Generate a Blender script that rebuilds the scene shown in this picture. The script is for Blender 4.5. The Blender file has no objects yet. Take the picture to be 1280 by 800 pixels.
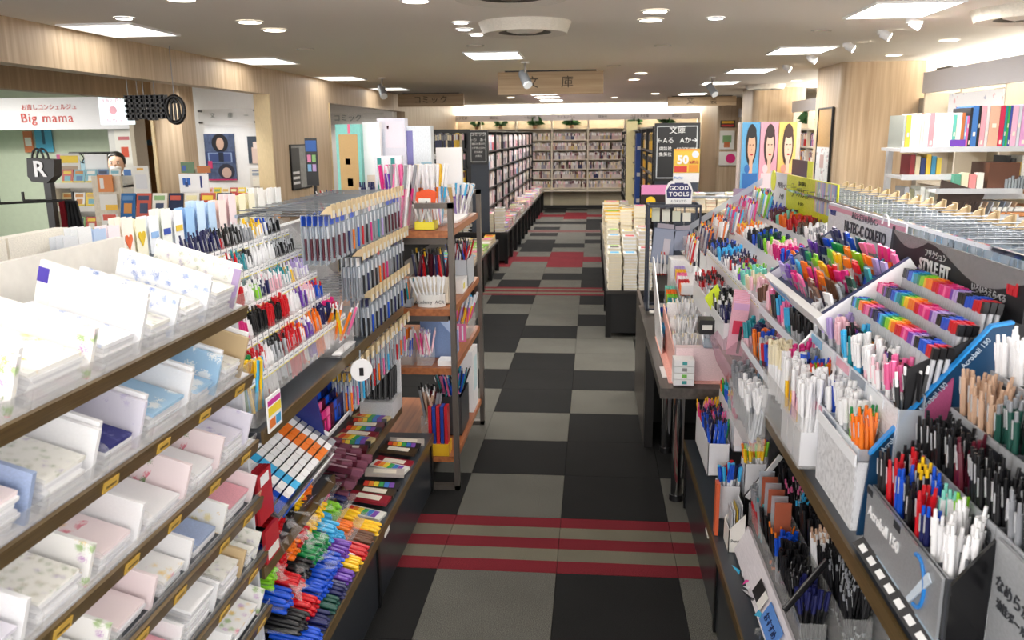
import bpy, math, random
import numpy as np
from mathutils import Matrix, Vector
random.seed(7); np.random.seed(7)
RND = random.Random(11)
SC = bpy.context.scene
COL = SC.collection
# ------------------------------------------------------------------ camera
cam = bpy.data.objects.new('camera', bpy.data.cameras.new('camera')); COL.objects.link(cam)
EYE = Vector((0, 0, 1.8))
_R = [[0.995352, 0.010671, -0.095709], [0.095732, -0.217615, 0.971329], [-0.010463, -0.975976, -0.217625]]
cam.matrix_world = Matrix(((_R[0][0], -_R[0][1], -_R[0][2], 0), (_R[1][0], -_R[1][1], -_R[1][2], 0),
                           (_R[2][0], -_R[2][1], -_R[2][2], 1.8), (0, 0, 0, 1)))
cam.data.sensor_width = 36; cam.data.lens = 1040 / 1280 * 36; cam.data.clip_start = .05; cam.data.clip_end = 100
cam.data.dof.use_dof = True; cam.data.dof.focus_distance = 3.1; cam.data.dof.aperture_fstop = 7.0
SC.camera = cam
# ------------------------------------------------------------------ world, exposure
w = bpy.data.worlds.new('interior'); SC.world = w; w.use_nodes = True
w.node_tree.nodes['Background'].inputs[0].default_value = (1, .97, .95, 1)
w.node_tree.nodes['Background'].inputs[1].default_value = 2.6
SC.view_settings.view_transform = 'Standard'; SC.view_settings.look = 'None'
SC.view_settings.gamma = 1; SC.view_settings.use_curve_mapping = False
SC.view_settings.exposure = 0.74
SC.cycles.transparent_max_bounces = 24
SC.cycles.max_bounces = 9; SC.cycles.diffuse_bounces = 6; SC.cycles.glossy_bounces = 3
SC.cycles.sample_clamp_indirect = 8.0
SC.cycles.caustics_reflective = False; SC.cycles.caustics_refractive = False

def area(name, loc, sx, sy, power, col=(1, .97, .94), rot=(0, 0, 0), parent=None, spread=180):
    l = bpy.data.lights.new(name, 'AREA'); l.shape = 'RECTANGLE'; l.size = sx; l.size_y = sy
    l.energy = power; l.color = col; l.spread = math.radians(spread)
    o = bpy.data.objects.new(name, l); COL.objects.link(o); o.location = loc; o.rotation_euler = rot
    if parent: o.parent = parent; o.location = Vector(loc) - parent.location
    return o
def spot(name, loc, power, ang=95, col=(1, .93, .84), rot=(0, 0, 0), parent=None):
    l = bpy.data.lights.new(name, 'SPOT'); l.energy = power; l.color = col; l.spot_size = math.radians(ang)
    l.spot_blend = .6; l.shadow_soft_size = .05
    o = bpy.data.objects.new(name, l); COL.objects.link(o); o.location = loc; o.rotation_euler = rot
    if parent: o.parent = parent; o.location = Vector(loc) - parent.location
    return o
PW_PANEL = 22; PW_DOWN = 18

# ------------------------------------------------------------------ materials
_mc = {}
def lin(c):
    c = c.lstrip('#'); r = [int(c[i:i+2], 16) / 255 for i in (0, 2, 4)]
    return tuple(x / 12.92 if x <= .04045 else ((x + .055) / 1.055) ** 2.4 for x in r) + (1,)
def mk(name):
    m = bpy.data.materials.new(name); m.use_nodes = True
    nt = m.node_tree; return m, nt, nt.nodes['Principled BSDF']
def P(c, rough=.45, metal=0, spec=.5, var=.10, scale=40):
    k = (c, rough, metal, var)
    if k in _mc: return _mc[k]
    m, nt, b = mk('mat_' + c.lstrip('#'))
    b.inputs['Roughness'].default_value = rough; b.inputs['Metallic'].default_value = metal
    b.inputs['Specular IOR Level'].default_value = spec
    L = lin(c)
    if var:
        n = nt.nodes.new('ShaderNodeTexNoise'); n.inputs['Scale'].default_value = scale
        r = nt.nodes.new('ShaderNodeValToRGB'); e = r.color_ramp.elements
        e[0].position = .3; e[1].position = .7
        e[0].color = tuple(x * (1 - var) for x in L[:3]) + (1,); e[1].color = tuple(min(1, x * (1 + var)) for x in L[:3]) + (1,)
        nt.links.new(n.outputs[0], r.inputs[0]); nt.links.new(r.outputs[0], b.inputs['Base Color'])
    else: b.inputs['Base Color'].default_value = L
    m.diffuse_color = L
    _mc[k] = m; return m
def wood(name, c1, c2, along='Z', rough=.5, sc=1.0):
    if name in _mc: return _mc[name]
    m, nt, b = mk(name); b.inputs['Roughness'].default_value = rough
    tc = nt.nodes.new('ShaderNodeTexCoord'); mp = nt.nodes.new('ShaderNodeMapping')
    s = {'Z': (14, 14, .5), 'X': (.8, 22, 22), 'Y': (22, .8, 22)}[along]
    mp.inputs['Scale'].default_value = tuple(x * sc for x in s)
    n = nt.nodes.new('ShaderNodeTexNoise'); n.inputs['Scale'].default_value = 2.2; n.inputs['Detail'].default_value = 6
    r = nt.nodes.new('ShaderNodeValToRGB'); e = r.color_ramp.elements
    e[0].position = .3; e[1].position = .72; e[0].color = lin(c1); e[1].color = lin(c2)
    nt.links.new(tc.outputs['Object'], mp.inputs[0]); nt.links.new(mp.outputs[0], n.inputs[0])
    nt.links.new(n.outputs[0], r.inputs[0]); nt.links.new(r.outputs[0], b.inputs['Base Color'])
    bp = nt.nodes.new('ShaderNodeBump'); bp.inputs['Strength'].default_value = .06
    nt.links.new(n.outputs[0], bp.inputs['Height']); nt.links.new(bp.outputs[0], b.inputs['Normal'])
    _mc[name] = m; return m
def speck(name, base, dots, amount=.5, scale=300, rough=.95, bump=.3):
    if name in _mc: return _mc[name]
    m, nt, b = mk(name); b.inputs['Roughness'].default_value = rough; b.inputs['Specular IOR Level'].default_value = .15
    tc = nt.nodes.new('ShaderNodeTexCoord'); n = nt.nodes.new('ShaderNodeTexNoise')
    n.inputs['Scale'].default_value = scale; n.inputs['Detail'].default_value = 3
    n2 = nt.nodes.new('ShaderNodeTexNoise'); n2.inputs['Scale'].default_value = 3
    r = nt.nodes.new('ShaderNodeValToRGB'); e = r.color_ramp.elements
    e[0].position = .5 - .22 * amount; e[1].position = .5 + .3 * amount; e[0].color = lin(base); e[1].color = lin(dots)
    mx = nt.nodes.new('ShaderNodeMixRGB'); mx.blend_type = 'MULTIPLY'; mx.inputs[0].default_value = .35
    nt.links.new(tc.outputs['Object'], n.inputs[0]); nt.links.new(tc.outputs['Object'], n2.inputs[0])
    nt.links.new(n.outputs[0], r.inputs[0]); nt.links.new(r.outputs[0], mx.inputs[1]); nt.links.new(n2.outputs[0], mx.inputs[2])
    nt.links.new(mx.outputs[0], b.inputs['Base Color'])
    bp = nt.nodes.new('ShaderNodeBump'); bp.inputs['Strength'].default_value = bump; bp.inputs['Distance'].default_value = .003
    nt.links.new(n.outputs[0], bp.inputs['Height']); nt.links.new(bp.outputs[0], b.inputs['Normal'])
    _mc[name] = m; return m
def printed(name, base, cols, scale=26, size=.28, seed=0, rough=.55, mask=.5):
    """paper printed with small motifs (flowers, dots): voronoi cells in a few colours"""
    if name in _mc: return _mc[name]
    m, nt, b = mk(name); b.inputs['Roughness'].default_value = rough
    tc = nt.nodes.new('ShaderNodeTexCoord'); mp = nt.nodes.new('ShaderNodeMapping'); mp.inputs['Location'].default_value = (seed * 3.1, seed * 1.7, seed)
    nz = nt.nodes.new('ShaderNodeTexNoise'); nz.inputs['Scale'].default_value = scale * 2.2
    ad = nt.nodes.new('ShaderNodeMixRGB'); ad.blend_type = 'ADD'; ad.inputs[0].default_value = .035
    v = nt.nodes.new('ShaderNodeTexVoronoi'); v.inputs['Scale'].default_value = scale
    g = nt.nodes.new('ShaderNodeTexNoise'); g.inputs['Scale'].default_value = 7 + seed % 3
    nt.links.new(tc.outputs['Object'], mp.inputs[0]); nt.links.new(mp.outputs[0], ad.inputs[1]); nt.links.new(nz.outputs['Color'], ad.inputs[2])
    nt.links.new(ad.outputs[0], v.inputs[0]); nt.links.new(mp.outputs[0], g.inputs[0])
    lt = nt.nodes.new('ShaderNodeMath'); lt.operation = 'LESS_THAN'; lt.inputs[1].default_value = size
    nt.links.new(v.outputs['Distance'], lt.inputs[0])
    gt = nt.nodes.new('ShaderNodeMath'); gt.operation = 'GREATER_THAN'; gt.inputs[1].default_value = mask
    nt.links.new(g.outputs[0], gt.inputs[0])
    mu = nt.nodes.new('ShaderNodeMath'); mu.operation = 'MULTIPLY'; nt.links.new(lt.outputs[0], mu.inputs[0]); nt.links.new(gt.outputs[0], mu.inputs[1])
    r = nt.nodes.new('ShaderNodeValToRGB'); r.color_ramp.interpolation = 'CONSTANT'
    el = r.color_ramp.elements
    for i, c in enumerate(cols):
        if i < 2: e = el[i]; e.position = i / len(cols)
        else: e = el.new(i / len(cols))
        e.color = lin(c)
    nt.links.new(v.outputs['Color'], r.inputs[0])
    mx = nt.nodes.new('ShaderNodeMixRGB'); mx.inputs[1].default_value = lin(base)
    nt.links.new(mu.outputs[0], mx.inputs[0]); nt.links.new(r.outputs[0], mx.inputs[2]); nt.links.new(mx.outputs[0], b.inputs['Base Color'])
    _mc[name] = m; return m
def acrylic(name='clear_acrylic', tint='#ffffff', opac=.10, rough=.03):
    if name in _mc: return _mc[name]
    m = bpy.data.materials.new(name); m.use_nodes = True; nt = m.node_tree; nt.nodes.clear()
    o = nt.nodes.new('ShaderNodeOutputMaterial'); t = nt.nodes.new('ShaderNodeBsdfTransparent'); g = nt.nodes.new('ShaderNodeBsdfGlossy')
    d = nt.nodes.new('ShaderNodeBsdfDiffuse'); mx = nt.nodes.new('ShaderNodeMixShader'); m2 = nt.nodes.new('ShaderNodeMixShader')
    lw = nt.nodes.new('ShaderNodeLayerWeight'); lw.inputs[0].default_value = .25
    t.inputs[0].default_value = lin(tint); d.inputs[0].default_value = lin(tint); g.inputs['Roughness'].default_value = rough
    m2.inputs[0].default_value = opac; nt.links.new(t.outputs[0], m2.inputs[1]); nt.links.new(d.outputs[0], m2.inputs[2])
    fm = nt.nodes.new('ShaderNodeMath'); fm.operation = 'MULTIPLY'; fm.inputs[1].default_value = .22; nt.links.new(lw.outputs['Fresnel'], fm.inputs[0]); nt.links.new(fm.outputs[0], mx.inputs[0]); nt.links.new(m2.outputs[0], mx.inputs[1]); nt.links.new(g.outputs[0], mx.inputs[2])
    nt.links.new(mx.outputs[0], o.inputs[0]); _mc[name] = m; return m
def emis(name, c, s):
    if name in _mc: return _mc[name]
    m = bpy.data.materials.new(name); m.use_nodes = True; nt = m.node_tree; nt.nodes.clear()
    o = nt.nodes.new('ShaderNodeOutputMaterial'); e = nt.nodes.new('ShaderNodeEmission'); e.inputs[0].default_value = lin(c); e.inputs[1].default_value = s
    nt.links.new(e.outputs[0], o.inputs[0]); _mc[name] = m; return m

WHITE = P('#f1f1f2', .4, var=.02); OFFW = P('#e4e1da', .5, var=.04); CREAM = P('#d6cdbb', .55, var=.05)
BLACK = P('#141416', .4); DARK = P('#26282b', .35); SLATE = P('#3b4046', .3, var=.15, scale=9); STEEL = P('#6d6660', .35, metal=.6)
CHROME = P('#d0d0d2', .08, metal=1, var=0); GREYM = P('#8b8f94', .4, metal=.4)
BRASS = P('#6a5636', .35, metal=.35, var=.25, scale=14); ACR = acrylic(); ACRF = acrylic('frosted_acrylic', '#e8eef4', .32, .2)
GOLDTAG = P('#cfa84a', .4); OAK = wood('oak_veneer', '#b0977a', '#cdb79a'); OAKH = wood('oak_veneer_horizontal', '#a88d6c', '#bfa684', 'X')
TEAK = wood('orange_brown_board', '#8a5030', '#b87344', 'Y', .35)
CNAME = {'red': '#c8121f', 'black': '#17171a', 'navy': '#1c2056', 'blue': '#1450c8', 'white': '#eeeef0', 'grey': '#8d9096', 'pink': '#ec6fa6',
 'pale pink': '#efc3cf', 'orange': '#f07a1a', 'yellow': '#f2c417', 'green': '#128a48', 'lime': '#86cc2a', 'teal': '#1a8f9c', 'sky blue': '#3fb2e6',
 'purple': '#6b3aa8', 'lavender': '#b3a0d8', 'magenta': '#d4287e', 'maroon': '#5a1226', 'brown': '#6b4630', 'cream': '#e9dfc2', 'beige': '#c9a88f', 'mint': '#7fd0c0', 'dark green': '#1f4f45', 'silver': '#b9bcc2'}
def CM(n): return P(CNAME.get(n, n), .32, var=.06)

# ------------------------------------------------------------------ mesh builder
class MB:
    def __init__(s): s.v = []; s.f = []; s.mi = []; s.ms = []; s.smooth = []
    def m(s, mat):
        if mat not in s.ms: s.ms.append(mat)
        return s.ms.index(mat)
    def add(s, vs, fs, mat, M=None, sm=False):
        o = len(s.v); i = s.m(mat)
        for v in vs:
            s.v.append(tuple(M @ Vector(v)) if M else tuple(v))
        for f in fs: s.f.append(tuple(o + k for k in f)); s.mi.append(i); s.smooth.append(sm)
        return s
    def box(s, x0, x1, y0, y1, z0, z1, mat, M=None):
        vs = [(x0, y0, z0), (x1, y0, z0), (x1, y1, z0), (x0, y1, z0), (x0, y0, z1), (x1, y0, z1), (x1, y1, z1), (x0, y1, z1)]
        return s.add(vs, [(0, 3, 2, 1), (4, 5, 6, 7), (0, 1, 5, 4), (1, 2, 6, 5), (2, 3, 7, 6), (3, 0, 4, 7)], mat, M)
    def cyl(s, p0, p1, r0, r1, n, mat, caps=True, M=None, sm=True):
        p0 = Vector(p0); p1 = Vector(p1); d = (p1 - p0).normalized()
        a = d.orthogonal().normalized(); b = d.cross(a); vs = []
        for p, r in ((p0, r0), (p1, r1)):
            for k in range(n):
                t = 2 * math.pi * k / n; vs.append(p + (a * math.cos(t) + b * math.sin(t)) * r)
        s.add(vs, [(k, (k + 1) % n, n + (k + 1) % n, n + k) for k in range(n)], mat, M, sm)
        if caps:
            s.add(vs[:n], [tuple(range(n))[::-1]], mat, M); s.add(vs[n:], [tuple(range(n))], mat, M)
        return s
    def tube(s, pts, r, n, mat, M=None):
        for a, b in zip(pts[:-1], pts[1:]): s.cyl(a, b, r, r, n, mat, True, M)
        return s
    def prism(s, poly, y0, y1, mat, ax='Y', M=None):
        """polygon extruded along ax: poly in (x,z) for Y, (y,z) for X, (x,y) for Z"""
        def q(p, t): return {'Y': (p[0], t, p[1]), 'X': (t, p[0], p[1]), 'Z': (p[0], p[1], t)}[ax]
        n = len(poly); vs = [q(p, y0) for p in poly] + [q(p, y1) for p in poly]
        fs = [tuple(range(n)), tuple(range(2 * n - 1, n - 1, -1))] + [(k, n + k, n + (k + 1) % n, (k + 1) % n) for k in range(n)]
        return s.add(vs, fs, mat, M)
    def ball(s, c, r, mat, n=8, k=6, sc=(1, 1, 1), M=None):
        vs = [(c[0], c[1], c[2] - r * sc[2])]; fs = []
        for j in range(1, k):
            t = math.pi * j / k
            for i in range(n):
                a = 2 * math.pi * i / n
                vs.append((c[0] + r * sc[0] * math.sin(t) * math.cos(a), c[1] + r * sc[1] * math.sin(t) * math.sin(a), c[2] - r * sc[2] * math.cos(t)))
        vs.append((c[0], c[1], c[2] + r * sc[2])); L = len(vs) - 1
        for i in range(n):
            fs.append((0, 1 + (i + 1) % n, 1 + i)); fs.append((L, L - n + i, L - n + (i + 1) % n))
            for j in range(k - 2):
                a = 1 + j * n; fs.append((a + i, a + (i + 1) % n, a + n + (i + 1) % n, a + n + i))
        return s.add(vs, fs, mat, M, True)
    def mesh(s, name, off=None):
        me = bpy.data.meshes.new(name)
        vs = s.v if off is None else [(a - off[0], b - off[1], c - off[2]) for a, b, c in s.v]
        me.from_pydata(vs, [], s.f)
        for m in s.ms: me.materials.append(m)
        me.polygons.foreach_set('material_index', s.mi); me.polygons.foreach_set('use_smooth', s.smooth); me.update()
        return me
    def ob(s, name, parent=None, label=None, cat=None, group=None, kind=None, origin=None):
        """world-space geometry -> one object; a parent's translation is taken off"""
        off = Vector((0, 0, 0)); p = parent
        while p is not None: off += Vector(p.location); p = p.parent
        if origin is not None: me = s.mesh(name, origin)
        else: me = s.mesh(name, off)
        o = bpy.data.objects.new(name, me); COL.objects.link(o)
        if parent: o.parent = parent
        if origin is not None: o.location = Vector(origin) - off
        return tag(o, label, cat, group, kind)
def tag(o, label=None, cat=None, group=None, kind=None):
    if label: o['label'] = label
    if cat: o['category'] = cat
    if group: o['group'] = group
    if kind: o['kind'] = kind
    return o
def T(name, label, cat, loc, group=None, kind=None):
    o = bpy.data.objects.new(name, None); COL.objects.link(o); o.location = loc; o.empty_display_size = .05
    return tag(o, label, cat, group, kind)
def B(name, parent, mat, *boxes, **k):
    mb = MB()
    for b in boxes: mb.box(*b, mat)
    return mb.ob(name, parent, **k)
def text(name, body, size, mat, M, parent=None, align='CENTER', ext=.001, bold=0.0, label=None, spacing=1.0):
    c = bpy.data.curves.new(name, 'FONT'); c.body = body; c.size = size; c.align_x = align; c.align_y = 'CENTER'; c.extrude = ext
    c.offset = bold; c.space_character = spacing; c.resolution_u = 3
    c.materials.append(mat); o = bpy.data.objects.new(name, c); COL.objects.link(o)
    if parent:
        off = Vector((0, 0, 0)); p = parent
        while p is not None: off += Vector(p.location); p = p.parent
        o.parent = parent; o.matrix_local = Matrix.Translation(-off) @ M
    else: o.matrix_world = M
    if label: o['label'] = label
    return o
def convert_text():
    bpy.context.view_layer.update(); dg = bpy.context.evaluated_depsgraph_get(); dg.update()
    for o in [o for o in bpy.data.objects if o.type == 'FONT']:
        me = bpy.data.meshes.new_from_object(o.evaluated_get(dg)); n = o.name.split('.')[0]
        q = bpy.data.objects.new('tmp', me); COL.objects.link(q); q.parent = o.parent; q.matrix_local = o.matrix_local.copy()
        for k in o.keys(): q[k] = o[k]
        bpy.data.objects.remove(o); q.name = n; me.name = n
def face(loc, yaw=0, tilt=0):
    """text frame: reads from -Y at yaw 0; yaw turns it about Z; tilt leans it back"""
    return Matrix.Translation(loc) @ Matrix.Rotation(yaw, 4, 'Z') @ Matrix.Rotation(math.pi / 2 - tilt, 4, 'X')
# ------------------------------------------------------------------ register of countable small goods
REG = {}
PROTO = {}
def proto(kind, c1, c2):
    k = (kind, c1, c2)
    if k in PROTO: return PROTO[k]
    A = MB(); Bm = MB(); C = MB(); m1 = CM(c1); m2 = CM(c2)
    if kind == 'ballpoint_pen':      # clicker: barrel, grip, button and clip
        A.cyl((0, 0, .012), (0, 0, .125), .0052, .0058, 6, m1); A.cyl((0, 0, 0), (0, 0, .012), .0015, .0052, 6, m2)
        Bm.cyl((0, 0, .125), (0, 0, .142), .0034, .003, 6, m2); C.box(.005, .0068, -.0011, .0011, .095, .128, P('#d4d6da', .25, metal=.3) if c1 not in ('white', 'silver') else m2)
        parts = [('barrel', A), ('button', Bm), ('clip', C)]
    elif kind == 'capped_pen':       # gel pen: clear or white barrel, coloured cap
        A.cyl((0, 0, 0), (0, 0, .095), .005, .005, 6, m1); Bm.cyl((0, 0, .09), (0, 0, .145), .006, .0056, 6, m2)
        C.box(.006, .0082, -.002, .002, .1, .143, m2); parts = [('barrel', A), ('cap', Bm), ('clip', C)]
    elif kind == 'marker_pen':
        A.cyl((0, 0, 0), (0, 0, .09), .0078, .0082, 8, m1); Bm.cyl((0, 0, .09), (0, 0, .135), .0088, .0072, 8, m2)
        C.cyl((0, 0, .135), (0, 0, .14), .0055, .005, 8, m2); parts = [('barrel', A), ('cap', Bm), ('cap_end', C)]
    elif kind == 'refill_pen':       # slim colour pen: silver body and square coloured cap
        A.cyl((0, 0, 0), (0, 0, .12), .0048, .005, 6, m1); Bm.box(-.0055, .0055, -.0055, .0055, .117, .14, m2)
        parts = [('barrel', A), ('cap', Bm)]
    elif kind == 'pencil':
        A.cyl((0, 0, 0), (0, 0, .165), .0036, .0036, 6, m1); Bm.cyl((0, 0, .165), (0, 0, .175), .0036, .0034, 6, m2)
        parts = [('shaft', A), ('eraser', Bm)]
    elif kind == 'refill_pack':      # flat pouch with printed header
        A.box(-.019, .019, -.003, .003, 0, .085, m1); Bm.box(-.0192, .0192, -.0034, .0034, .06, .086, m2)
        C.box(-.008, .008, -.0045, -.003, .01, .052, m2); parts = [('pouch', A), ('header', Bm), ('refill', C)]
    elif kind == 'pen_pack':         # clear sleeve hanging from a hook, hole at the top (origin)
        A.box(-.0015, .0015, -.019, .019, -.165, .005, ACRF); Bm.cyl((.006, 0, -.15), (.006, 0, -.075), .0042, .0046, 6, m2); Bm.cyl((.006, 0, -.075), (.006, 0, -.035), .0046, .0042, 6, P('#c9ccd2', .3))
        C.box(.0015, .0035, -.017, .017, -.03, .003, m1); parts = [('card', A), ('pen', Bm), ('header', C)]
    elif kind == 'book':             # spine towards -Y at x 0..; unit box scaled by the matrix
        A.box(0, 1, 0.03, 1, 0, 1, m1); A.box(.08, .92, .01, .97, .985, 1.001, P('#e9e4d6', .8))
        Bm.box(.1, .9, -.012, .03, .55, .92, m2); parts = [('cover', A), ('title_panel', Bm)]
    elif kind == 'flat_book':        # lying book, cover up
        A.box(0, 1, 0, 1, .12, .88, P('#e6dfcc', .8)); A.box(-.01, 1.01, -.01, 1.01, .86, 1, m1); A.box(-.01, 1.01, -.01, 1.01, 0, .13, m1)
        Bm.box(.15, .85, .25, .8, 1, 1.04, m2); parts = [('cover', A), ('title_panel', Bm)]
    PROTO[k] = r = (parts, {})
    return r
NOUN = {'ballpoint_pen': ('clicker pen', 'pen'), 'capped_pen': ('capped pen', 'pen'), 'marker_pen': ('marker', 'marker'), 'refill_pen': ('slim square-capped pen', 'felt pen'),
 'pencil': ('pencil', 'pencil'), 'refill_pack': ('refill pouch', 'refill pack'), 'pen_pack': ('carded pen', 'pen pack'), 'book': ('upright book', 'book'), 'flat_book': ('book lying flat', 'book')}
def item(kind, c1, c2, M, where, size=.14):
    d = (M.translation - EYE).length
    REG.setdefault(kind, []).append((size / d, kind, c1, c2, M, where))
NPL = {'ballpoint_pen': 'clicker pens', 'capped_pen': 'capped pens', 'marker_pen': 'markers', 'refill_pen': 'square-capped pens', 'pencil': 'pencils', 'refill_pack': 'refill pouches', 'pen_pack': 'carded pens', 'book': 'upright books', 'flat_book': 'books lying flat'}
def nth(n): return f'{n}' + ('th' if 10 < n % 100 < 14 else {1: 'st', 2: 'nd', 3: 'rd'}.get(n % 10, 'th'))
def number_repeats():
    by = {}
    for o in bpy.data.objects:
        if o.parent is None and 'label' in o.keys(): by.setdefault(o['label'], []).append(o)
    for lb, G in by.items():
        if len(G) > 1:
            G.sort(key=lambda o: ((o.matrix_world.translation if o.type == 'EMPTY' else Vector(o.location)) - EYE).length)
            for i, o in enumerate(G):
                if len(lb.split()) <= 14: o['label'] = f'{lb}, {nth(i + 1)} nearest'
        for o in G:
            if len(o['label'].split()) > 16: o['label'] = o['label'].replace(' the ', ' ')
            if len(o['label'].split()) > 16: o['label'] = o['label'].replace(' from near end', '').replace(' of ', ' ').replace(' a ', ' ')
            if len(o['label'].split()) > 16: o['label'] = ' '.join(o['label'].split()[:16])
def flush():
    for kind, L in REG.items():
        L.sort(key=lambda t: -t[0])
        noun, cat = NOUN[kind]; grp_ = {}
        for it in L[:300]:
            main = it[3] if kind in ('capped_pen', 'marker_pen', 'refill_pen', 'refill_pack', 'pen_pack') else it[2]
            grp_.setdefault((main, it[5]), []).append(it)
        for (main, where), G in grp_.items():
            G.sort(key=lambda t: (round(t[4].translation.y / .012), t[4].translation.x, t[4].translation.z))
            base = f'{main} {noun} {where}'; grp = f'{main} {NPL[kind]} {where}'[:90]
            for gi, (s, k, c1, c2, M, _) in enumerate(G):
                parts, cache = proto(k, c1, c2)
                art = base if len(G) == 1 else f'{base}, {nth(gi + 1)} from the near end'
                if len(art.split()) > 16: art = art.replace(' the ', ' ')
                if len(art.split()) > 16 and len(G) > 1:
                    sfx = f'{nth(gi + 1)} from near end'; bw = base.replace(' the ', ' ').split()[:12]
                    while bw[-1] in ('of', 'in', 'and', 'at', 'a', 'on', 'with', 'white', 'blue'): bw.pop()
                    art = ' '.join(bw) + ', ' + sfx
                if s > .038 and k not in ('book', 'flat_book'):
                    o = bpy.data.objects.new(k, None); COL.objects.link(o); o.matrix_world = M; o.empty_display_size = .02; tag(o, art, cat, grp)
                    for pn, mb in parts:
                        if pn not in cache: cache[pn] = mb.mesh(pn)
                        q = bpy.data.objects.new(pn, cache[pn]); COL.objects.link(q); q.parent = o
                else:
                    if 'all' not in cache:
                        a = MB()
                        for pn, mb in parts:
                            o_ = len(a.v); a.v += mb.v
                            for f, i, sm in zip(mb.f, mb.mi, mb.smooth): a.f.append(tuple(o_ + t for t in f)); a.mi.append(a.m(mb.ms[i])); a.smooth.append(sm)
                        cache['all'] = a.mesh(k)
                    o = bpy.data.objects.new(k, cache['all']); COL.objects.link(o); o.matrix_world = M; tag(o, art, cat, grp)
        rest = L[300:]
        if not rest: continue
        ms = []; V = []; F = []; MI = []; n = 0
        for (s, k, c1, c2, M, where) in rest:
            parts, cache = proto(k, c1, c2)
            A3 = np.array(M)[:3]
            for pn, mb in parts:
                v = np.array(mb.v); V.append(v @ A3[:, :3].T + A3[:, 3])
                idx = []
                for mm in mb.ms:
                    if mm not in ms: ms.append(mm)
                    idx.append(ms.index(mm))
                for f, i in zip(mb.f, mb.mi): F.append(tuple(n + t for t in f)); MI.append(idx[i])
                n += len(v)
        me = bpy.data.meshes.new(kind + '_assortment'); me.from_pydata(np.concatenate(V).tolist(), [], F)
        for m in ms: me.materials.append(m)
        me.polygons.foreach_set('material_index', MI); me.update()
        o = bpy.data.objects.new(kind + '_assortment', me); COL.objects.link(o)
        tag(o, {'book': 'remaining rows of small book spines on the distant bookcases', 'flat_book': 'remaining small stacks of flat books on the distant low tables'}.get(kind, f'remaining mass of {NOUN[kind][0]}s in the trays further back'), NOUN[kind][1], None, 'stuff')
def MT(x, y, z, rx=0, ry=0, rz=0, sx=1, sy=1, sz=1):
    return Matrix.Translation((x, y, z)) @ Matrix.Rotation(rz, 4, 'Z') @ Matrix.Rotation(ry, 4, 'Y') @ Matrix.Rotation(rx, 4, 'X') @ Matrix.Diagonal((sx, sy, sz, 1))
# ================================================================== LIGHTS of the ceiling: panels, downlights
CEIL = P('#faf4ea', .9, var=.05, scale=5)
def S(name, mb, parent=None, label=None): return mb.ob(name, parent, label=label, kind='structure' if parent is None else None)
ceiling = MB().box(-14, 9, -2.4, 26, 2.5, 2.6, CEIL).ob('ceiling', kind='structure', origin=(0, 0, 2.5))
PANEL_EM = emis('lamp_diffuser', '#fffaf0', 6); DOWN_EM = emis('downlight_glow', '#fff2dc', 9)
def panel(x, y, where, lx=.46, ly=.62, pw=None):
    t = T('ceiling_light', f'square white ceiling light panel {where}', 'ceiling light', (x, y, 2.5), 'light panels of the ceiling')
    f = MB()
    for a, b, c, d in ((-lx/2-.015, -lx/2, -ly/2, ly/2), (lx/2, lx/2+.015, -ly/2, ly/2), (-lx/2-.015, lx/2+.015, -ly/2-.015, -ly/2), (-lx/2-.015, lx/2+.015, ly/2, ly/2+.015)):
        f.box(x+a, x+b, y+c, y+d, 2.488, 2.5, WHITE)
    f.ob('frame', t)
    MB().box(x-lx/2, x+lx/2, y-ly/2, y+ly/2, 2.494, 2.5, PANEL_EM if x > -3 else emis('lamp_diffuser_dim', '#fffaf0', 2)).ob('diffuser', t)
    area('panel_lamp', (x, y, 2.485), lx, ly, PW_PANEL if x > 0 or (x > -3 and y > 4) else PW_PANEL*(.28 if x > -3 else .08), parent=t)
rows = {'left': (-3.1, [5.48, 7.88, 10.38, 12.9]), 'middle': (-.9, [7.78, 15.2, 16.6, 18.1]), 'right': (1.8, [5.4, 7.87, 10.3, 12.7, 16.1])}
ordn = ['first', 'second', 'third', 'fourth', 'fifth']
for k, (x, ys) in rows.items():
    for i, y in enumerate(ys): panel(x, y, f'in the {k} row, {ordn[i]} from the front')
for x, y in ((-3.1, 3.0), (-3.1, .5), (-.9, 2.9), (-.9, .2), (1.8, 2.95), (1.8, .5), (-.9, 12.0)):
    panel(x, y, 'above the near aisle, outside the view')
def downlight(x, y, where, r=.07, power=PW_DOWN, em=DOWN_EM, ang=110):
    t = T('downlight', f'round recessed downlight {where}', 'downlight', (x, y, 2.5), 'round downlights of the ceiling')
    a = MB(); n = 20
    for k in range(n):
        a0 = 2*math.pi*k/n; a1 = 2*math.pi*(k+1)/n
        p = [(x+q*math.cos(t_), y+q*math.sin(t_), z) for q, z, t_ in ((r, 2.492, a0), (r, 2.492, a1), (r+.014, 2.499, a1), (r+.014, 2.499, a0))]
        a.add(p, [(0, 1, 2, 3)], WHITE)
    a.ob('trim_ring', t)
    MB().cyl((x, y, 2.4985), (x, y, 2.494), r, r, 20, em).ob('glowing_lens', t)
    if power: spot('down_lamp', (x, y, 2.488), power, ang, parent=t)
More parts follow.
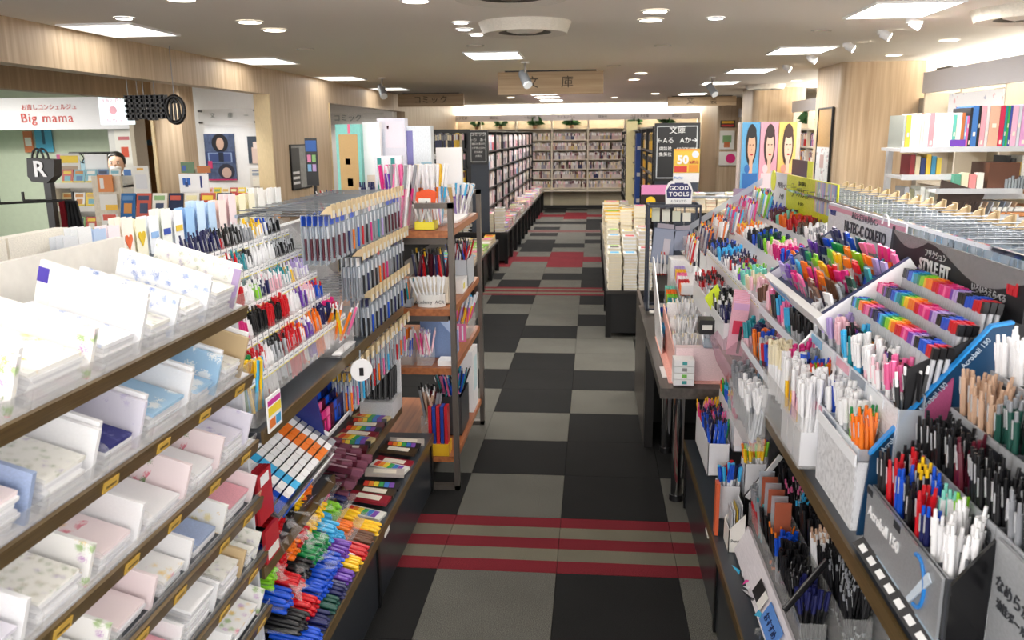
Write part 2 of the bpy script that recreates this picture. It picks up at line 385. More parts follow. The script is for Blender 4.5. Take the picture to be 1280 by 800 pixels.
for x, y, wh in ((-2.13, 5.25, 'beside the wooden fascia, nearest of a pair'), (-2.13, 5.66, 'beside the wooden fascia, second of a pair'), (-2.12, 4.35, 'cut by the top edge of the picture'),
 (.35, 5.22, 'right of the air vent, front of a pair'), (.35, 5.6, 'right of the air vent, back of a pair'), (2.8, 7.24, 'right, near the bright cove'), (2.82, 8.56, 'right, beside the wooden column'),
 (2.82, 12.47, 'right, behind the wooden column'), (2.8, 14.6, 'right, at the second wooden column'), (-1.0, 10.2, 'left of the hanging middle sign, front'), (-.95, 11.4, 'left of the hanging middle sign, back'),
 (.55, 10.4, 'right of the hanging middle sign, front'), (.52, 11.6, 'right of the hanging middle sign, back'), (-1.6, 16.5, 'far back left of the aisle'), (.4, 17.2, 'far back right of the aisle'), (1.1, 15.8, 'far back before the right hanging sign'),
 (-.95, 4.6, 'above the frame of the near picture centre')):
    downlight(x, y, wh, power=PW_DOWN if x > -2 else 6)
for x, y, wh in ((-.85, 5.52, 'bright spot lens, front of three'), (-.88, 5.86, 'bright spot lens, middle of three'), (-.84, 6.18, 'bright spot lens, last of three'), (.75, 5.59, 'bright spot lens at the upper right of the aisle'), (-2.78, 4.96, 'bright spot lens near the left wooden fascia')):
    downlight(x, y, wh, .045, 24 if x > -2 else 6, emis('spot_glow', '#f4f6ff', 14), 80)
for x, y in ((-.95, 3.1), (1.2, 3.4), (1.4, 4.4), (1.2, 2.2), (1.2, 1.2), (-1.0, 1.9), (-1.0, 1.1), (-.9, .4), (-1.3, 3.9)):
    downlight(x, y, 'above the near pen shelves, outside the view', .05, 9 if x > 0 else 2.5, emis('spot_glow', '#f4f6ff', 14), 85)
for i, (x, y) in enumerate(((2.02, 5.85), (2.05, 6.5), (2.05, 7.35), (2.04, 8.5), (2.05, 9.6))):
    t = T('adjustable_spotlight', f'small white tilted ceiling spotlight, {ordn[i]} of the right row', 'spotlight', (x, y, 2.5))
    MB().cyl((x, y, 2.5), (x, y, 2.47), .035, .035, 10, WHITE).ob('base', t)
    MB().cyl((x-.01, y-.01, 2.48), (x+.045, y-.03, 2.45), .028, .034, 12, WHITE).ob('head', t)
    MB().cyl((x+.045, y-.03, 2.45), (x+.047, y-.031, 2.449), .03, .03, 12, DOWN_EM).ob('lens', t)
# cove light strips behind the bookcase fascias (real tubes)
area('cove_strip_back', (-.6, 21.22, 2.2), 6.2, .1, 80, (1, .98, .92), (math.radians(180), 0, 0))
area('cove_strip_right', (3.72, 7.6, 2.3), .08, 4.0, 45, (1, .97, .9), (math.radians(180), 0, 0))
area('cove_strip_right_far', (3.75, 12.3, 2.2), .08, 4.0, 60, (1, .97, .9), (math.radians(180), 0, 0))
# ================================================================== FLOOR of carpet tiles
CL = speck('carpet_light', '#42423d', '#86847d', .55); CD = speck('carpet_dark', '#1c1c1c', '#2c2c2c', .6); CR = speck('carpet_red', '#5c121b', '#93343e', .6)
CB = speck('carpet_beige', '#57544a', '#8f8a78', .55)
floor = MB().box(-14, 9, -2.4, 26, -.05, -.008, CD).ob('floor', kind='structure', origin=(0, 0, 0))
W_, U_ = .507, .514; XB = [-.138 + W_*k for k in range(-5, 4)]; Y0 = 3.18
pat = {-1: 'DLDL', 0: 'SSSS', 1: 'DLDL', 2: 'LDDD', 3: 'LLDD', 4: 'LDLD', 5: 'DDDL', 6: 'LDLL', 7: 'DLLD', 8: 'DDLL', 9: 'DLDL', 10: 'LLLL', 11: 'DLDL', 12: 'SSSS', 13: 'DLDL', 14: 'LDDL',
 15: 'LLDD', 16: 'LRLL', 17: 'RRRR', 18: 'LRLL', 19: 'DLLD', 20: 'DDLD', 21: 'DLDL', 22: 'LLLL', 23: 'DLDL', 24: 'PPPP', 25: 'DLDL', 26: 'LLDD', 27: 'DDDL', 28: 'LLDD', 29: 'LRLL', 30: 'RRRR', 31: 'LRLL', 32: 'DLLD', 33: 'DDLD', 34: 'DLDL'}
tm = {}
def tile_mesh(c):
    if c in tm: return tm[c]
    mb = MB(); g = .0012; w = W_/2 - g; u = U_/2 - g
    if c in 'SP':
        b = [(-u, -u+.1, CR), (-u+.1, -u+.207, CB), (-u+.207, -u+.307, CR), (-u+.307, u-.1, CB), (u-.1, u, CR)]
        if c == 'P': b = [(-u, -u+.12, CL), (-u+.12, u-.12, speck('carpet_rose', '#5c3a3a', '#80504e', .6)), (u-.12, u, CL)]
        for a, d, m in b: mb.box(-w, w, a, d, -.008, 0, m)
    else:
        mb.box(-w, w, -u, u, -.008, 0, {'L': CL, 'D': CD, 'R': CR}[c])
        if c in 'LD': pass
    tm[c] = mb.mesh('carpet_tile'); return tm[c]
for r in range(-4, 36):
    for ci, x in enumerate(XB[:-1]):
        k = ci - 3
        # only the tiles of the aisle floor and under the tables beside it
        if r < -1 and not (0 <= k <= 3): continue
        if r > 12 and not (-1 <= k <= 2): continue
        if k < -1 or k > 3: continue
        row = pat.get(r, 'DLDL'); c = row[k] if 0 <= k < 4 else row[(k + 2) % 4]
        o = bpy.data.objects.new('carpet_tile', tile_mesh(c)); COL.objects.link(o); o.parent = floor
        o.location = (x + W_/2, Y0 + U_*(r + .5), 0)
# ================================================================== WALLS
S('wall_far', MB().box(-14, 9, 21.45, 21.6, 0, 2.5, P('#efebe2', .8, var=.02)))
S('wall_right', MB().box(3.95, 4.1, -2.4, 21.45, 0, 2.5, P('#efebe2', .8, var=.02)))
# left wooden fascia with two openings
def strip_wall(name, x0, x1, y0, y1, z0, z1, m=OAK): return S(name, MB().box(x0, x1, y0, y1, z0, z1, m))
strip_wall('wall_left', -3.55, -3.4, 8.75, 10.75, 0, 2.5)
strip_wall('trim_1', -3.55, -3.4, -4, 8.75, 2.24, 2.5)
strip_wall('trim_2', -3.55, -3.4, 10.75, 15.2, 2.22, 2.5)
strip_wall('trim_3', -3.55, -3.4, 15.2, 21.4, 0, 2.5)
strip_wall('trim_4', -3.56, -3.39, 8.72, 8.75, 0, 2.24, P('#dcc69c', .5))
strip_wall('trim_5', -3.56, -3.39, 10.75, 10.78, 0, 2.22, P('#dcc69c', .5))
strip_wall('trim_6', -4.6, -4.45, 1, 8.6, 2.18, 2.48, wood('oak_inner', '#9a8266', '#b39a7c'))
strip_wall('trim_7', -4.45, -4.16, 8.3, 8.6, 0, 2.4)
strip_wall('trim_8', -4.48, -4.45, 8.28, 8.32, 0, 2.2, P('#dcc69c', .5))
S('wall_left_inner', MB().box(-4.34, -3.56, 8.95, 9.05, 0, 2.4, P('#f2f2f2', .7, var=.02)))
S('wall_left_niche', MB().box(-5.2, -3.56, 14.9, 15.0, 0, 2.4, P('#ece8e2', .7, var=.02)))
S('wall_left_far', MB().box(-9.5, -9.35, 3, 15, 0, 2.5, P('#a9b4a4', .7, var=.03)))
S('wall_shop_back', MB().box(-9.4, -6.5, 11.6, 11.7, 0, 2.5, P('#c3ccb8', .7, var=.03)))
S('wall_shop_soffit', MB().box(-9.4, -6.2, 10.9, 11.05, 1.93, 2.35, P('#e9e6ea', .6, var=.02)))
S('wall_shop_side', MB().box(-6.6, -6.2, 11.05, 11.15, 0, 2.3, P('#d5d3d0', .6, var=.02)))
S('wall_shop_brick', MB().box(-7.3, -4.8, 12.3, 12.4, 0, 2.4, P('#a5764a', .6, var=.15)))
S('trim_9', MB().box(-6.2, -6.14, 10.9, 11.2, 0, 2.3, P('#b9ad9b', .6)))
# shop lights inside the left neighbour
for i, (x, y) in enumerate(((-6.5, 8.5), (-5.3, 8.0), (-8, 9.5), (-6.2, 5.5), (-4.1, 12.5))):
    area('neighbour_lamp', (x, y, 2.48), .6, .6, (45, 16, 45, 16, 22)[i], (1, .97, .9))
spot('wall_washer', (-4.0, 7.9, 2.45), 26, 70, (1, 1, 1), (math.radians(35), 0, 0))
spot('wall_washer_two', (-4.2, 13.8, 2.45), 30, 75, (1, .98, .95), (math.radians(35), 0, 0))
# wooden columns on the right: rounded front-left corner
def column(name, y0, y1, x0=2.57, x1=3.4):
    mb = MB(); r = .1; poly = [(x1, y0), (x1, y1), (x0, y1)]
    for k in range(7):
        a = math.pi + k * math.pi / 12; poly.append((x0 + r + r * math.cos(a), y0 + r + r * math.sin(a)))
    mb.prism(poly, 0, 2.5, OAK, 'Z'); return S(name, mb)
column('wall_column_near', 9.3, 10.3); column('wall_column_middle', 14.3, 15.3); column('wall_column_far', 18.2, 20.9)
S('trim_10', MB().box(3.1, 3.95, 9.32, 9.4, 0, 2.5, P('#e8e2d8', .7)))
S('trim_11', MB().box(3.36, 3.5, 9.1, 9.3, 0, 2.12, P('#8d8880', .5)))
S('baseboard_far', MB().box(-3.6, 2.6, 20.82, 20.86, 0, .07, BLACK))
# ================================================================== BOOKS helper
BC = ['#cfc6c4', '#d8cfca', '#c4b8b8', '#d9c4c4', '#b9b0b0', '#cbbcb4', '#a89ea6', '#d8d2cc', '#c9aeb2', '#8d8a98', '#cfc6c4', '#c9beb4', 'maroon', 'navy', 'beige', '#c8b070', '#d0c8c6', '#d8cfca']
def books_line(p0, dirv, outv, length, h, where, depth=.12, tmin=.02, tmax=.045, cols=BC, fill=.97, fixed=None, hv=.12):
    """upright books side by side from p0 along dirv, spines facing outv"""
    d = Vector(dirv).normalized(); n = -Vector(outv).normalized(); t = 0; up = Vector((0, 0, 1)); block = RND.choice(cols); left = 3
    while t < length * fill:
        th = RND.uniform(tmin, tmax)
        if t + th > length: break
        left -= 1
        if left <= 0: block = RND.choice(cols); left = RND.randint(1, 6)
        c = block if RND.random() < .7 else RND.choice(cols)
        hh = h * RND.uniform(1 - hv, 1); p = Vector(p0) + d * t + n * RND.uniform(0, .012)
        M = Matrix(((d.x*th*.94, n.x*depth, 0, p.x), (d.y*th*.94, n.y*depth, 0, p.y), (0, 0, hh, p.z), (0, 0, 0, 1)))
        if M.determinant() < 0:
            M = Matrix(((-d.x*th*.94, n.x*depth, 0, p.x + d.x*th), (-d.y*th*.94, n.y*depth, 0, p.y + d.y*th), (0, 0, hh, p.z), (0, 0, 0, 1)))
        item('book', c, fixed or RND.choice(['white', 'white', 'cream', 'grey', 'pale pink', 'maroon']), M, where, hh * .8)
        t += th
        if RND.random() < .03: t += RND.uniform(.02, .06)
def stack(x, y, z, wx, wy, h, n, where, cols, yaw=0):
    th = h / n; c = RND.choice(cols); c2 = RND.choice(['white', 'red', 'yellow', 'pink', 'sky blue', 'black', 'lime'])
    for k in range(n):
        a = yaw + RND.uniform(-.04, .04)
        item('flat_book', c, c2, MT(x - wx/2 + RND.uniform(-.004, .004), y - wy/2 + RND.uniform(-.004, .004), z + k * th, 0, 0, a, wx, wy, th * .98), where, wx * .9)
def plant(x, y, z, where, s=1.0):
    t = T('potted_fern', f'small green potted plant {where}', 'plant', (x, y, z))
    MB().cyl((x, y, z), (x, y, z + .07*s), .04*s, .05*s, 8, P('#8c6a50')).ob('pot', t)
    mb = MB(); r = random.Random(int(x*100) + int(y*10))
    for k in range(26):
        a = r.uniform(0, 6.28); l = r.uniform(.1, .24)*s; e = r.uniform(-.05, .12)*s; q = Vector((math.cos(a), math.sin(a), 0)); wv = Vector((-q.y, q.x, 0)) * .018*s
        b0 = Vector((x, y, z + .07*s)); b1 = b0 + q*l*.55 + Vector((0, 0, .07*s + e)); b2 = b0 + q*l + Vector((0, 0, e*.5 + .02))
        mb.add([b0, b1 + wv, b2, b1 - wv], [(0, 1, 2), (0, 2, 3)], P('#2f5c2a', .5, var=.2))
    mb.ob('foliage', t)
# ------------------------------------------------------------------ far bookcase, facing -Y at y=20.86
t = T('wall_bookcase', 'cream wall bookcase across the far end, packed with pocket books', 'bookcase', (-.6, 21, 0))
CW = P('#d9d0bf', .55, var=.03)
bays = [-3.68 + .884*k for k in range(8)]; zs = [.5, .73, .96, 1.19, 1.42, 1.66, 1.93]
for x in bays: MB().box(x - .02, x + .02, 20.9, 21.18, 0, 2.14, CW).ob('upright', t)
MB().box(-3.7, 2.53, 21.16, 21.2, 0, 2.14, P('#b7aa94', .6)).ob('back_panel', t)
ordz = ['lowest', 'second', 'third', 'fourth', 'fifth', 'sixth', 'top']
for bi, x in enumerate(bays[:-1]):
    for zi, z in enumerate(zs):
        MB().box(x + .02, x + .864, 20.9, 21.16, z - .022, z, CW).ob('shelf', t)
        if zi < 6 and x + .9 > -2.9: books_line((x + .03, 20.92, z), (1, 0, 0), (0, -1, 0), .82, .185, f'on the {ordz[zi]} shelf of the far cream bookcase', .12, .022, .04, hv=.2)
MB().box(-3.7, 2.53, 20.86, 20.9, 2.12, 2.27, P('#cdc8cc', .45, var=.02)).ob('fascia_board', t)
MB().box(-3.7, 2.53, 20.6, 21.2, .42, .46, CW).ob('counter_top', t)
mb = MB(); mb.box(-3.7, 2.53, 20.86, 21.1, .06, .42, P('#b3a98f', .5)); mb.ob('base_panel', t)
for x in bays: MB().box(x - .025, x + .025, 20.82, 20.86, .06, .42, CW).ob('base_pilaster', t)
for x in bays[:-1]:
    text('fascia_lettering', RND.choice(['KADOKAWA', '一般文庫', 'ライトノベル', 'コミック文庫', '講談社']), .075, P('#55525a'), face((x + .35, 20.858, 2.195)), t)
for x, s in ((-2.9, .9), (-2.3, 1.1), (-1.45, 1.3), (-.55, 1.2), (1.0, 1.1), (1.75, 1.2)): plant(x, 21.0, 1.93, f'on top shelf of the far bookcase, {["far left", "left", "left of the middle", "in the middle", "right of the middle", "far right"][[-2.9, -2.3, -1.45, -.55, 1.0, 1.75].index(x)]}', s)
# ------------------------------------------------------------------ comic bookcase on a stage (left of the aisle)
STG = P('#1b1b1c', .35, var=.1)
def stage(label, x0, x1, y0, y1, h, face_x, npan, name='display_stage'):
    t = T(name, label, 'display table', ((x0+x1)/2, (y0+y1)/2, 0))
    MB().box(x0, x1, y0, y1, h - .03, h, P('#302c29', .4)).ob('table_top', t)
    MB().box(x0 + .04, x1 - .04, y0 + .02, y1 - .02, .04, h - .03, STG).ob('plinth', t)
    L = (y1 - y0) / npan
    for k in range(npan + 1):
        y = y0 + k * L; xx = x1 if face_x > 0 else x0
        MB().box(min(xx, xx - face_x*.05), max(xx, xx - face_x*.05), max(y0, y - .03), min(y1, y + .03), 0, h - .03, P('#0e0e0f', .3)).ob('post', t)
    return t
stage('long black low table of comics running to the far bookcase', -2.25, -1.2, 11.7, 20.4, .45, 1, 12)
stage('nearer low table of paperbacks behind the small wooden rack', -2.1, -1.26, 6.4, 11.1, .42, 1, 6)
BK = P('#191919', .35)
def black_case(label, x0, x1, y0, y1, zs, top, nb, side, cols, where, thick=(.02, .045), endcols=None, fixed=None):
    """double bookcase along Y; side=+1: visible books face +X, -1: -X"""
    t = T('bookcase', label, 'bookcase', ((x0+x1)/2, (y0+y1)/2, .45))
    MB().box((x0+x1)/2 - .01, (x0+x1)/2 + .01, y0, y1, .45, top, BK).ob('spine_panel', t)
    L = (y1 - y0) / nb
    for k in range(nb + 1): MB().box(x0, x1, y0 + k*L - .012, y0 + k*L + .012, .45, top, BK).ob('upright', t)
    for i, z in enumerate(zs): MB().box(x0, x1, y0, y1, z - .02, z, BK).ob('shelf', t)
    MB().box(x0, x1, y0, y1, top - .02, top, BK).ob('top_board', t)
    fx = x1 - .02 if side > 0 else x0 + .02
    for i, z in enumerate(zs):
        for k in range(nb):
            books_line((fx, y0 + k*L + .02, z), (0, 1, 0), (side, 0, 0), L - .04, (zs[i+1] - z - .05) if i + 1 < len(zs) else top - z - .06,
                       f'on the {ordz[i]} shelf of {where}', .12, thick[0], thick[1], cols=cols, fixed=fixed)
    return t
cs = black_case('black bookcase of comics along the left of the aisle', -1.75, -1.46, 11.75, 20.4, [.55, .80, 1.06, 1.32, 1.58], 1.86, 9, 1,
  ['#d6bfc0', '#dccfca', '#e0d6d2', '#cf9fae', '#d8cbb8', '#b8a8b8', 'navy', '#a8a2a4', '#7fa0b8', '#ded6d4', '#b0505c', '#d6bfc0', '#c8b6b4', '#3a3a44'], 'the long black comic bookcase', (.03, .07))
def sign_board(name, label, x0, x1, y, z0, z1, lines, where_cat='sign', post=True):
    t = T(name, label, 'sign', ((x0+x1)/2, y, z0 if not post else .45))
    MB().box(x0, x1, y - .03, y, z0, z1, P('#0f1011', .3)).ob('board', t)
    e = MB(); g = P('#b9bec0', .3)
    for a in ((x0+.025, x0+.035, z0+.03, z1-.03), (x1-.035, x1-.025, z0+.03, z1-.03), (x0+.025, x1-.025, z0+.03, z0+.04), (x0+.025, x1-.025, z1-.04, z1-.03)): e.box(a[0], a[1], y-.032, y-.03, a[2], a[3], g)
    e.ob('border_line', t)
    for (s, size, fx, fz) in lines: text('lettering', s, size, P('#f0f0f0'), face((x0 + (x1-x0)*fx, y - .0325, z0 + (z1-z0)*fz)), t)
    if post: MB().box(x0 + .02, x1, y, y + .03, .45, z0, P('#3a4250', .4)).ob('end_panel', t)
    return t
sign_board('aisle_sign', 'black comic sign board on the end of the comic bookcase', -1.73, -1.46, 11.72, 1.4, 1.86, [('コミック', .055, .5, .88), ('←わ   あ→', .05, .5, .72), ('講談社 集英社', .03, .5, .6), ('小学館 白泉社', .03, .5, .48), ('秋田書店', .03, .5, .36), ('双葉社', .03, .5, .24)])
# end bookcase facing the camera beside the sign
t = T('end_bookcase', 'black end bookcase with colourful magazines facing the camera', 'bookcase', (-2.1, 11.9, .45))
for z in (1.1, 1.36, 1.62): MB().box(-2.45, -1.75, 11.74, 11.95, z - .02, z, BK).ob('shelf', t)
MB().box(-2.45, -1.75, 11.94, 11.98, .45, 1.88, BK).ob('back_panel', t)
for x in (-2.45, -1.77): MB().box(x, x + .02, 11.74, 11.95, .45, 1.66, BK).ob('upright', t)
for z, nm, cols in ((1.62, 'top', ['black', 'yellow', 'navy', 'sky blue', 'black', 'cream']), (1.36, 'middle', ['black', 'cream', 'navy', 'yellow']), (1.1, 'lower', ['yellow', 'lavender', 'black'])):
    books_line((-2.42, 11.76, z), (1, 0, 0), (0, -1, 0), .64, .21, f'on the {nm} shelf of the end bookcase', .14, .02, .04, cols=cols)
# ------------------------------------------------------------------ stacks on left stages
PAPER = ['cream', 'white', 'pale pink', 'grey', 'cream', 'beige']
for k in range(34):
    y = 11.95 + k * .25
    for j, x in enumerate((-1.28, -1.41)):
        stack(x, y, .45, .11, .18, RND.uniform(.06, .17), RND.randint(2, 4), 'in low stacks on the long comic table', ['pale pink', 'white', 'grey', 'pink', 'cream', 'lavender'])
for x in (-1.32, -1.47, -1.62, -1.77, -1.92, -2.07): stack(x, 11.83, .45, .13, .18, .3 + .06*math.sin(x*9), 8, 'in tall stacks at the near end of the comic table', ['cream', 'white', 'grey'])
for k in range(18):
    y = 6.6 + k * .25
    for j, x in enumerate((-1.35, -1.5, -1.65)):
        stack(x, y, .42, .13, .2, RND.uniform(.03, .09), 2, 'in flat rows on the nearer paperback table', ['cream', 'beige', 'yellow', 'lime', 'cream', 'sky blue'])
# ------------------------------------------------------------------ right stage and bunko bookcase
stage('black low table carrying the white paperback stacks, right of the aisle', .12, 1.3, 7.35, 13.2, .43, -1, 5)
for k, (y, hh) in enumerate(((7.47, .34), (7.68, .38), (7.9, .36), (8.15, .46), (8.4, .42), (8.65, .5), (8.95, .4), (9.3, .5), (9.65, .35), (10.0, .45), (10.4, .4), (10.9, .35), (11.4, .4), (11.9, .35), (12.4, .3), (12.9, .35))):
    for j, x in enumerate((.2, .335, .47)):
        stack(x, y, .43, .115, .17, hh * (1 + .12*j*(y < 9)) * RND.uniform(.85, 1.1), max(4, int(hh / .028)), 'in the stacks on the black table right of the aisle', ['cream', 'cream', 'white', 'cream', 'yellow'] if k > 3 else ['cream', 'white'])
for k, (x, y, z) in enumerate(((.2, 8.7, .92), (.35, 8.7, .95), (.2, 9.2, .98))):
    stack(x, y, z, .16, .2, .1, 3, 'yellow covered, on top of the white paperback stacks', ['yellow'])
bc = black_case('dark bookcase of yellow-spined pocket books, right of the aisle', .62, 1.02, 9.15, 11.4, [.62, .87, 1.13, 1.37, 1.61], 1.87, 2, -1, ['yellow', 'yellow', 'yellow', 'yellow', 'cream', 'orange'], 'the yellow pocket book case', (.03, .06), fixed='black')
black_case('further dark bookcase of pale pocket books, right of the aisle', .6, 1.0, 11.62, 18.5, [.62, .87, 1.13, 1.37, 1.61], 1.85, 7, -1, ['white', 'cream', 'navy', 'black', 'cream', 'yellow', 'maroon', 'white', 'grey'], 'the further dark pocket book case', (.03, .07))
t = T('blue_end_panel', 'blue printed divider between the two dark bookcases', 'panel', (.6, 11.55, .45))
MB().box(.56, .98, 11.5, 11.6, .45, 1.8, P('#1d4a9c', .4)).ob('board', t)
for z in (.9, 1.25, 1.6): MB().box(.58, .7, 11.495, 11.5, z - .02, z + .03, P('#e8e8ee')).ob('white_print', t)
MB().box(.5, .66, 13.2, 13.26, .45, 1.98, P('#d9cf9f', .5)).ob('tall_board', label='pale tall board rising beyond the blue divider', cat='panel')
sign_board('bunko_sign', 'large black pocket book sign with white frame on the bookcase end', .63, 1.1, 9.05, 1.3, 1.9, [('文庫', .085, .5, .87), ('←Aる   Aか→', .07, .5, .7), ('講談社', .045, .25, .56), ('KADOKAWA', .035, .72, .56), ('集英社', .045, .25, .46)])
# ------------------------------------------------------------------ right wall bookcase between the columns, facing -X
def wall_case(label, x, y0, y1, zs, top, nb, where, bright, books=True, cols=BC):
    t = T('side_bookcase', label, 'bookcase', (x + .15, (y0+y1)/2, 0)); L = (y1 - y0)/nb
    MB().box(x + .28, x + .3, y0, y1, 0, top, P('#a59a86', .6)).ob('back_panel', t)
    for k in range(nb + 1): MB().box(x, x + .28, y0 + k*L - .015, y0 + k*L + .015, 0, top, CW).ob('upright', t)
    for i, z in enumerate(zs):
        MB().box(x, x + .28, y0, y1, z - .025, z, CW).ob('shelf', t)
        if books and i < len(zs) - 1:
            for k in range(nb): books_line((x + .02, y0 + k*L + .03, z), (0, 1, 0), (-1, 0, 0), L - .06, min(.24, zs[i+1] - z - .06), f'on the {ordz[i]} shelf of {where}', .16, .02, .05, cols=cols, fill=.9)
    MB().box(x - .03, x + .02, y0, y1, top, bright, P('#c4c3cb', .4, var=.02)).ob('fascia_board', t); return t
wall_case('cream bookcase of bright covers seen between the wooden columns', 3.2, 10.35, 14.2, [.55, .8, 1.06, 1.32, 1.58, 1.84], 2.1, 4, 'the bookcase between the columns', 2.27, cols=['white', 'red', 'yellow', 'sky blue', 'lavender', 'cream', 'orange', 'navy'])
for y, i in ((11.0, 'front'), (12.2, 'middle'), (13.4, 'back')): plant(3.3, y, 1.84, f'on the bookcase between the columns, {i}', 1.1)
wall_case('narrow cream bookcase behind the middle column', 3.0, 15.35, 18.1, [.55, .8, 1.06, 1.32, 1.58, 1.84], 2.1, 2, 'the narrow bookcase behind the middle column', 2.27, cols=['cream', 'yellow', 'white', 'sky blue'])
wall_case('empty-topped cream wall bookcase beyond the files, near right', 3.3, 5.6, 9.0, [.5, .9, 1.3, 1.68], 2.16, 4, 'the near right wall bookcase', 2.36, books=False)
tag(MB().box(3.26, 3.275, 7.25, 8.3, 1.83, 2.12, printed('notice_print', '#eeeef2', ['#c9c9d6', '#e7b9c0', '#b9bcd0'], 14, .3)).ob('notice_sheets', origin=(3.27, 7.8, 1.83)), 'white printed notice sheets hung across the near right bookcase', 'notice')
tag(MB().box(3.38, 3.4, 8.62, 8.98, 2.2, 2.4, P('#3c3c3e')).ob('dark_vent', origin=(3.39, 8.8, 2.2)), 'dark square grille beside the grey fascia at the right', 'vent')
# ------------------------------------------------------------------ signs hanging from the ceiling
def hanging(label, txt, x0, x1, y, z0, fx):
    t = T('hanging_sign', label, 'sign', ((x0+x1)/2, y, 2.5))
    MB().box(x0, x1, y - .03, y + .03, z0, 2.485, OAKH).ob('board', t)
    MB().box(x0 + .08, x1 - .08, y - .035, y + .035, 2.485, 2.5, BLACK).ob('ceiling_rail', t)
    for s, f in zip(txt, fx): text('lettering', s, .14, P('#33270f'), face((x0 + (x1-x0)*f, y - .032, (z0 + 2.485)/2)), t)
hanging('wooden hanging sign for pocket books over the middle of the aisle', '文庫', -1.09, .1, 9.75, 2.24, (.33, .66))
hanging('wooden hanging sign for comics, left, further back', 'コミック', -3.33, -2.2, 14.42, 2.28, (.3, .42, .56, .7))
hanging('wooden hanging sign for literature, right, far back', '文芸', 1.43, 2.75, 17.1, 2.31, (.33, .67))
for x, y, wh in ((-2.62, 10.5, 'left, before the comic sign'), (-.69, 8.6, 'before the middle sign'), (1.52, 11.4, 'right, beside the light panels')):
    t = T('ceiling_projector', f'small grey spotlight projector hanging from the ceiling {wh}', 'projector', (x, y, 2.5))
    MB().cyl((x, y, 2.5), (x, y, 2.49), .04, .04, 10, WHITE).ob('base', t); MB().cyl((x, y, 2.49), (x, y, 2.38), .012, .012, 6, STEEL).ob('stem', t)
    MB().cyl((x - .03, y + .05, 2.4), (x + .03, y - .06, 2.28), .045, .05, 12, GREYM).ob('head', t)
    MB().cyl((x + .03, y - .06, 2.28), (x + .034, y - .067, 2.272), .045, .045, 12, P('#e9edf0', .2)).ob('lens', t)
def vent(x, y, where):
    t = T('air_vent', f'round white ceiling air diffuser {where}', 'vent', (x, y, 2.5)); V = P('#e2dccf', .5)
    def ring(nm, r0, r1, z0, z1, m):
        mb = MB(); n = 28
        for k in range(n):
            a0, a1 = 2*math.pi*k/n, 2*math.pi*(k+1)/n; c = [(math.cos(a), math.sin(a)) for a in (a0, a1)]
            mb.add([(x+r0*c[0][0], y+r0*c[0][1], z0), (x+r0*c[1][0], y+r0*c[1][1], z0), (x+r1*c[1][0], y+r1*c[1][1], z1), (x+r1*c[0][0], y+r1*c[0][1], z1)], [(0, 1, 2, 3)], m, sm=True)
        mb.ob(nm, t)
    ring('housing', .27, .3, 2.43, 2.5, V); ring('outer_ring', .17, .27, 2.44, 2.43, V); ring('air_slot', .12, .17, 2.47, 2.44, P('#4a443c')); ring('inner_cone', .05, .12, 2.43, 2.45, V)
    MB().cyl((x, y, 2.46), (x, y, 2.435), .05, .05, 16, P('#5a5347')).ob('centre', t)
vent(-.45, 5.62, 'in the middle above the aisle'); vent(2.55, 5.5, 'at the top right corner'); vent(-.4, 4.2, 'at the top edge of the picture'); vent(2.6, 13.5, 'right, far back')
for i, (x, y) in enumerate(((-.95, 6.9), (.55, 7.2), (.2, 9.2), (-.75, 12.0), (-2.35, 6.9), (1.6, 6.4))):
    tag(MB().cyl((x-.06, y, 2.5), (x-.06, y, 2.49), .012, .012, 8, CHROME).cyl((x+.06, y, 2.5), (x+.06, y, 2.49), .012, .012, 8, CHROME).box(x-.06, x+.06, y-.004, y+.004, 2.494, 2.5, P('#b9ad9c')).ob('ceiling_sensor', origin=(x, y, 2.5)), f'tiny chrome twin ceiling sensor, {["left of centre", "right of centre", "behind the middle sign", "far centre", "left by the fascia", "right by the spotlights"][i]}', 'sensor')
# ------------------------------------------------------------------ framed posters on the columns
def poster(name, label, M, wd, ht, frame, pieces, cat='poster', thick=.012):
    """flat print at its place; M: x right, z up, facing -y; pieces (x0,x1,z0,z1,mat) in fractions"""
    t = T(name, label, cat, M.translation)
    def q(mb, a, b, c, d, y0, y1, mat): mb.box(a, b, y0, y1, c, d, mat, Matrix.Translation(M.translation) @ M.to_3x3().to_4x4())
    mb = MB(); q(mb, 0, wd, 0, ht, 0, thick, pieces[0]); mb.ob('sheet', t)
    if frame:
        fm = MB()
        for a, b, c, d in ((-.015, 0, -.015, ht+.015), (wd, wd+.015, -.015, ht+.015), (0, wd, -.015, 0), (0, wd, ht, ht+.015)): q(fm, a, b, c, d, -.01, thick, frame)
        fm.ob('frame', t)
    for i, (a, b, c, d, m) in enumerate(pieces[1:]):
        if isinstance(m, tuple):
            mb = MB(); n = 20; y_ = -.0015 - .0004*i; pl = [((a+b)/2*wd + (b-a)/2*wd*math.cos(2*math.pi*k/n), (c+d)/2*ht + (d-c)/2*ht*math.sin(2*math.pi*k/n)) for k in range(n)]
            mb.prism(pl, y_, 0, m[0], 'Y', Matrix.Translation(M.translation) @ M.to_3x3().to_4x4()); mb.ob('print', t); continue
        mb = MB(); q(mb, a*wd, b*wd, c*ht, d*ht, -.0015 - .0004*i, 0, m); mb.ob('print', t)
    return t
def FM(x, y, z, yaw=0): return Matrix.Translation((x, y, z)) @ Matrix.Rotation(yaw, 4, 'Z')
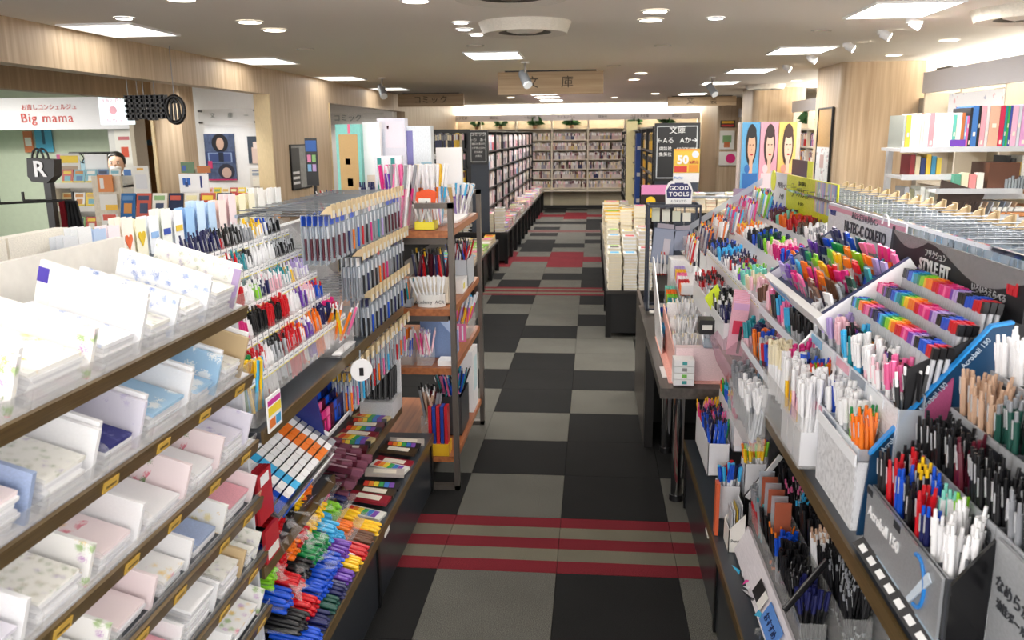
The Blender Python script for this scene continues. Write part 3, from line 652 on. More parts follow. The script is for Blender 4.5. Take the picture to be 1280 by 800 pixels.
# on the left (aisle) face of the near column: local x runs along -Y
poster('framed_poster', 'tall black framed brown and white notice on the near wooden column', Matrix.Translation((2.55, 10.05, 1.12)) @ Matrix.Rotation(-math.pi/2, 4, 'Z'), .55, .92, BLACK,
       [P('#b08a55'), (.0, 1, 0, .55, printed('notice_grid', '#d8d8d6', ['#a9a9a9', '#b58a8a', '#999999'], 18, .35)), (.3, .6, .3, .46, P('#b89a94'))])
poster('framed_poster', 'narrow black framed poster on the middle wooden column', Matrix.Translation((2.55, 15.1, 1.0)) @ Matrix.Rotation(-math.pi/2, 4, 'Z'), .6, .78, BLACK, [P('#8a8178'), (.2, .7, .5, .9, P('#d9d5cc')), (.3, .8, .1, .4, P('#a8433a'))])
C3 = 18.17
for lab, x, z, wd, ht, pc in (('black and yellow notice on the far column, topmost', 2.2, 1.9, .3, .14, [P('#241f18'), (.08, .92, .55, .9, P('#e0a51c')), (.08, .92, .1, .4, P('#c4281e'))]),
    ('white notice with green figure on the far column, below the black one', 2.2, 1.45, .3, .38, [OFFW, (.2, .8, .35, .75, P('#7aa06a')), (.3, .7, .1, .4, P('#c06a3a'))]),
    ('white notice with magenta disc on the far column, lowest', 2.2, 1.12, .36, .28, [OFFW])):
    t = poster('wall_notice', lab, FM(x + .42, C3 - .02, z), wd, ht, None, pc, 'notice')
    if 'disc' in lab: MB().cyl((x + .66, C3 - .02, z + .14), (x + .66, C3 - .024, z + .14), .1, .1, 16, P('#d81f78')).ob('disc', t)
# ================================================================== NEIGHBOUR SHOP on the left
t = T('shop_sign', 'white soffit sign with red hand-drawn lettering', 'sign', (-7.3, 10.9, 2.0))
RD = P('#c4372f'); text('lettering', 'Big mama', .17, RD, face((-7.35, 10.89, 2.08), .02), t, spacing=1.15); text('small_lettering', 'お直しコンシェルジュ', .08, RD, face((-7.3, 10.89, 2.22)), t)
t = T('light_box_sign', 'glowing white box sign beside the black metal letters', 'sign', (-5.85, 10, 2.0)); MB().box(-6.02, -5.66, 9.95, 10.1, 1.97, 2.3, emis('lightbox', '#dfeff2', 1.1)).ob('glowing_face', t); MB().cyl((-5.95, 10.02, 2.3), (-5.95, 10.02, 2.5), .008, .008, 6, GREYM).cyl((-5.73, 10.02, 2.3), (-5.73, 10.02, 2.5), .008, .008, 6, GREYM).ob('hanger_rods', t)
for z, s, b in ((2.25, .06, '洋服お直し'), (2.02, .05, 'Big Mama')): text('lettering', b, s, P('#d0607a'), face((-5.84, 9.945, z)), t)
MB().cyl((-5.84, 9.945, 2.14), (-5.84, 9.94, 2.14), .05, .05, 10, P('#e0a0b0')).ob('emblem', t)
t = T('relaxation_sign', 'blue and green letters on the brown wall', 'sign', (-6.6, 12.3, 1.7)); text('lettering', 'RelaXE', .16, P('#5f8fb0'), face((-6.6, 12.285, 1.75)), t, bold=.006)
# hanging black metal letters and ring
t = T('metal_logo_sign', 'black cut-out metal lettering with a ring, hung on wires', 'sign', (-3.5, 6.5, 2.0)); BM = P('#161413', .35)
mb = MB(); r = random.Random(5)
for k in range(4):
    x = -3.7 + k*.085
    for z in (1.96, 2.0, 2.04, 2.08, 2.11): mb.box(x, x + .078, 6.47, 6.53, z, z + .024, BM)
    for q in range(2): mb.box(x + .012 + q*.04, x + .032 + q*.04, 6.47, 6.53, 1.94 + .01*(k % 2), 2.13, BM)
mb.ob('metal_letters', t)
mb = MB(); n = 24; cx, cz, R0 = -3.3, 2.02, .075
mb2 = [(cx + R0*math.cos(2*math.pi*k/n), 6.5, cz + 1.35*R0*math.sin(2*math.pi*k/n)) for k in range(n + 1)]
mb.tube(mb2, .018, 6, BM); mb.tube([(cx-.035, 6.5, cz-.08), (cx-.03, 6.5, cz+.05), (cx, 6.5, cz+.08), (cx+.03, 6.5, cz+.05), (cx+.035, 6.5, cz-.08)], .013, 6, BM); mb.box(cx-.006, cx+.006, 6.49, 6.51, cz-.09, cz+.06, BM); mb.ob('ring_emblem', t)
mb = MB()
for x in (-3.68, -3.6, -3.55, -3.46, -3.3): mb.cyl((x, 6.5, 2.1), (x, 6.5, 2.5), .003, .003, 5, GREYM)
mb.ob('wires', t)
# sign plate and posters on the white inner wall (faces -Y at 8.95)
t = T('clear_sign_plate', 'clear standoff sign plate for pocket books above the posters', 'sign', (-3.9, 8.93, 2.02)); MB().box(-4.26, -3.62, 8.9, 8.91, 1.93, 2.1, ACR).ob('plate', t)
mb = MB()
for x in (-4.25, -3.63):
    for z in (1.96, 2.08): mb.cyl((x, 8.88, z), (x, 8.95, z), .01, .01, 8, P('#333333'))
mb.ob('standoffs', t)
for s, x in (('文', -4.1), ('庫', -3.9), ('▸▸▸', -3.72)): text('lettering', s, .06 if s != '▸▸▸' else .04, P('#4b5a55'), face((x, 8.89, 2.03)), t)
NB = P('#27304f', .4)
poster('film_poster', 'dark blue film poster with two faces, on the white wall', FM(-4.24, 8.93, 1.34), .34, .5, None, [P('#4a5878', var=.3, scale=9), (.25, .8, .6, 1, (P('#1c1c24'),)), (.4, .66, .66, .92, (P('#c9a692'),)), (.4, .95, .02, .36, (P('#2a2c3c'),)), (.52, .84, .05, .28, (P('#c3a699'),)), (0, 1, .37, .62, P('#31406a')), (.1, .9, .385, .6, P('#8fa2c4')), (.14, .86, .4, .585, P('#3a4b7c')), (.45, .62, .4, .6, P('#20283c')), (.08, .22, .26, .42, P('#c23a6a')), (0, 1, 0, .03, P('#bb2a60'))])
poster('film_poster', 'dark poster with a pale figure, right part of the white wall', FM(-3.75, 8.93, 1.52), .28, .29, None, [P('#2c3a4c', var=.3), (.15, .5, 0, .6, P('#dcc4b8')), (.22, .4, .55, .8, P('#e8d6cc')), (.6, .98, .3, 1, P('#24509a')), (.65, .98, .02, .2, P('#d42a7a')), (.38, .5, .8, .98, P('#d0862a'))])
poster('event_notice', 'white notice with small coloured drawings under the pale-figure poster', FM(-3.75, 8.93, 1.27), .28, .2, None, [OFFW, (.1, .9, .05, .5, printed('draw_print', '#f2efe2', ['#e6c94a', '#7aa3d8', '#e08a8a'], 30, .35)), (.1, .8, .82, .9, P('#8a93a8')), (.1, .6, .6, .75, P('#9aa6b4'))], 'notice')
# wall between the openings: framed picture
poster('framed_poster', 'black framed grey picture on the left wooden wall', Matrix.Translation((-3.39, 9.25, 1.22)) @ Matrix.Rotation(math.pi/2, 4, 'Z'), .62, .48, BLACK, [P('#a4a6a4', var=.2, scale=8), (0, .45, 0, .95, P('#4b4b49', var=.4)), (.05, .4, .1, .16, WHITE), (.05, .4, .22, .28, WHITE), (.05, .4, .34, .4, WHITE)])
# comic sign plate in second opening
t = T('clear_sign_plate', 'clear standoff sign plate for comics in the far left opening', 'sign', (-4.2, 14.88, 2.1)); MB().box(-4.9, -3.7, 14.84, 14.85, 2.0, 2.2, ACR).ob('plate', t)
text('lettering', 'コミック', .13, P('#6a7570'), face((-4.35, 14.83, 2.11)), t)
t = poster('aisle_sign', 'black comic sign with an arrow, left behind the display cards', FM(-3.0, 12, 1.4), .34, .45, None, [BLACK, (.08, .92, .05, .95, P('#2a2c2c')), (.1, .9, .3, .9, P('#101010'))], 'sign'); text('lettering', '←', .14, WHITE, face((-2.83, 11.99, 1.55)), t)
for i, (x, z, c) in enumerate(((-4.95, 1.35, '#2a1f26'), (-4.6, 1.1, '#3b2b30'))): tag(MB().box(x, x + .3, 13.2, 13.4, 0, z + .4, P(c)).ob('dark_shelf_unit', origin=(x, 13.3, 0)), f'dark shelf unit inside the far left opening, {["left", "right"][i]}', 'shelf')
# blue tie poster, orange sheets, glass wall frames
poster('wall_poster', 'light blue poster with a dark tie on the green shop wall', FM(-8.02, 11.56, 1.62), .26, .38, None, [P('#4fa3c8'), (.42, .58, .3, .95, P('#28506a'))])
poster('wall_poster', 'small orange and white sheet left of the blue tie poster', FM(-8.2, 11.56, 1.62), .14, .3, None, [P('#c9734a'), (.15, .85, .3, .7, OFFW)])
poster('wall_poster', 'white standing banner with a red and blue figure', FM(-6.5, 11.03, 1.0), .26, .92, None, [OFFW, (.3, .7, .6, .75, P('#d0533a')), (.3, .7, .3, .42, P('#4a6fa8')), (.2, .8, .85, .9, P('#c06a70'))])
t = T('wall_mirror', 'pale glass partition with a white frame at the far left', 'partition', (-7.9, 8.9, 0)); MB().box(-8.9, -7.5, 9.6, 9.62, 0, 1.93, acrylic('green_glass', '#cfe6dc', .45, .1)).ob('glass', t); MB().box(-7.52, -7.48, 9.58, 9.64, 0, 1.93, WHITE).ob('frame', t)
# clothes rail with jackets
t = T('clothes_rail', 'black clothes rail with hangers behind the magazine racks', 'clothes rail', (-6.6, 10.6, 0)); mb = MB(); mb.tube([(-6.9, 10.6, 0), (-6.9, 10.6, 1.62), (-6.3, 10.6, 1.62), (-6.3, 10.6, 0)], .015, 6, BLACK)
for k in range(6): x = -6.85 + k*.1; mb.tube([(x, 10.6, 1.62), (x, 10.45, 1.5), (x, 10.75, 1.5), (x, 10.6, 1.62)], .008, 5, BLACK)
mb.ob('rail', t); MB().prism([(10.42, 1.0), (10.78, 1.0), (10.7, 1.5), (10.6, 1.56), (10.5, 1.5)], -6.7, -6.6, P('#7d98a4'), 'X').ob('jacket', t)
# magazine racks (white, stepped) facing +X/-Y
GAY = ['#d9b36a', '#5c86b4', '#e8e4da', '#c45a4a', '#f0d04a', '#8fb37a', '#e6b4b8', '#3d4a66', '#f4f2ec', '#cf8f4a', '#7fb8c8', '#e9e0b0']
def covers(name, noun, cat, where, grp, x0, x1, y, z, n, ht, lean=.25, cols=GAY, wd=None, bottom=None, tagc=None):
    """face-out magazines leaning back on a rack, seen from -Y"""
    w_ = (x1 - x0)/n
    for k in range(n):
        x = x0 + k*w_; c = RND.choice(cols); M = Matrix.Translation((x, y, z)) @ Matrix.Rotation(-lean, 4, 'X')
        t = T(name, f'{noun} {where}', cat, (x + w_/2, y, z), grp); a = MB(); a.box(.004, w_ - .006, 0, .008, 0, ht, P(c, .35), M); a.ob('cover', t)
        if ht*w_ > .008 or True:
            b = MB(); b.box(w_*.15, w_*.8, -.002, 0, ht*.72, ht*.9, P(RND.choice(cols), .4), M); b.box(w_*.25, w_*.75, -.002, 0, ht*.2, ht*.6, P(RND.choice(cols), .4), M); b.ob('cover_print', t)
            if tagc: d = MB(); d.box(.004, w_-.006, -.006, -.003, 0, ht*.28, P(tagc, .4), M); d.ob('price_band', t)
def rack(label, x0, x1, y, zs, z0, mat=OFFW, depth=.35):
    t = T('magazine_rack', label, 'rack', ((x0+x1)/2, y + depth/2, 0))
    MB().box(x0, x1, y + depth - .02, y + depth, 0, zs[-1] + .08, mat).ob('back_panel', t)
    for x in (x0, x1 - .015): MB().box(x, x + .015, y, y + depth, 0, zs[-1], mat).ob('side_panel', t)
    for i, z in enumerate(zs): MB().box(x0, x1, y + .04*i, y + depth, z - .02, z, mat).box(x0, x1, y + .04*i - .01, y + .04*i, z - .02, z + .03, mat).ob('shelf', t)
    return t
rack('white stepped rack of yellow-tagged booklets below the red lettering sign', -4.95, -4.3, 7.2, [.7, .95, 1.17, 1.38], 0)
for i, z in enumerate((.95, 1.17, 1.38)): covers('booklet', 'yellow-banded booklet', 'booklet', f'on the {["third", "second", "top"][i]} step of the white stepped rack', f'booklets on {["third", "second", "top"][i]} step of the white rack', -4.92, -4.34, 7.26 + .04*(i+1), z, 5, .15, tagc='#f0d850')
poster('price_board', 'yellow and white campaign board above the white stepped rack', FM(-4.99, 7.45, 1.48), .23, .19, None, [OFFW, (.05, .95, .55, .9, P('#f2d23a')), (.05, .2, .7, .95, P('#e56aa0')), (.1, .9, .1, .4, P('#b9a48c'))], 'notice')
poster('price_board', 'plain white board right of the campaign board', FM(-4.74, 7.5, 1.48), .22, .18, None, [WHITE], 'notice')
rack('long row of face-out magazines beyond the letter-set shelves', -3.15, -1.95, 5.15, [.9, 1.1, 1.26], 0, P('#8a7a68'), .3)
covers('magazine', 'face-out magazine', 'magazine', 'in the upper row beyond the letter sets', 'magazines in the upper row beyond the letter sets', -3.09, -2.0, 5.2, 1.29, 10, .165, cols=GAY + ['#1c2a4a', '#23609a', '#c23040'])
covers('magazine', 'face-out magazine', 'magazine', 'in the lower row beyond the letter sets', 'magazines in the lower row beyond the letter sets', -3.09, -2.0, 5.14, 1.13, 10, .13, cols=GAY + ['#e8e8ea', '#f2f2f2'])
rack('far white rack of colourful magazines under the film posters', -4.2, -3.45, 8.3, [.8, 1.0, 1.15], 0)
for i, z in enumerate((.8, 1.0, 1.15)): covers('magazine', 'small colourful magazine', 'magazine', f'on the {["low", "middle", "high"][i]} step under the film posters', f'magazines {["low", "middle", "high"][i]} under the film posters', -4.18, -3.48, 8.34, z, 8, .15)
# stands of cards beside the person
for lab, x, y, z, wd, ht, pc in (('white framed notice standing right of the masked woman', -3.77, 6.6, 1.35, .14, .23, [OFFW, (.3, .7, .85, .93, P('#e0a63a')), (.15, .85, .2, .7, P('#d8d8da'))]),
   ('orange and white card left of the masked woman', -4.08, 6.6, 1.37, .13, .14, [P('#d9823c'), (.15, .4, .2, .8, OFFW)]), ('white and yellow card below the orange card', -4.08, 6.6, 1.22, .15, .13, [OFFW, (.3, 1, 0, .35, P('#e8b62a'))]),
   ('white card with a red corner, lowest of the hanging cards', -4.02, 6.5, 1.08, .14, .12, [OFFW, (.1, .9, .55, .95, P('#d5503a'))]), ('print of a blue butterfly and a blue figure on white paper', -2.71, 5.3, 1.44, .2, .13, [WHITE, (.12, .24, .45, .8, P('#1f5fb8')), (.26, .38, .45, .8, P('#1f5fb8')), (.2, .3, .35, .6, P('#123a78')), (.72, .78, .3, .9, P('#20307c'))]),
   ('small landscape print above the butterfly print', -2.70, 5.32, 1.575, .09, .07, [P('#5c7a5a', var=.4), (.1, .4, .2, .7, P('#3a5aa0'))]), ('small orange plank sign right of the landscape print', -2.59, 5.32, 1.575, .09, .045, [P('#b36c34')]),
   ('poster stand with pink and blue cards by the wooden wall', -2.09, 6.0, 1.45, .09, .34, [P('#2a2c2e'), (.05, .95, .72, .95, P('#2a62b4')), (.15, .45, .5, .65, P('#e58ab8')), (.55, .85, .5, .65, P('#8fc47a')), (.15, .45, .3, .45, P('#7fb6e0')), (.55, .85, .3, .45, P('#c2a6dc'))])):
    poster('display_card', lab, FM(x, y, z), wd, ht, None, pc, 'card', .006)
MB().box(-4.15, -3.55, 6.63, 6.9, 0, 1.12, P('#cdbfa8')).box(-4.15, -3.9, 6.63, 6.66, 1.12, 1.5, P('#d8cdb8')).box(-3.72, -3.68, 6.63, 6.66, 1.12, 1.4, OFFW).ob('card_stand', label='beige stand with clear panel carrying the hanging cards', cat='stand')
MB().box(-2.68, -2.56, 5.35, 5.38, 1.3, 1.6, P('#bdb3a2')).ob('board', label='grey board behind the butterfly print', cat='board')
MB().box(-2.05, -2.03, 6.02, 6.04, 0, 1.6, BLACK).box(-2.15, -1.93, 5.9, 6.15, 0, .02, BLACK).ob('card_pole', label='black pole holding the blue headed poster stand', cat='stand')
# black bag-shaped sign on a hook rail with scarves and bags
t = T('bag_sign_stand', 'black shopping-bag shaped sign with a white R on a hook pole', 'sign', (-3.08, 4.5, 0))
MB().prism([(-3.17, 1.6), (-3.15, 1.57), (-3.06, 1.56), (-3.01, 1.6), (-3.0, 1.69), (-3.16, 1.70)], 4.46, 4.53, BM).ob('bag_panel', t)
mb = MB()
for dx in (0, .03): mb.tube([(-3.12 + dx + .035*math.cos(a), 4.5, 1.69 + .06*math.sin(a)) for a in [math.pi*k/8 for k in range(9)]], .006, 6, BM)
mb.ob('bag_handle', t); text('lettering', 'R', .12, WHITE, face((-3.09, 4.455, 1.635)), t, bold=.003)
MB().box(-3.1, -3.06, 4.49, 4.53, 0, 1.57, BM).ob('pole', t)
mb = MB(); mb.tube([(-3.24, 4.5, 1.51), (-3.24, 4.5, 1.46), (-2.94, 4.5, 1.46), (-2.94, 4.5, 1.51)], .008, 6, BM); mb.tube([(-3.24, 4.3, 1.5), (-3.24, 4.3, 1.46), (-2.96, 4.52, 1.46)], .007, 6, BM); mb.ob('hook_rail', t); MB().cyl((-3.08, 4.5, 0), (-3.08, 4.5, .02), .18, .18, 16, BM).ob('base', t)
def drape(name, lab, x, wt, wb, z0, z1, y, c, cat):
    mb = MB(); n = 6
    for k in range(n):
        a0 = -wt/2 + wt*k/n; a1 = -wt/2 + wt*(k+1)/n; b0 = -wb/2 + wb*k/n; b1 = -wb/2 + wb*(k+1)/n; o0 = .014*((k % 2)*2-1); o1 = -o0
        for th in (0, .006): mb.add([(x+a0, y+o0+th, z1), (x+a1, y+o1+th, z1), (x+b1+.03, y+o1*2+th, z0), (x+b0+.03, y+o0*2+th, z0)], [(0, 1, 2, 3)], P(c, .8))
    mb.ob(name, label=lab, cat=cat, origin=(x, y, z0))
drape('scarf', 'dark red strap hanging from the hook rail', -3.0, .03, .05, 1.0, 1.46, 4.49, '#8c1a26', 'strap'); drape('scarf', 'wide black scarf hanging at the right end of the hook rail', -2.94, .05, .16, 1.0, 1.46, 4.49, '#1b1b1e', 'scarf')
drape('apron', 'mustard yellow apron hanging behind the sign pole', -3.05, .08, .13, 1.0, 1.42, 4.62, '#c98a1e', 'apron'); drape('scarf', 'black strap between the red strap and the wide scarf', -2.97, .03, .05, 1.05, 1.46, 4.5, '#121214', 'strap')
tag(MB().box(-3.2, -3.12, 4.4, 4.41, 1.18, 1.25, OFFW, None).ob('paper_tag', origin=(-3.2, 4.4, 1.2)), 'white square paper tag hanging by the bags', 'tag')
mb = MB(); mb.ball((-3.1, 4.38, 1.22), .06, P('#4a1f22', .35), 10, 8, (1, .7, .7)); mb.ob('leather_pouch', label='shiny dark red pouch hanging below the sign', cat='pouch', origin=(-3.1, 4.38, 1.2))
mb = MB(); mb.prism([(-3.16, .98), (-3.08, .98), (-3.07, 1.07), (-3.17, 1.07)], 4.3, 4.36, P('#d8582a')); mb.ob('orange_bag', label='small orange bag hanging below the dark red pouch', cat='bag', origin=(-3.1, 4.33, 1))
# ------------------------------------------------------------------ people
SKIN = P('#e2b9a0', .5, var=.03); HAIR = P('#17120f', .4)
def skinned(name, pts, edges, mat, parent, sub=2):
    me = bpy.data.meshes.new(name); me.from_pydata([p[0] for p in pts], edges, []); me.materials.append(mat)
    o = bpy.data.objects.new(name, me); COL.objects.link(o); o.parent = parent
    m = o.modifiers.new('skin', 'SKIN'); m.use_smooth_shade = True
    for i, p in enumerate(pts):
        r = p[1]; me.skin_vertices[0].data[i].radius = r if isinstance(r, tuple) else (r, r)
    me.skin_vertices[0].data[0].use_root = True
    s = o.modifiers.new('sub', 'SUBSURF'); s.levels = sub; s.render_levels = sub
    return o
def person(label, loc, yaw, s, top, trousers, hair=HAIR, mask=True, lean=0):
    t = T('person', label, 'person', loc); t.rotation_euler = (0, 0, yaw)
    # faces -Y; units for a 1.65 m figure
    B_ = [((0, 0, .93), (.15, .11)), ((0, 0, 1.05), (.135, .1)), ((0, 0, 1.2), (.15, .105)), ((0, .01, 1.34), (.15, .1)), ((0, .01, 1.41), .07), ((0, -.005, 1.46), .05),
          ((.16, .01, 1.35), .058), ((.2, .0, 1.1), .046), ((.13, -.2, 1.02), .036), ((.1, -.26, 1.03), .028), ((-.16, .01, 1.35), .058), ((-.2, -.01, 1.1), .046), ((-.12, -.2, 1.08), .036), ((-.08, -.26, 1.1), .028),
          ((.09, 0, .85), .1), ((.1, -.01, .48), .065), ((.1, .02, .09), .045), ((.1, -.1, .04), .04), ((-.09, 0, .85), .1), ((-.1, -.01, .48), .065), ((-.1, .02, .09), .045), ((-.1, -.1, .04), .04)]
    E_ = [(0, 1), (1, 2), (2, 3), (3, 4), (4, 5), (3, 6), (6, 7), (7, 8), (8, 9), (3, 10), (10, 11), (11, 12), (12, 13), (0, 14), (14, 15), (15, 16), (16, 17), (0, 18), (18, 19), (19, 20), (20, 21)]
    skinned('body', B_, E_, top, t)
    tr = [((0, 0, .95), (.16, .12)), ((.09, 0, .85), .108), ((.1, -.01, .48), .074), ((.1, .02, .12), .055), ((-.09, 0, .85), .108), ((-.1, -.01, .48), .074), ((-.1, .02, .12), .055)]
    skinned('trousers', tr, [(0, 1), (1, 2), (2, 3), (0, 4), (4, 5), (5, 6)], trousers, t)
    hd = MB(); hd.ball((0, -.01, 1.555), .095, SKIN, 20, 14, (.82, .98, 1.15)); hd.cyl((0, 0, 1.42), (0, 0, 1.5), .045, .045, 12, SKIN)
    hd.ball((0, -.105, 1.545), .014, SKIN, 8, 6, (.8, 1, 1.3)); hd.ball((.08, 0, 1.545), .02, SKIN, 8, 6, (.4, .8, 1.3)); hd.ball((-.08, 0, 1.545), .02, SKIN, 8, 6, (.4, .8, 1.3))
    h = hd.mesh('head'); ho = bpy.data.objects.new('head', h); COL.objects.link(ho); ho.parent = t
    ey = MB()
    for sx in (-1, 1): ey.ball((sx*.032, -.092, 1.565), .011, WHITE, 8, 6, (1.3, .5, .7)); ey.ball((sx*.032, -.097, 1.565), .006, P('#1a120e'), 8, 6); ey.box(sx*.032 - .014, sx*.032 + .014, -.099, -.092, 1.583, 1.587, HAIR)
    eo = bpy.data.objects.new('eyes', ey.mesh('eyes')); COL.objects.link(eo); eo.parent = ho
    hr = MB(); hr.ball((0, .018, 1.585), .104, hair, 18, 12, (.9, .98, 1.0)); hr.ball((0, .11, 1.53), .05, hair, 12, 8)
    hr.v = [v if not (v[1] < -.03 and v[2] < 1.615) else (v[0]*.9, -.03, v[2]) for v in hr.v]
    o = bpy.data.objects.new('hair', hr.mesh('hair')); COL.objects.link(o); o.parent = t
    if mask:
        mk_ = MB(); mk_.ball((0, -.045, 1.515), .07, P('#f2f2f4', .7), 14, 10, (.88, .98, .62)); mk_.box(-.078, -.075, -.05, .01, 1.53, 1.534, WHITE); mk_.box(.075, .078, -.05, .01, 1.53, 1.534, WHITE)
        o = bpy.data.objects.new('face_mask', mk_.mesh('face_mask')); COL.objects.link(o); o.parent = t
    # hands: palm, four fingers and a thumb each
    for sx, bx, bz in ((1, .1, 1.03), (-1, -.08, 1.1)):
        pts = [((bx, -.25, bz), .024), ((bx*.9, -.3, bz), (.032, .018))]; ed = [(0, 1)]
        for k in range(4):
            ox = (k - 1.5)*.018; L_ = (.055, .065, .062, .05)[k]; i = len(pts)
            pts += [((bx*.9 + ox, -.325, bz), .009), ((bx*.9 + ox, -.325 - L_*.6, bz - .012), .008), ((bx*.9 + ox, -.325 - L_*.8, bz - .035), .007)]; ed += [(1, i), (i, i+1), (i+1, i+2)]
        i = len(pts); pts += [((bx*.9 - sx*.035, -.29, bz + .005), .01), ((bx*.9 - sx*.05, -.325, bz + .008), .008)]; ed += [(0, i), (i, i+1)]
        skinned('hand', pts, ed, SKIN, t, 1)
    t.scale = (s, s, s); return t
person('woman in a black hooded jacket and white mask behind the card stand', (-5.02, 8.5, 0), .35, .99, P('#1d2029', .7, var=.1), P('#22242c', .8))
MB().prism([(-5.14, 1.22), (-5.08, 1.22), (-5.06, 1.36), (-5.11, 1.37)], 8.25, 8.29, P('#e8dcc8')).ob('paper_bag', label='pale paper bag held at the chest of the masked woman', cat='bag', origin=(-5, 8.38, 1.3))
person('dark-haired person in black half hidden behind the idol posters', (1.52, 7.7, 0), 2.2, .86, P('#17171b', .7), P('#1a1a1e', .8), mask=False)
t = person('customer in a taupe sweater reaching out at the left edge', (-3.18, 4.0, 0), 1.1, .84, P('#9a8a7a', .8), P('#3a3a40', .8), mask=False)
# cream shop cart, right of the sign stand
t = T('book_trolley', 'metal frame book trolley behind the discount card', 'trolley', (1.1, 8.3, 0)); mb = MB()
for x in (.75, 1.42):
    mb.tube([(x, 8.1, .06), (x, 8.1, 1.2), (x, 8.6, 1.2), (x, 8.6, .06)], .015, 6, GREYM)
mb.tube([(.75, 8.1, 1.2), (1.42, 8.1, 1.2)], .015, 6, GREYM); mb.tube([(.75, 8.6, 1.2), (1.42, 8.6, 1.2)], .015, 6, GREYM); mb.ob('frame', t)
for z in (.3, .7, 1.05): MB().box(.77, 1.4, 8.12, 8.58, z, z + .02, P('#bfae90')).ob('shelf', t)
for k in range(6): stack(.83 + k*.1, 8.3, 1.07, .09, .2, .1 + .03*(k % 3), 3, 'on the metal trolley behind the discount card', ['cream', 'white', 'beige'])
# ================================================================== LEFT GONDOLA
def tag_mesh(y0, y1, x, z0, z1, s):  # price card with yellow foot, facing the aisle
    pass
BASEM = P('#2b2e33', .28, var=.08)
def base_unit(label, x0, x1, y0, y1, h, ys, s):
    """dark cabinet with brass-edged top; s=+1 aisle at +X side, -1 aisle at -X side"""
    t = T('base_cabinet', label, 'cabinet', ((x0+x1)/2, (y0+y1)/2, 0))
    MB().box(x0, x1, y0, y1, h - .03, h, SLATE).ob('worktop', t)
    xf = x1 if s > 0 else x0
    MB().box(min(xf, xf + s*.006), max(xf, xf + s*.006), y0, y1, h - .035, h + .002, BRASS).ob('brass_edge', t)
    MB().box(x0 + .03, x1 - .03, y0 + .01, y1 - .01, .02, h - .03, DARK).ob('carcass', t)
    for a, b in zip(ys[:-1], ys[1:]):
        MB().box(min(xf - s*.03, xf - s*.012), max(xf - s*.03, xf - s*.012), a + .012, b - .012, .02, h - .04, BASEM).ob('front_panel', t)
    for a in ys: MB().box(min(xf - s*.03, xf - s*.004), max(xf - s*.03, xf - s*.004), a - .014, a + .014, .01, h - .036, P('#0d0d0e', .35)).ob('post', t)
    return t
base_unit('dark base cabinet with brass edge under the left shelves', -1.72, -.8, .6, 3.95, .32, [.7, 1.78, 2.86, 3.94], 1)
base_unit('dark base cabinet with brass edge under the right pen shelves', .45, 1.4, .6, 3.85, .355, [.7, 1.74, 2.8, 3.84], -1)
MB().box(-1.28, -1.24, .6, 3.93, .32, 1.45, P('#d9dadc', .4)).ob('gondola_spine', label='pale spine panel of the left shelving run', cat='panel', origin=(-1.26, 2.2, .32))
# ------------------------------------------------------------------ white letter-set shelves, Y .7 - 2.05
u = T('letter_shelving', 'white shelving of letter sets with brass-edged sloping shelves, left foreground', 'shelving', (-1.05, 1.4, .32))
MB().box(-1.24, -1.22, .7, 2.06, .32, 1.55, OFFW).ob('back_panel', u)
MB().box(-1.22, -.93, 2.05, 2.065, .34, 1.33, P('#c9cbd0', .4)).ob('side_panel', u)
SL = math.radians(17); XF = -.9
ZS = [1.37, 1.185, 1.0, .835, .67, .505]; snames = ['top', 'second', 'third', 'fourth', 'fifth', 'lowest']
PR = [printed('lp_flowers', '#f6f5f3', ['#e8a0b4', '#a8c48a', '#f0cf7a', '#c9a0cf'], 38, .34, 1), printed('lp_blue', '#f4f6fa', ['#7f9ad6', '#5f7fc8', '#a9bce8'], 46, .3, 2),
      printed('lp_small', '#f5f4ee', ['#b9b49a', '#8fa07c', '#a89ac0'], 60, .28, 3), printed('lp_yellow', '#f4f3ef', ['#e9bf52', '#e8d9a0', '#e6a95a'], 34, .34, 4), printed('lp_violet', '#e7e4f0', ['#9a86c4', '#c9bfe0'], 50, .3, 5),
      printed('lp_cloud', '#a8cdea', ['#f4f8fb', '#eef4f9'], 22, .42, 6), printed('lp_kraft', '#cdb48c', ['#4a4436', '#6d6350', '#3d4a66'], 52, .26, 7), printed('lp_night', '#2c2f7a', ['#c8c9f0', '#8f93d8'], 60, .2, 8),
      printed('lp_rose', '#f3e4e6', ['#e58a9a', '#7c9a6a', '#e8b04a'], 30, .38, 9), P('#f4f4f6', .45, var=.02), P('#9fb0d2', .4), P('#e9a8b4', .5)]
DESC = {0: 'pastel flower', 1: 'blue flower', 2: 'tiny floral', 3: 'yellow flower', 4: 'pale violet', 5: 'cloud-print sky blue', 6: 'kraft leaf-print', 7: 'night-blue', 8: 'rose print', 9: 'plain white', 10: 'plain pale blue', 11: 'plain pink'}
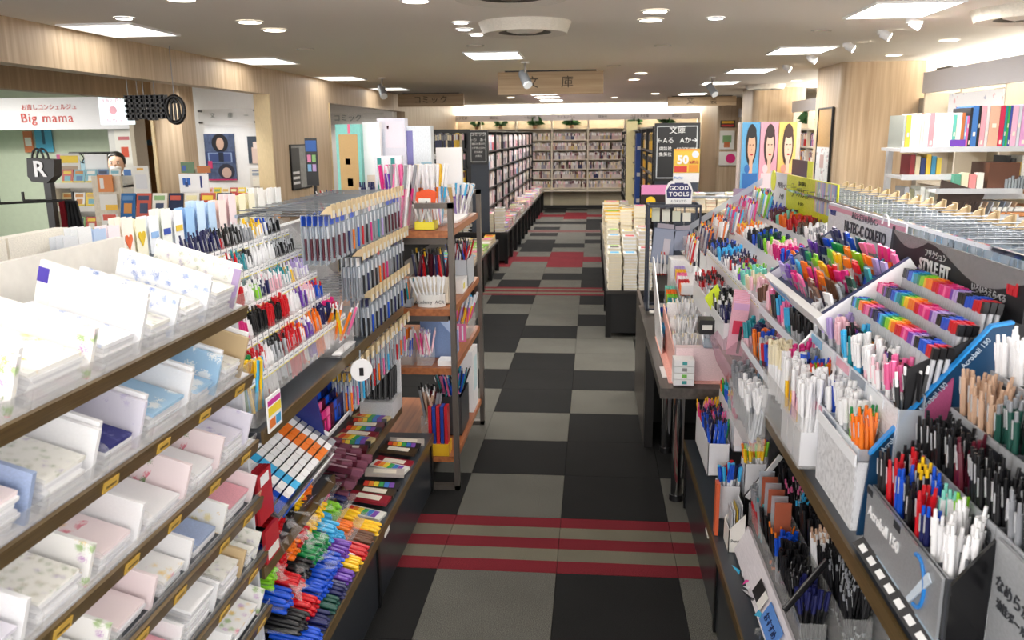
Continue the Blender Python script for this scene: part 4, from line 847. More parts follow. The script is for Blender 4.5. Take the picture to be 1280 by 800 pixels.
# per shelf: (y0, y1, card print, pad print, pad thickness, card height, side strip or None)
LAY = {0: [(.72, .98, 9, 0, .03, .13, None), (.98, 1.2, 0, 0, .03, .13, None), (1.2, 1.41, 0, 3, .04, .125, 'Y'), (1.41, 1.58, 9, 1, .035, .15, 'V'), (1.58, 1.72, 1, 2, .035, .12, None), (1.72, 1.87, 1, 2, .04, .13, None), (1.87, 2.04, 2, 2, .045, .13, 'P')],
       1: [(.72, .95, 9, 0, .06, .12, None), (.95, 1.2, 10, 8, .05, .12, None), (1.2, 1.38, 9, 2, .04, .13, None), (1.38, 1.54, 4, 7, .03, .13, None), (1.54, 1.74, 9, 5, .04, .13, None), (1.74, 1.89, 5, 5, .03, .13, None), (1.89, 2.04, 6, 2, .04, .14, None)],
       2: [(.72, .95, 3, 0, .04, .11, None), (.95, 1.15, 9, 4, .04, .11, None), (1.15, 1.33, 0, 2, .04, .11, None), (1.33, 1.5, 9, 8, .03, .11, None), (1.5, 1.7, 8, 9, .02, .11, None), (1.7, 1.87, 8, 9, .03, .11, None), (1.87, 2.04, 4, 4, .04, .11, None)],
       3: [(.72, .95, 9, 0, .04, .1, None), (.95, 1.15, 3, 3, .03, .1, None), (1.15, 1.35, 0, 0, .03, .1, None), (1.35, 1.52, 8, 8, .03, .1, None), (1.52, 1.68, 9, 0, .03, .1, None), (1.68, 1.86, 3, 10, .025, .1, None), (1.86, 2.04, 8, 11, .04, .1, None)],
       4: [(.72, .95, 2, 3, .04, .1, None), (.95, 1.2, 0, 0, .04, .1, None), (1.2, 1.42, 2, 2, .04, .1, None), (1.42, 1.6, 9, 11, .04, .1, None), (1.6, 1.78, 9, 9, .07, .1, None), (1.78, 1.94, 6, 2, .05, .1, None), (1.94, 2.04, 2, 2, .04, .1, None)],
       5: [(.72, .95, 9, 0, .04, .1, None), (.95, 1.2, 3, 3, .04, .1, None), (1.2, 1.42, 9, 0, .04, .1, None), (1.42, 1.62, 9, 2, .07, .1, None), (1.62, 1.82, 9, 3, .04, .1, None), (1.82, 2.03, 0, 0, .04, .1, None)]}
STRIPC = {'Y': '#e3d2d4', 'V': '#4a3aa6', 'P': '#b9a3cc'}
posn = ['nearest', 'second', 'third', 'fourth', 'fifth', 'sixth', 'farthest']
for si, zf in enumerate(ZS):
    # frame of the sloping shelf: local x from front edge back and up (towards -X), y along, z normal
    M = Matrix.Translation((XF, 0, zf)) @ Matrix.Rotation(SL, 4, 'Y') @ Matrix.Diagonal((-1, 1, 1, 1))
    M = Matrix(((-math.cos(SL), 0, math.sin(SL)*0 + math.sin(SL), XF), (0, 1, 0, 0), (math.sin(SL), 0, math.cos(SL), zf), (0, 0, 0, 1)))
    dp = .3 if si < 2 else .28
    sh = MB().box(.0, dp, .7, 2.05, -.012, 0, P('#dfe0e4', .35) if si < 3 else SLATE, M).ob('shelf', u)
    MB().box(-.008, 0, .7, 2.05, -.03, .004, BRASS, M).ob('brass_edge', sh)
    MB().box(.003, .006, .7, 2.05, 0, .04 if si < 2 else .02, ACR, M).ob('acrylic_lip', sh)
    if si >= 1:
        r = random.Random(si*5)
        for k in range(5 if si < 2 else 7):
            y = 2.0 - k*.19 - r.uniform(0, .05)
            if si == 1 and y < 1.3: continue
            MB().box(-.0105, -.008, y - .03, y + .02, -.026, -.004, GOLDTAG, M).box(-.011, -.0105, y - .022, y + .012, -.019, -.014, P('#6b5520'), M).ob('price_tag', sh)
    for ci, (y0, y1, cp, pp, th, ch, st) in enumerate(LAY[si]):
        w = y1 - y0; yy = y1 - .035
        wx = .24 if si < 2 else .2; ch *= .8; th *= 1.45 if si < 2 else 1.2
        nm = posn[ci] if ci < len(LAY[si]) - 1 else 'farthest'
        # standing pack of letter paper at the far side of the cell
        t = T('letter_set', f'{DESC[cp]} letter set standing upright, {nm} on the {snames[si]} left shelf', 'letter set', M @ Vector((.02, yy, 0)), f'standing letter sets on the {snames[si]} left shelf')
        for q in range(2 if ch > .1 else 1):
            MB().box(.012 + q*.008, wx + q*.008, yy + q*.014 - .005, yy + q*.014 + .005, .0, ch + q*.008, PR[cp] if q == 0 else PR[9], M).ob('envelope_pack', t)
        if st:
            c = P(STRIPC[st], .5)
            if st == 'P': MB().box(.012, .03, yy - .007, yy - .005, 0, ch, c, M).ob('coloured_band', t)
            elif st == 'V': MB().box(wx - .022, wx, yy - .007, yy - .005, ch - .03, ch, c, M).ob('printed_label', t); MB().box(wx - .03, wx, yy - .0062, yy - .005, 0, ch - .04, PR[3], M).ob('flower_border', t)
            else: MB().box(.012, wx*.5, yy - .007, yy - .005, ch - .02, ch, c, M).ob('flower_border', t)
        # pads lying in front
        n = max(3, int(th/.008)); t = T('letter_pad_stack', f'stack of {DESC[pp]} letter pads, {nm} on the {snames[si]} left shelf', 'letter pads', M @ Vector((.02, (y0+y1)/2, 0)), f'letter pads lying on the {snames[si]} left shelf')
        top = None
        for q in range(n):
            j = random.Random(si*100+ci*10+q); dx, dy = j.uniform(0, .01), j.uniform(-.004, .004); z0 = q*th/n
            lastq = q == n - 1
            MB().box(.014 + dx, wx - .01 + dx, y0 + .012 + dy, yy - .02 + dy, z0, z0 + th/n*.9, PR[pp] if lastq else (P('#f2f2f4', .5, var=.02) if q % 2 else P('#dcdce0', .5, var=.02)), M).ob('pad', t)
        # clear divider
        MB().prism([(.004, 0), (wx*.95, 0), (wx*.95, ch*.55), (.02, ch*.55), (.004, ch*.45)], y0 + .001, y0 + .003, ACR, 'Y', M).ob('divider', sh)
# sign plate on fifth shelf pad lettering
t = T('tray_recess', 'dark recessed tray behind the top row of letter sets', 'tray', (-1.3, 1.5, 1.44)); MB().box(-1.45, -1.24, .75, 2.2, 1.43, 1.45, P('#24272c')).ob('floor_panel', t); MB().box(-1.56, -1.54, 1.0, 2.25, 1.40, 1.5, P('#e8e4dc')).box(-1.56, -1.24, 2.2, 2.22, 1.42, 1.46, P('#c9ccd2')).ob('rim', t)
for k in range(5):
    y = .95 + k*.26
    tag(MB().box(-1.53, -1.49, y, y + .25, 1.46, 1.555, P('#ece7dc', .5)).ob('envelope_bundle', origin=(-1.5, y, 1.46)), f'cream envelope bundle standing behind the dark tray, {posn[k]}', 'envelopes', 'envelope bundles behind the dark tray')
# hanging memo packs with hearts behind (X -1.42)
HP = [('#e6e9ee', None), ('#eef0f2', None), ('#b8cdea', None), ('#f2e6ec', '#cf6fc0'), ('#f4ece2', '#e0683a'), ('#f4efd8', '#d9b828'), ('#eceff4', '#8fb3e0'), ('#eef0e8', '#3550a8'), ('#f0f0f2', '#d8b838'), ('#9cc3ea', None), ('#c6dcf2', None), ('#bcd6f0', None), ('#f0dcd6', None), ('#eed9dc', None), ('#efe8c8', None), ('#f0ead0', None), ('#f2f0ec', None), ('#f4f2f0', None), ('#f4f4f4', None)]
for k, (c, h) in enumerate(HP):
    y = 2.12 + k*.068*(1 + .015*k); z = 1.54 + .002*k
    t = T('memo_pack', (f'clear pack of memo paper {"with a coloured print " if h else ""}hanging behind the pens, {"nearest" if k == 0 else "%s from the near end" % nth(k+1)}'), 'memo pack', (-1.43, y, z), 'memo packs hanging behind the left pens')
    for q in range(3): MB().box(-1.43 - q*.02, -1.428 - q*.02, y, y + .062, z - .12, z + .015*(k % 3 == 1), P(c, .3)).ob('card', t)
    if h:
        hm = MB(); cy = y + .03
        if k in (3, 4, 5): hm.prism([(cy, z-.085), (cy+.02, z-.055), (cy+.018, z-.04), (cy+.008, z-.038), (cy, z-.048), (cy-.008, z-.038), (cy-.018, z-.04), (cy-.02, z-.055)], -1.4275, -1.4255, P(h), 'X'); hm.ob('heart_print', t)
        else: hm.box(-1.4275, -1.426, y + .008, y + .054, z - .07, z - .05, P(h)); hm.ob('printed_band', t)
MB().box(-1.5, -1.25, 2.2, 3.75, 1.36, 1.38, ACRF).box(-1.5, -1.495, 2.2, 3.75, 1.38, 1.5, ACRF).ob('clear_rail', label='clear rail under the hanging memo packs', cat='rail', origin=(-1.4, 3, 1.37))
# ------------------------------------------------------------------ tiered pen trays
def tier_geo(st, s, x, z, h, d, y0, y1, cw, mat=ACR, lipmat=None, tags=True, tagh=.022, name='tray'):
    """one tray: lip at x facing the aisle (direction -s... s=+1 right gondola faces -X)"""
    xb = x + s*d; a, b = min(x, xb), max(x, xb)
    tr = MB(); tr.box(a, b, y0, y1, z - h - .004, z - h, mat); tr.box(min(x, x + s*.003), max(x, x + s*.003), y0, y1, z - h, z, lipmat or mat)
    tr.box(min(xb, xb - s*.003), max(xb, xb - s*.003), y0, y1, z - h, z + .03, mat); t = tr.ob(name, st)
    n = int(round((y1 - y0)/cw)); dv = MB()
    for k in range(n + 1): yy = y0 + (y1-y0)*k/n; dv.box(a, b, yy - .001, yy + .001, z - h, z, mat)
    dv.ob('divider_set', t, kind='stuff')
    if tags:
        key = ('tag', s, round(tagh, 3), round(cw, 3))
        for k in range(n):
            yy = y0 + (y1-y0)*(k+.5)/n
            if key not in tm:
                mb = MB(); w = min(.02, cw*.42); mb.box(-.0012, 0, -w, w, 0, tagh, WHITE); mb.box(-.0016, -.0012, -w, w, 0, tagh*.15, P('#d8cc4a')); mb.box(-.0015, -.0012, -w*.6, w*.6, tagh*.45, tagh*.6, P('#8d93a0'))
                if s < 0: mb.v = [(-p[0], p[1], p[2]) for p in mb.v]; mb.f = [f[::-1] for f in mb.f]
                tm[key] = mb.mesh('price_tag')
            o = bpy.data.objects.new('price_tag', tm[key]); COL.objects.link(o); o.parent = t; off = Vector(t.location) + Vector(st.location)
            o.location = Vector((x - s*.0005, yy, z - tagh - .002)) - Vector(st.location)
    return t
def fill_tier(s, x, z, h, d, y0, y1, seq, where, nr=3, pitch=.0145, up=.06, lean=.14, L=.14, jit=.05, cw=.045):
    """seq: list of (length share, kind, c1, c2)"""
    tot = sum(q[0] for q in seq); y = y0 + .008
    for share, kind, c1, c2 in seq:
        ye = y + (y1 - y0 - .016)*share/tot; n = max(1, int((ye - y)/pitch))
        if c1 is not None:
            for k in range(n):
                for r in range(nr):
                    if RND.random() < .07: continue
                    xx = x + s*(.01 + (d - .016)*(r + .5)/nr); yy = y + (k + .5)*(ye - y)/n + RND.uniform(-.002, .002)
                    lc = {'pencil': .175, 'refill_pack': .085}.get(kind, L); top = z + up + RND.uniform(-.012, .01)*(.5 if jit < .04 else 1) + r*.004
                    item(kind, c1, c2, MT(xx - s*.0, yy, top - lc*.98, RND.uniform(-jit, jit), s*lean*RND.uniform(.6, 1.2), RND.choice((0, math.pi)) if s > 0 else 0), where, .14)
        y = ye
stA = T('pen_tray_stand', 'clear tiered pen stand with price cards on the left shelf', 'pen stand', (-1.05, 2.6, 1.02))
Z5 = [(-.93, 1.15, 3.0, 'lowest', 2.1), (-.99, 1.225, 3.02, 'second', 2.14), (-1.05, 1.30, 3.06, 'third', 2.22), (-1.12, 1.38, 3.1, 'fourth', 2.3), (-1.18, 1.452, 3.14, 'top', 2.4)]
B2 = 'ballpoint_pen'; CP = 'capped_pen'
SEQ = [[(1.0, CP, 'green', 'green'), (1.2, B2, 'white', 'red'), (.7, B2, 'white', 'white'), (1.3, B2, 'silver', 'black'), (1.5, B2, 'red', 'red'), (.5, B2, 'white', 'orange'), (1, B2, 'purple', 'white'), (1, B2, 'orange', 'orange'), (1.2, CP, 'white', 'navy'), (1, CP, 'white', 'magenta')],
       [(1.2, CP, 'blue', 'blue'), (1.0, CP, 'magenta', 'magenta'), (.5, B2, 'white', 'white'), (1.5, CP, 'black', 'black'), (.8, CP, 'red', 'red'), (.8, CP, 'black', 'black'), (1, CP, 'red', 'red'), (1.5, B2, 'white', 'white'), (.8, B2, 'purple', 'purple'), (1.2, B2, 'white', 'pale pink'), (1.0, B2, 'blue', 'red')],
       [(1, CP, 'black', 'black'), (1.4, CP, 'red', 'red'), (1.2, B2, 'white', 'white'), (.5, B2, 'lime', 'white'), (.8, B2, 'navy', 'white'), (1.2, B2, 'pale pink', 'white'), (1, B2, 'white', 'teal'), (.7, B2, 'yellow', 'white'), (1.6, B2, 'white', 'lavender')],
       [(1, B2, 'red', 'black'), (1, B2, 'white', 'red'), (.8, B2, 'black', 'white'), (.5, B2, 'red', 'red'), (.8, B2, 'teal', 'teal'), (.6, B2, 'white', 'black'), (2.2, B2, 'white', 'white'), (2.4, B2, 'black', 'silver')],
       [(2.6, B2, 'navy', 'navy'), (.4, B2, 'red', 'black'), (1.8, B2, 'black', 'black'), (1.2, B2, 'grey', 'white'), (1.2, B2, 'white', 'yellow'), (.8, B2, 'white', 'blue'), (1.8, B2, 'black', 'silver')]]
for (x, z, ye, nm, ys), sq in zip(Z5, SEQ):
    tier_geo(stA, -1, x, z, .085, .06, ys, ye, .043)
    fill_tier(-1, x, z, .085, .06, ys, ye, sq, f'in the {nm} tray of the left tiered stand', 3, .0145, .044, jit=.06)
MB().prism([(-.92, 1.02), (-1.25, 1.02), (-1.25, 1.5), (-1.18, 1.47), (-.92, 1.17)], 2.088, 2.092, ACR).ob('end_panel', stA)
MB().prism([(-.92, 1.02), (-1.25, 1.02), (-1.25, 1.5), (-1.18, 1.47), (-.92, 1.17)], 3.15, 3.154, ACR).ob('end_panel', stA)
# ledge with brass edge
def ledge(label, x0, x1, y0, y1, z, s):
    t = T('display_shelf', label, 'shelf', ((x0+x1)/2, (y0+y1)/2, z)); xf = x1 if s > 0 else x0
    MB().box(x0, x1, y0, y1, z - .03, z, SLATE).ob('shelf_board', t); MB().box(min(xf, xf+s*.008), max(xf, xf+s*.008), y0, y1, z - .034, z + .003, BRASS).ob('brass_edge', t)
    return t
ledge('slate-coloured shelf with brass edge under the left pen trays', -1.24, -.9, 2.08, 3.8, 1.01, 1)
tag(MB().box(-.888, -.884, 2.1, 2.2, 1.0, 1.1, WHITE).box(-.884, -.883, 2.105, 2.195, 1.045, 1.07, P('#f0d63a')).box(-.884, -.883, 2.105, 2.195, 1.075, 1.09, P('#c9399a')).box(-.884, -.883, 2.11, 2.15, 1.01, 1.035, P('#e07a3a')).box(-.884, -.883, 2.155, 2.19, 1.01, 1.035, P('#4aa0d0')).ob('campaign_card', origin=(-.886, 2.15, 1.0)), 'white and yellow campaign card clipped to the near end of the left ledge', 'card')
def cup(name, lab, x, y, z, wx, wy, h, mat, items, nx=3, ny=3, spread=.2, up=.07, cat='pen cup', L=.14, wall=.002):
    t = T(name, lab, cat, (x, y, z)); mb = MB()
    mb.box(x-wx/2, x+wx/2, y-wy/2, y+wy/2, z, z+.003, mat)
    for a in ((x-wx/2, x-wx/2+wall, y-wy/2, y+wy/2), (x+wx/2-wall, x+wx/2, y-wy/2, y+wy/2), (x-wx/2, x+wx/2, y-wy/2, y-wy/2+wall), (x-wx/2, x+wx/2, y+wy/2-wall, y+wy/2)): mb.box(*a, z, z+h, mat)
    mb.ob('box', t); k = 0
    for i in range(nx):
        for j in range(ny):
            kind, c1, c2 = items[k % len(items)]; k += 1
            lc = {'pencil': .175, 'refill_pack': .085}.get(kind, L)
            ax, ay = (i + .5)/nx - .5, (j + .5)/ny - .5
            sz = L/.142 if L > .16 and kind in ('capped_pen', 'ballpoint_pen') else 1
            item(kind, c1, c2, MT(x + ax*wx*.8, y + ay*wy*.8, z + max(.004, h + up - lc), -ay*spread*2 + RND.uniform(-.05, .05), ax*spread*2 + RND.uniform(-.05, .05), RND.uniform(0, 6), min(1.4, sz), min(1.4, sz), sz), 'in the ' + lab.split(' with')[0].split(' holding')[0], .14)
    return t
cup('pen_box', 'clear box of mixed bright pens at the far end of the left ledge', -.95, 2.92, 1.012, .11, .14, .09, ACR, [(B2, 'orange', 'white'), (B2, 'yellow', 'white'), (B2, 'black', 'white'), (B2, 'white', 'red'), (B2, 'pink', 'white')], 4, 5, .35, .1)
tag(MB().box(-.93, -.9, 2.82, 3.02, 1.03, 1.035, WHITE, None).ob('test_pad', origin=(-.92, 2.9, 1.03)), 'white scribbling pad before the clear box of mixed pens', 'paper pad')
cup('pen_box', 'small clear box of yellow and sky-blue pens at the near end of the left ledge', -.945, 2.15, 1.012, .05, .09, .1, ACR, [(CP, 'yellow', 'yellow'), (CP, 'yellow', 'yellow'), (CP, 'sky blue', 'sky blue')], 3, 5, .15, .08)
# ------------------------------------------------------------------ hooks with hanging packs
PK = [('blue', 'maroon'), ('blue', 'maroon'), ('blue', 'maroon'), ('blue', 'maroon'), ('white', 'navy'), ('blue', 'orange'), ('white', 'blue'), ('grey', 'red'), ('silver', 'black'), ('pale pink', 'magenta'), ('white', 'grey'), ('silver', 'teal'), ('white', 'lavender'), ('grey', 'black')]
HKM = P('#7f8388', .35, metal=.6)
def hooks(label, x0, x1, z, ys, s, packs, where, tagc='#d9c39a', first=0, npk=4, hang=True, zt=None):
    t = T('hook_row', label, 'hook rack', (x0, ys[0], z)); bar = MB(); bar.box(min(x0, x0 + .012), max(x0, x0 + .012), ys[0] - .03, ys[-1] + .03, z - .006, z + .006, CHROME); bar.ob('back_bar', t)
    for i, y in enumerate(ys):
        h = MB(); h.tube([(x0, y, z), (x1, y, z), (x1 + s*.012, y, z + .014)], .0022, 5, HKM); h.tube([(x0, y, z + .018), (x1 + s*.01, y, z + .022)], .0018, 5, HKM); h.prism([(x1 - s*.03, z + .004), (x1 + s*.014, z + .004), (x1 + s*.014, z + .036), (x1 - s*.004, z + .03)], y - .003, y + .003, P(tagc, .4)); ho = h.ob('hook', t)
        g = MB(); g.prism([(y - .02, z - .008), (y + .02, z - .008), (y + .02, z + .04), (y - .02, z + .04)], min(x1 + s*.014, x1 + s*.018), max(x1 + s*.014, x1 + s*.018), P(tagc, .4), 'X')
        g.box(min(x1 + s*.018, x1 + s*.019), max(x1 + s*.018, x1 + s*.019), y - .012, y + .012, z - .006, z + .018, OFFW); g.ob('price_holder', ho)
        if hang:
            c1, c2 = packs[(i + first) % len(packs)]
            for k in range(npk): item('pen_pack', c1, c2, MT(x1 - s*(.012 + k*.02), y + RND.uniform(-.003, .003), z - .004, 0, 0, (0 if s > 0 else math.pi) + RND.uniform(-.08, .08)), where, .16)
    return t
rr = lambda a, b, n: [a + (b-a)*k/(n-1) for k in range(n)]
hooks('upper row of chrome hooks with cream price holders, left shelving', -1.22, -.9, 1.535, rr(2.78, 3.84, 18), 1, PK, 'hanging on the upper left hook row', npk=5)
hooks('middle row of chrome hooks with cream price holders, left shelving', -1.2, -.89, 1.345, rr(3.1, 3.86, 13), 1, [('white', 'grey'), ('black', 'black'), ('navy', 'navy'), ('black', 'black'), ('grey', 'black'), ('red', 'orange'), ('silver', 'red'), ('white', 'magenta')], 'hanging on the middle left hook row')
hooks('lower row of chrome hooks over the ledge, left shelving', -1.2, -.89, 1.165, rr(3.2, 3.86, 11), 1, [('navy', 'black'), ('grey', 'blue'), ('black', 'black'), ('navy', 'navy')], 'hanging on the third left hook row')
hooks('row of hooks just below the slate ledge, left shelving', -1.2, -.9, .93, rr(2.95, 3.86, 12), 1, [('yellow', 'orange'), ('pale pink', 'pink'), ('white', 'sky blue'), ('cream', 'grey'), ('white', 'red')], 'hanging below the left slate ledge')
# round black and white badge sign
t = T('round_tag', 'round white tag with a black cup picture and red rim at the left ledge', 'tag', (-.78, 2.72, 1.0)); 
MB().cyl((-.85, 2.9, .955), (-.846, 2.894, .955), .042, .042, 20, WHITE).ob('disc', t); MB().box(-.862, -.838, 2.889, 2.893, .935, .965, BLACK).ob('printed_cup', t)
MB().cyl((-.85, 2.897, .99), (-.85, 2.897, 1.03), .003, .003, 5, ACRF).ob('stalk', t)
# ------------------------------------------------------------------ left lower shelves (Y 2.1 - 3.9, Z .35 - 1.0)
# rack of dark lead cases: white-edged sloping tray
def slope(name, lab, cat, x, y, z, yaw, rx, w, d, floor_m, edge_m, eh=.02):
    """tray: local x across (w), local y depth (d) rising away; yaw turns; returns matrix"""
    M = Matrix.Translation((x, y, z)) @ Matrix.Rotation(yaw, 4, 'Z') @ Matrix.Rotation(rx, 4, 'X'); t = T(name, lab, cat, (x, y, z))
    MB().box(-w/2, w/2, 0, d, -.006, 0, floor_m, M).ob('tray_floor', t)
    MB().box(-w/2, w/2, -.004, 0, -.012, eh, edge_m, M).ob('front_edge', t)
    for a in (-w/2 - .003, w/2): MB().box(a, a + .003, 0, d, -.01, eh, edge_m, M).ob('side_edge', t)
    return t, M
FA = math.pi/2   # yaw: front edge faces +X (left gondola)
t, M = slope('lead_case_tray', 'white-edged sloping tray of navy, magenta and blue pens below the left ledge', 'display tray', -.93, 2.88, .76, FA, .5, .36, .17, P('#1c1e22'), WHITE, .025)
MB().prism([(0, 0), (.17, 0), (.17, .12), (.1, .13)], -.19, -.18, P('#22307a', .3), 'X', M).ob('blue_side', t)
for j in range(9):
    for i in range(5):
        c = [('maroon', 'magenta'), ('magenta', 'pink'), ('maroon', 'maroon'), ('navy', 'blue'), ('blue', 'navy'), ('navy', 'navy'), ('blue', 'blue'), ('navy', 'blue'), ('black', 'navy')][j]
        item('refill_pack', c[0], c[1], M @ MT(-.16 + j*.04, .012 + i*.033, .002, -.5), 'standing in the white-edged sloping tray', .09)
# boxes of erasers and blue packs with blue sign card
t, M = slope('eraser_tray', 'sloping tray of eraser boxes with a blue price sign, left lower shelf', 'display tray', -.93, 2.48, .68, FA, .62, .48, .22, P('#3a3d42'), ACR, .05)
MB().box(-.2, .0, -.008, -.004, -.02, .03, P('#2a5cc0', .4), M).box(.0, .23, -.008, -.004, -.02, .03, WHITE, M).ob('sign_strip', t)
text('lettering', 'MONO', .03, WHITE, M @ Matrix.Translation((-.1, -.0085, .005)) @ Matrix.Rotation(math.pi/2, 4, 'X'), t)
ER = [('blue', 'white'), ('blue', 'sky blue'), ('blue', 'white'), ('green', 'white'), ('navy', 'white'), ('maroon', 'white'), ('white', 'orange'), ('white', 'orange'), ('cream', 'white'), ('white', 'grey')]
for j, (a, b) in enumerate(ER):
    for i in range(7):
        x0 = -.23 + j*.046; nm = 'eraser_box'
        tt = MB(); tt.box(x0, x0 + .02, .012 + i*.029, .034 + i*.029, 0, .075, CM(a), M); tt.box(x0 + .022, x0 + .042, .012 + i*.029, .034 + i*.029, 0, .07, CM(a), M); tt.box(x0 - .0005, x0 + .0425, .0115 + i*.029, .0345 + i*.029, .062, .0755, CM(b), M)
        tag(tt.ob(nm, origin=M @ Vector((x0, .03 + i*.029, 0))), f'{a} boxed eraser with {b} top in the sloping eraser tray', 'eraser', f'{a} and {b} erasers in the sloping tray')
# notebooks by the letter shelving
for k in range(6):
    x = -.93 - k*.012
    tag(MB().box(x - .009, x, 2.1, 2.2, .72 + .002*k, .87, P('#b3202c' if k < 3 else '#e9e9ee', .4)).box(x, x + .001, 2.12, 2.18, .83, .86, WHITE).ob('ring_notebook', origin=(x, 2.15, .72)), f'{"red" if k < 3 else "white"} ring notebook standing at the near end, {posn[k]} from the aisle', 'notebook', 'ring notebooks at the near end of the left lower shelf')
tag(MB().box(-.93, -.92, 2.1, 2.2, .6, .7, P('#b3202c')).box(-.919, -.918, 2.11, 2.19, .61, .64, OFFW).ob('red_notebook', origin=(-.92, 2.15, .6)), 'red card-backed notebook hanging below the ring notebooks', 'notebook')
ledge('narrow slate shelf with brass edge under the eraser boxes', -1.24, -.93, 2.08, 2.75, .6, 1)
ledge('second slate shelf with brass edge under the maroon and pencil packs', -1.24, -.95, 2.78, 3.9, .48, 1)
# maroon boxed pens piled
for k in range(52):
    i, j, l = k % 4, (k // 4) % 5, k // 20
    x = -.99 - i*.045 + l*.03; y = 2.84 + j*.06 + .012*i; z = .485 + l*.045 + i*.018
    tt = MB(); Mx = MT(x, y, z, 0, .25, .35 + .1*((k*7) % 5 - 2)); tt.box(-.08, .08, -.011, .011, 0, .022, P('#4e1426', .3), Mx); tt.box(.04, .0805, -.0112, .0112, -.0005, .0225, P('#7a4658', .3), Mx)
    tt.box(-.06, .02, -.007, .007, .022, .0226, P('#a88a94', .4), Mx)
    tag(tt.ob('maroon_pen_box', origin=(x, y, z)), 'small maroon pen box with pale lettering piled below the left ledge', 'pen box', 'maroon pen boxes piled below the left ledge')
# colour pencil tins, right end
TC = [('#d8d8d0', 'rainbow'), ('#5a1a24', None), ('#8a1c2c', None), ('#2a2a2a', 'rainbow'), ('#3c3020', None), ('#c0b080', 'rainbow'), ('#16161a', 'rainbow'), ('#7c1626', None), ('#b0a8a0', None), ('#1e2430', 'rainbow')]
RB = ['#d23a2a', '#e88a2a', '#e8d03a', '#3aa05a', '#3a7ac8', '#7a4aa8']
for k in range(20):
    i, j, l = k % 4, (k // 4) % 5, 0; x = -.9 - (k % 2)*.14; y = 3.0 + (k // 2)*.088; z = .325 + .012*(k % 3) if k % 2 == 0 else .485
    if k % 2 == 0: x = -.9
    else: x = -1.04; y = 3.28 + (k // 2)*.058
    c, rb = TC[k % 10]; Mx = MT(x, y, z, 0, .05 if k % 2 else .1, .1*((k*3) % 5 - 2)); t = T('pencil_tin', f'flat {"rainbow-fronted" if rb else "plain dark"} pencil tin, {["front row on the brass-edged cabinet", "back row on the slate shelf"][k % 2]}, left side', 'pencil tin', (x, y, z), f'flat pencil tins, {["front row", "back row"][k % 2]}')
    MB().box(-.085, .085, -.035, .035, 0, .014, P(c, .3), Mx).ob('tin', t)
    if rb:
        for q, cc in enumerate(RB): MB().box(-.07 + q*.022, -.05 + q*.022, -.025, .025, .014, .0155, P(cc, .4), Mx).ob('colour_stripe', t)
    else: MB().box(-.05, .05, -.02, .02, .014, .0152, P('#e0d8c8'), Mx).ob('label_print', t)
# big heap of bundled markers lying towards the aisle on the cabinet
HEAP = [['red', 'white', 'black', 'black', 'pink', 'magenta', 'magenta', 'pink', 'maroon'], ['blue', 'black', 'red', 'black', 'yellow', 'orange', 'orange', 'magenta', 'black'], ['lime', 'red', 'orange', 'red', 'yellow', 'yellow', 'sky blue', 'lime', 'navy'],
        ['blue', 'red', 'black', 'green', 'green', 'sky blue', 'sky blue', 'orange', 'yellow'], ['black', 'red', 'blue', 'blue', 'blue', 'purple', 'white', 'brown', 'orange'], ['blue', 'navy', 'dark green', 'navy', 'purple', 'yellow', 'red', 'brown', 'yellow']]
for r, row in enumerate(HEAP):
    for k, c in enumerate(row):
        z = .70 - r*.076 + (.02 if k > 5 else 0); x = -1.03 + r*.038; y = 2.12 + k*.088 + (.008*r)
        if k > 5: z -= .1; 
        z = max(.335, z)
        for a in range(4):
            for b in range(3):
                item('marker_pen', c, c, MT(x - .1 + RND.uniform(-.008, .008), y + (a - 1.5)*.0185 + RND.uniform(-.002, .002), z + b*.0165, 0, math.pi/2 + .22, RND.uniform(-.05, .05)), 'lying in the bundled heap of the left lower shelf', .14)
# wire and crinkled film over the near bundles
cr = MB(); r = random.Random(3); FILM = acrylic('crinkled_film', '#ffffff', .16, .05)
for k in range(120):
    c = Vector((-.89 + r.uniform(-.04, .05), 2.1 + r.random()**.8*.4, .36 + r.uniform(0, .33))); v = [c + Vector((r.uniform(-.03, .03), r.uniform(-.03, .03), r.uniform(-.03, .03))) for _ in range(3)]
    cr.add(v, [(0, 1, 2)], FILM)
cr.ob('crinkled_film', label='crinkled clear film sleeves over the near marker bundles', cat='plastic film', kind='stuff')
shelfm = MB(); 
for r_ in range(5): shelfm.box(-1.2, -1.0 + r_*.038, 2.1, 2.9, .69 - r_*.076 - .004, .69 - r_*.076, ACR)
shelfm.ob('acrylic_steps', label='clear stepped shelves carrying the marker bundles', cat='shelf', origin=(-1.1, 2.5, .32))
tag(MB().box(-1.2, -.87, 1.98, 2.07, .33, .35, SLATE).box(-.87, -.862, 1.5, 2.07, .32, .352, BRASS).ob('foot_shelf', origin=(-1, 2, .33)), 'short slate shelf end with brass edge at the foot of the letter shelving', 'shelf')
# ================================================================== WOODEN DISPLAY RACK at the end of the gondola
rk = T('display_rack', 'open display rack with orange-brown boards and grey steel posts', 'rack', (-.95, 4.45, 0)); RX0, RX1 = -1.42, -.7
for z, dz in ((1.345, .035), (.955, .035), (.65, .035), (.175, .03)):
    MB().box(RX0, RX1 + .01, 4.0, 4.97, z - dz, z, TEAK).ob('shelf_board', rk)
    if z > .9: MB().box(RX0, RX1 - .02, 4.03, 4.05, z - dz - .035, z - dz, STEEL).ob('cross_rail', rk)
for y in (3.975, 4.975):
    for x in (-.70, -1.4):
        MB().box(x, x + .025, y, y + .045, 0, 1.48, STEEL).ob('post', rk)
    MB().box(-.86, -.675, y, y + .045, 1.455, 1.48, STEEL).box(-1.4, -.675, y, y + .045, 0, .025, STEEL).ob('rail', rk)
W1 = 'on the wooden rack'
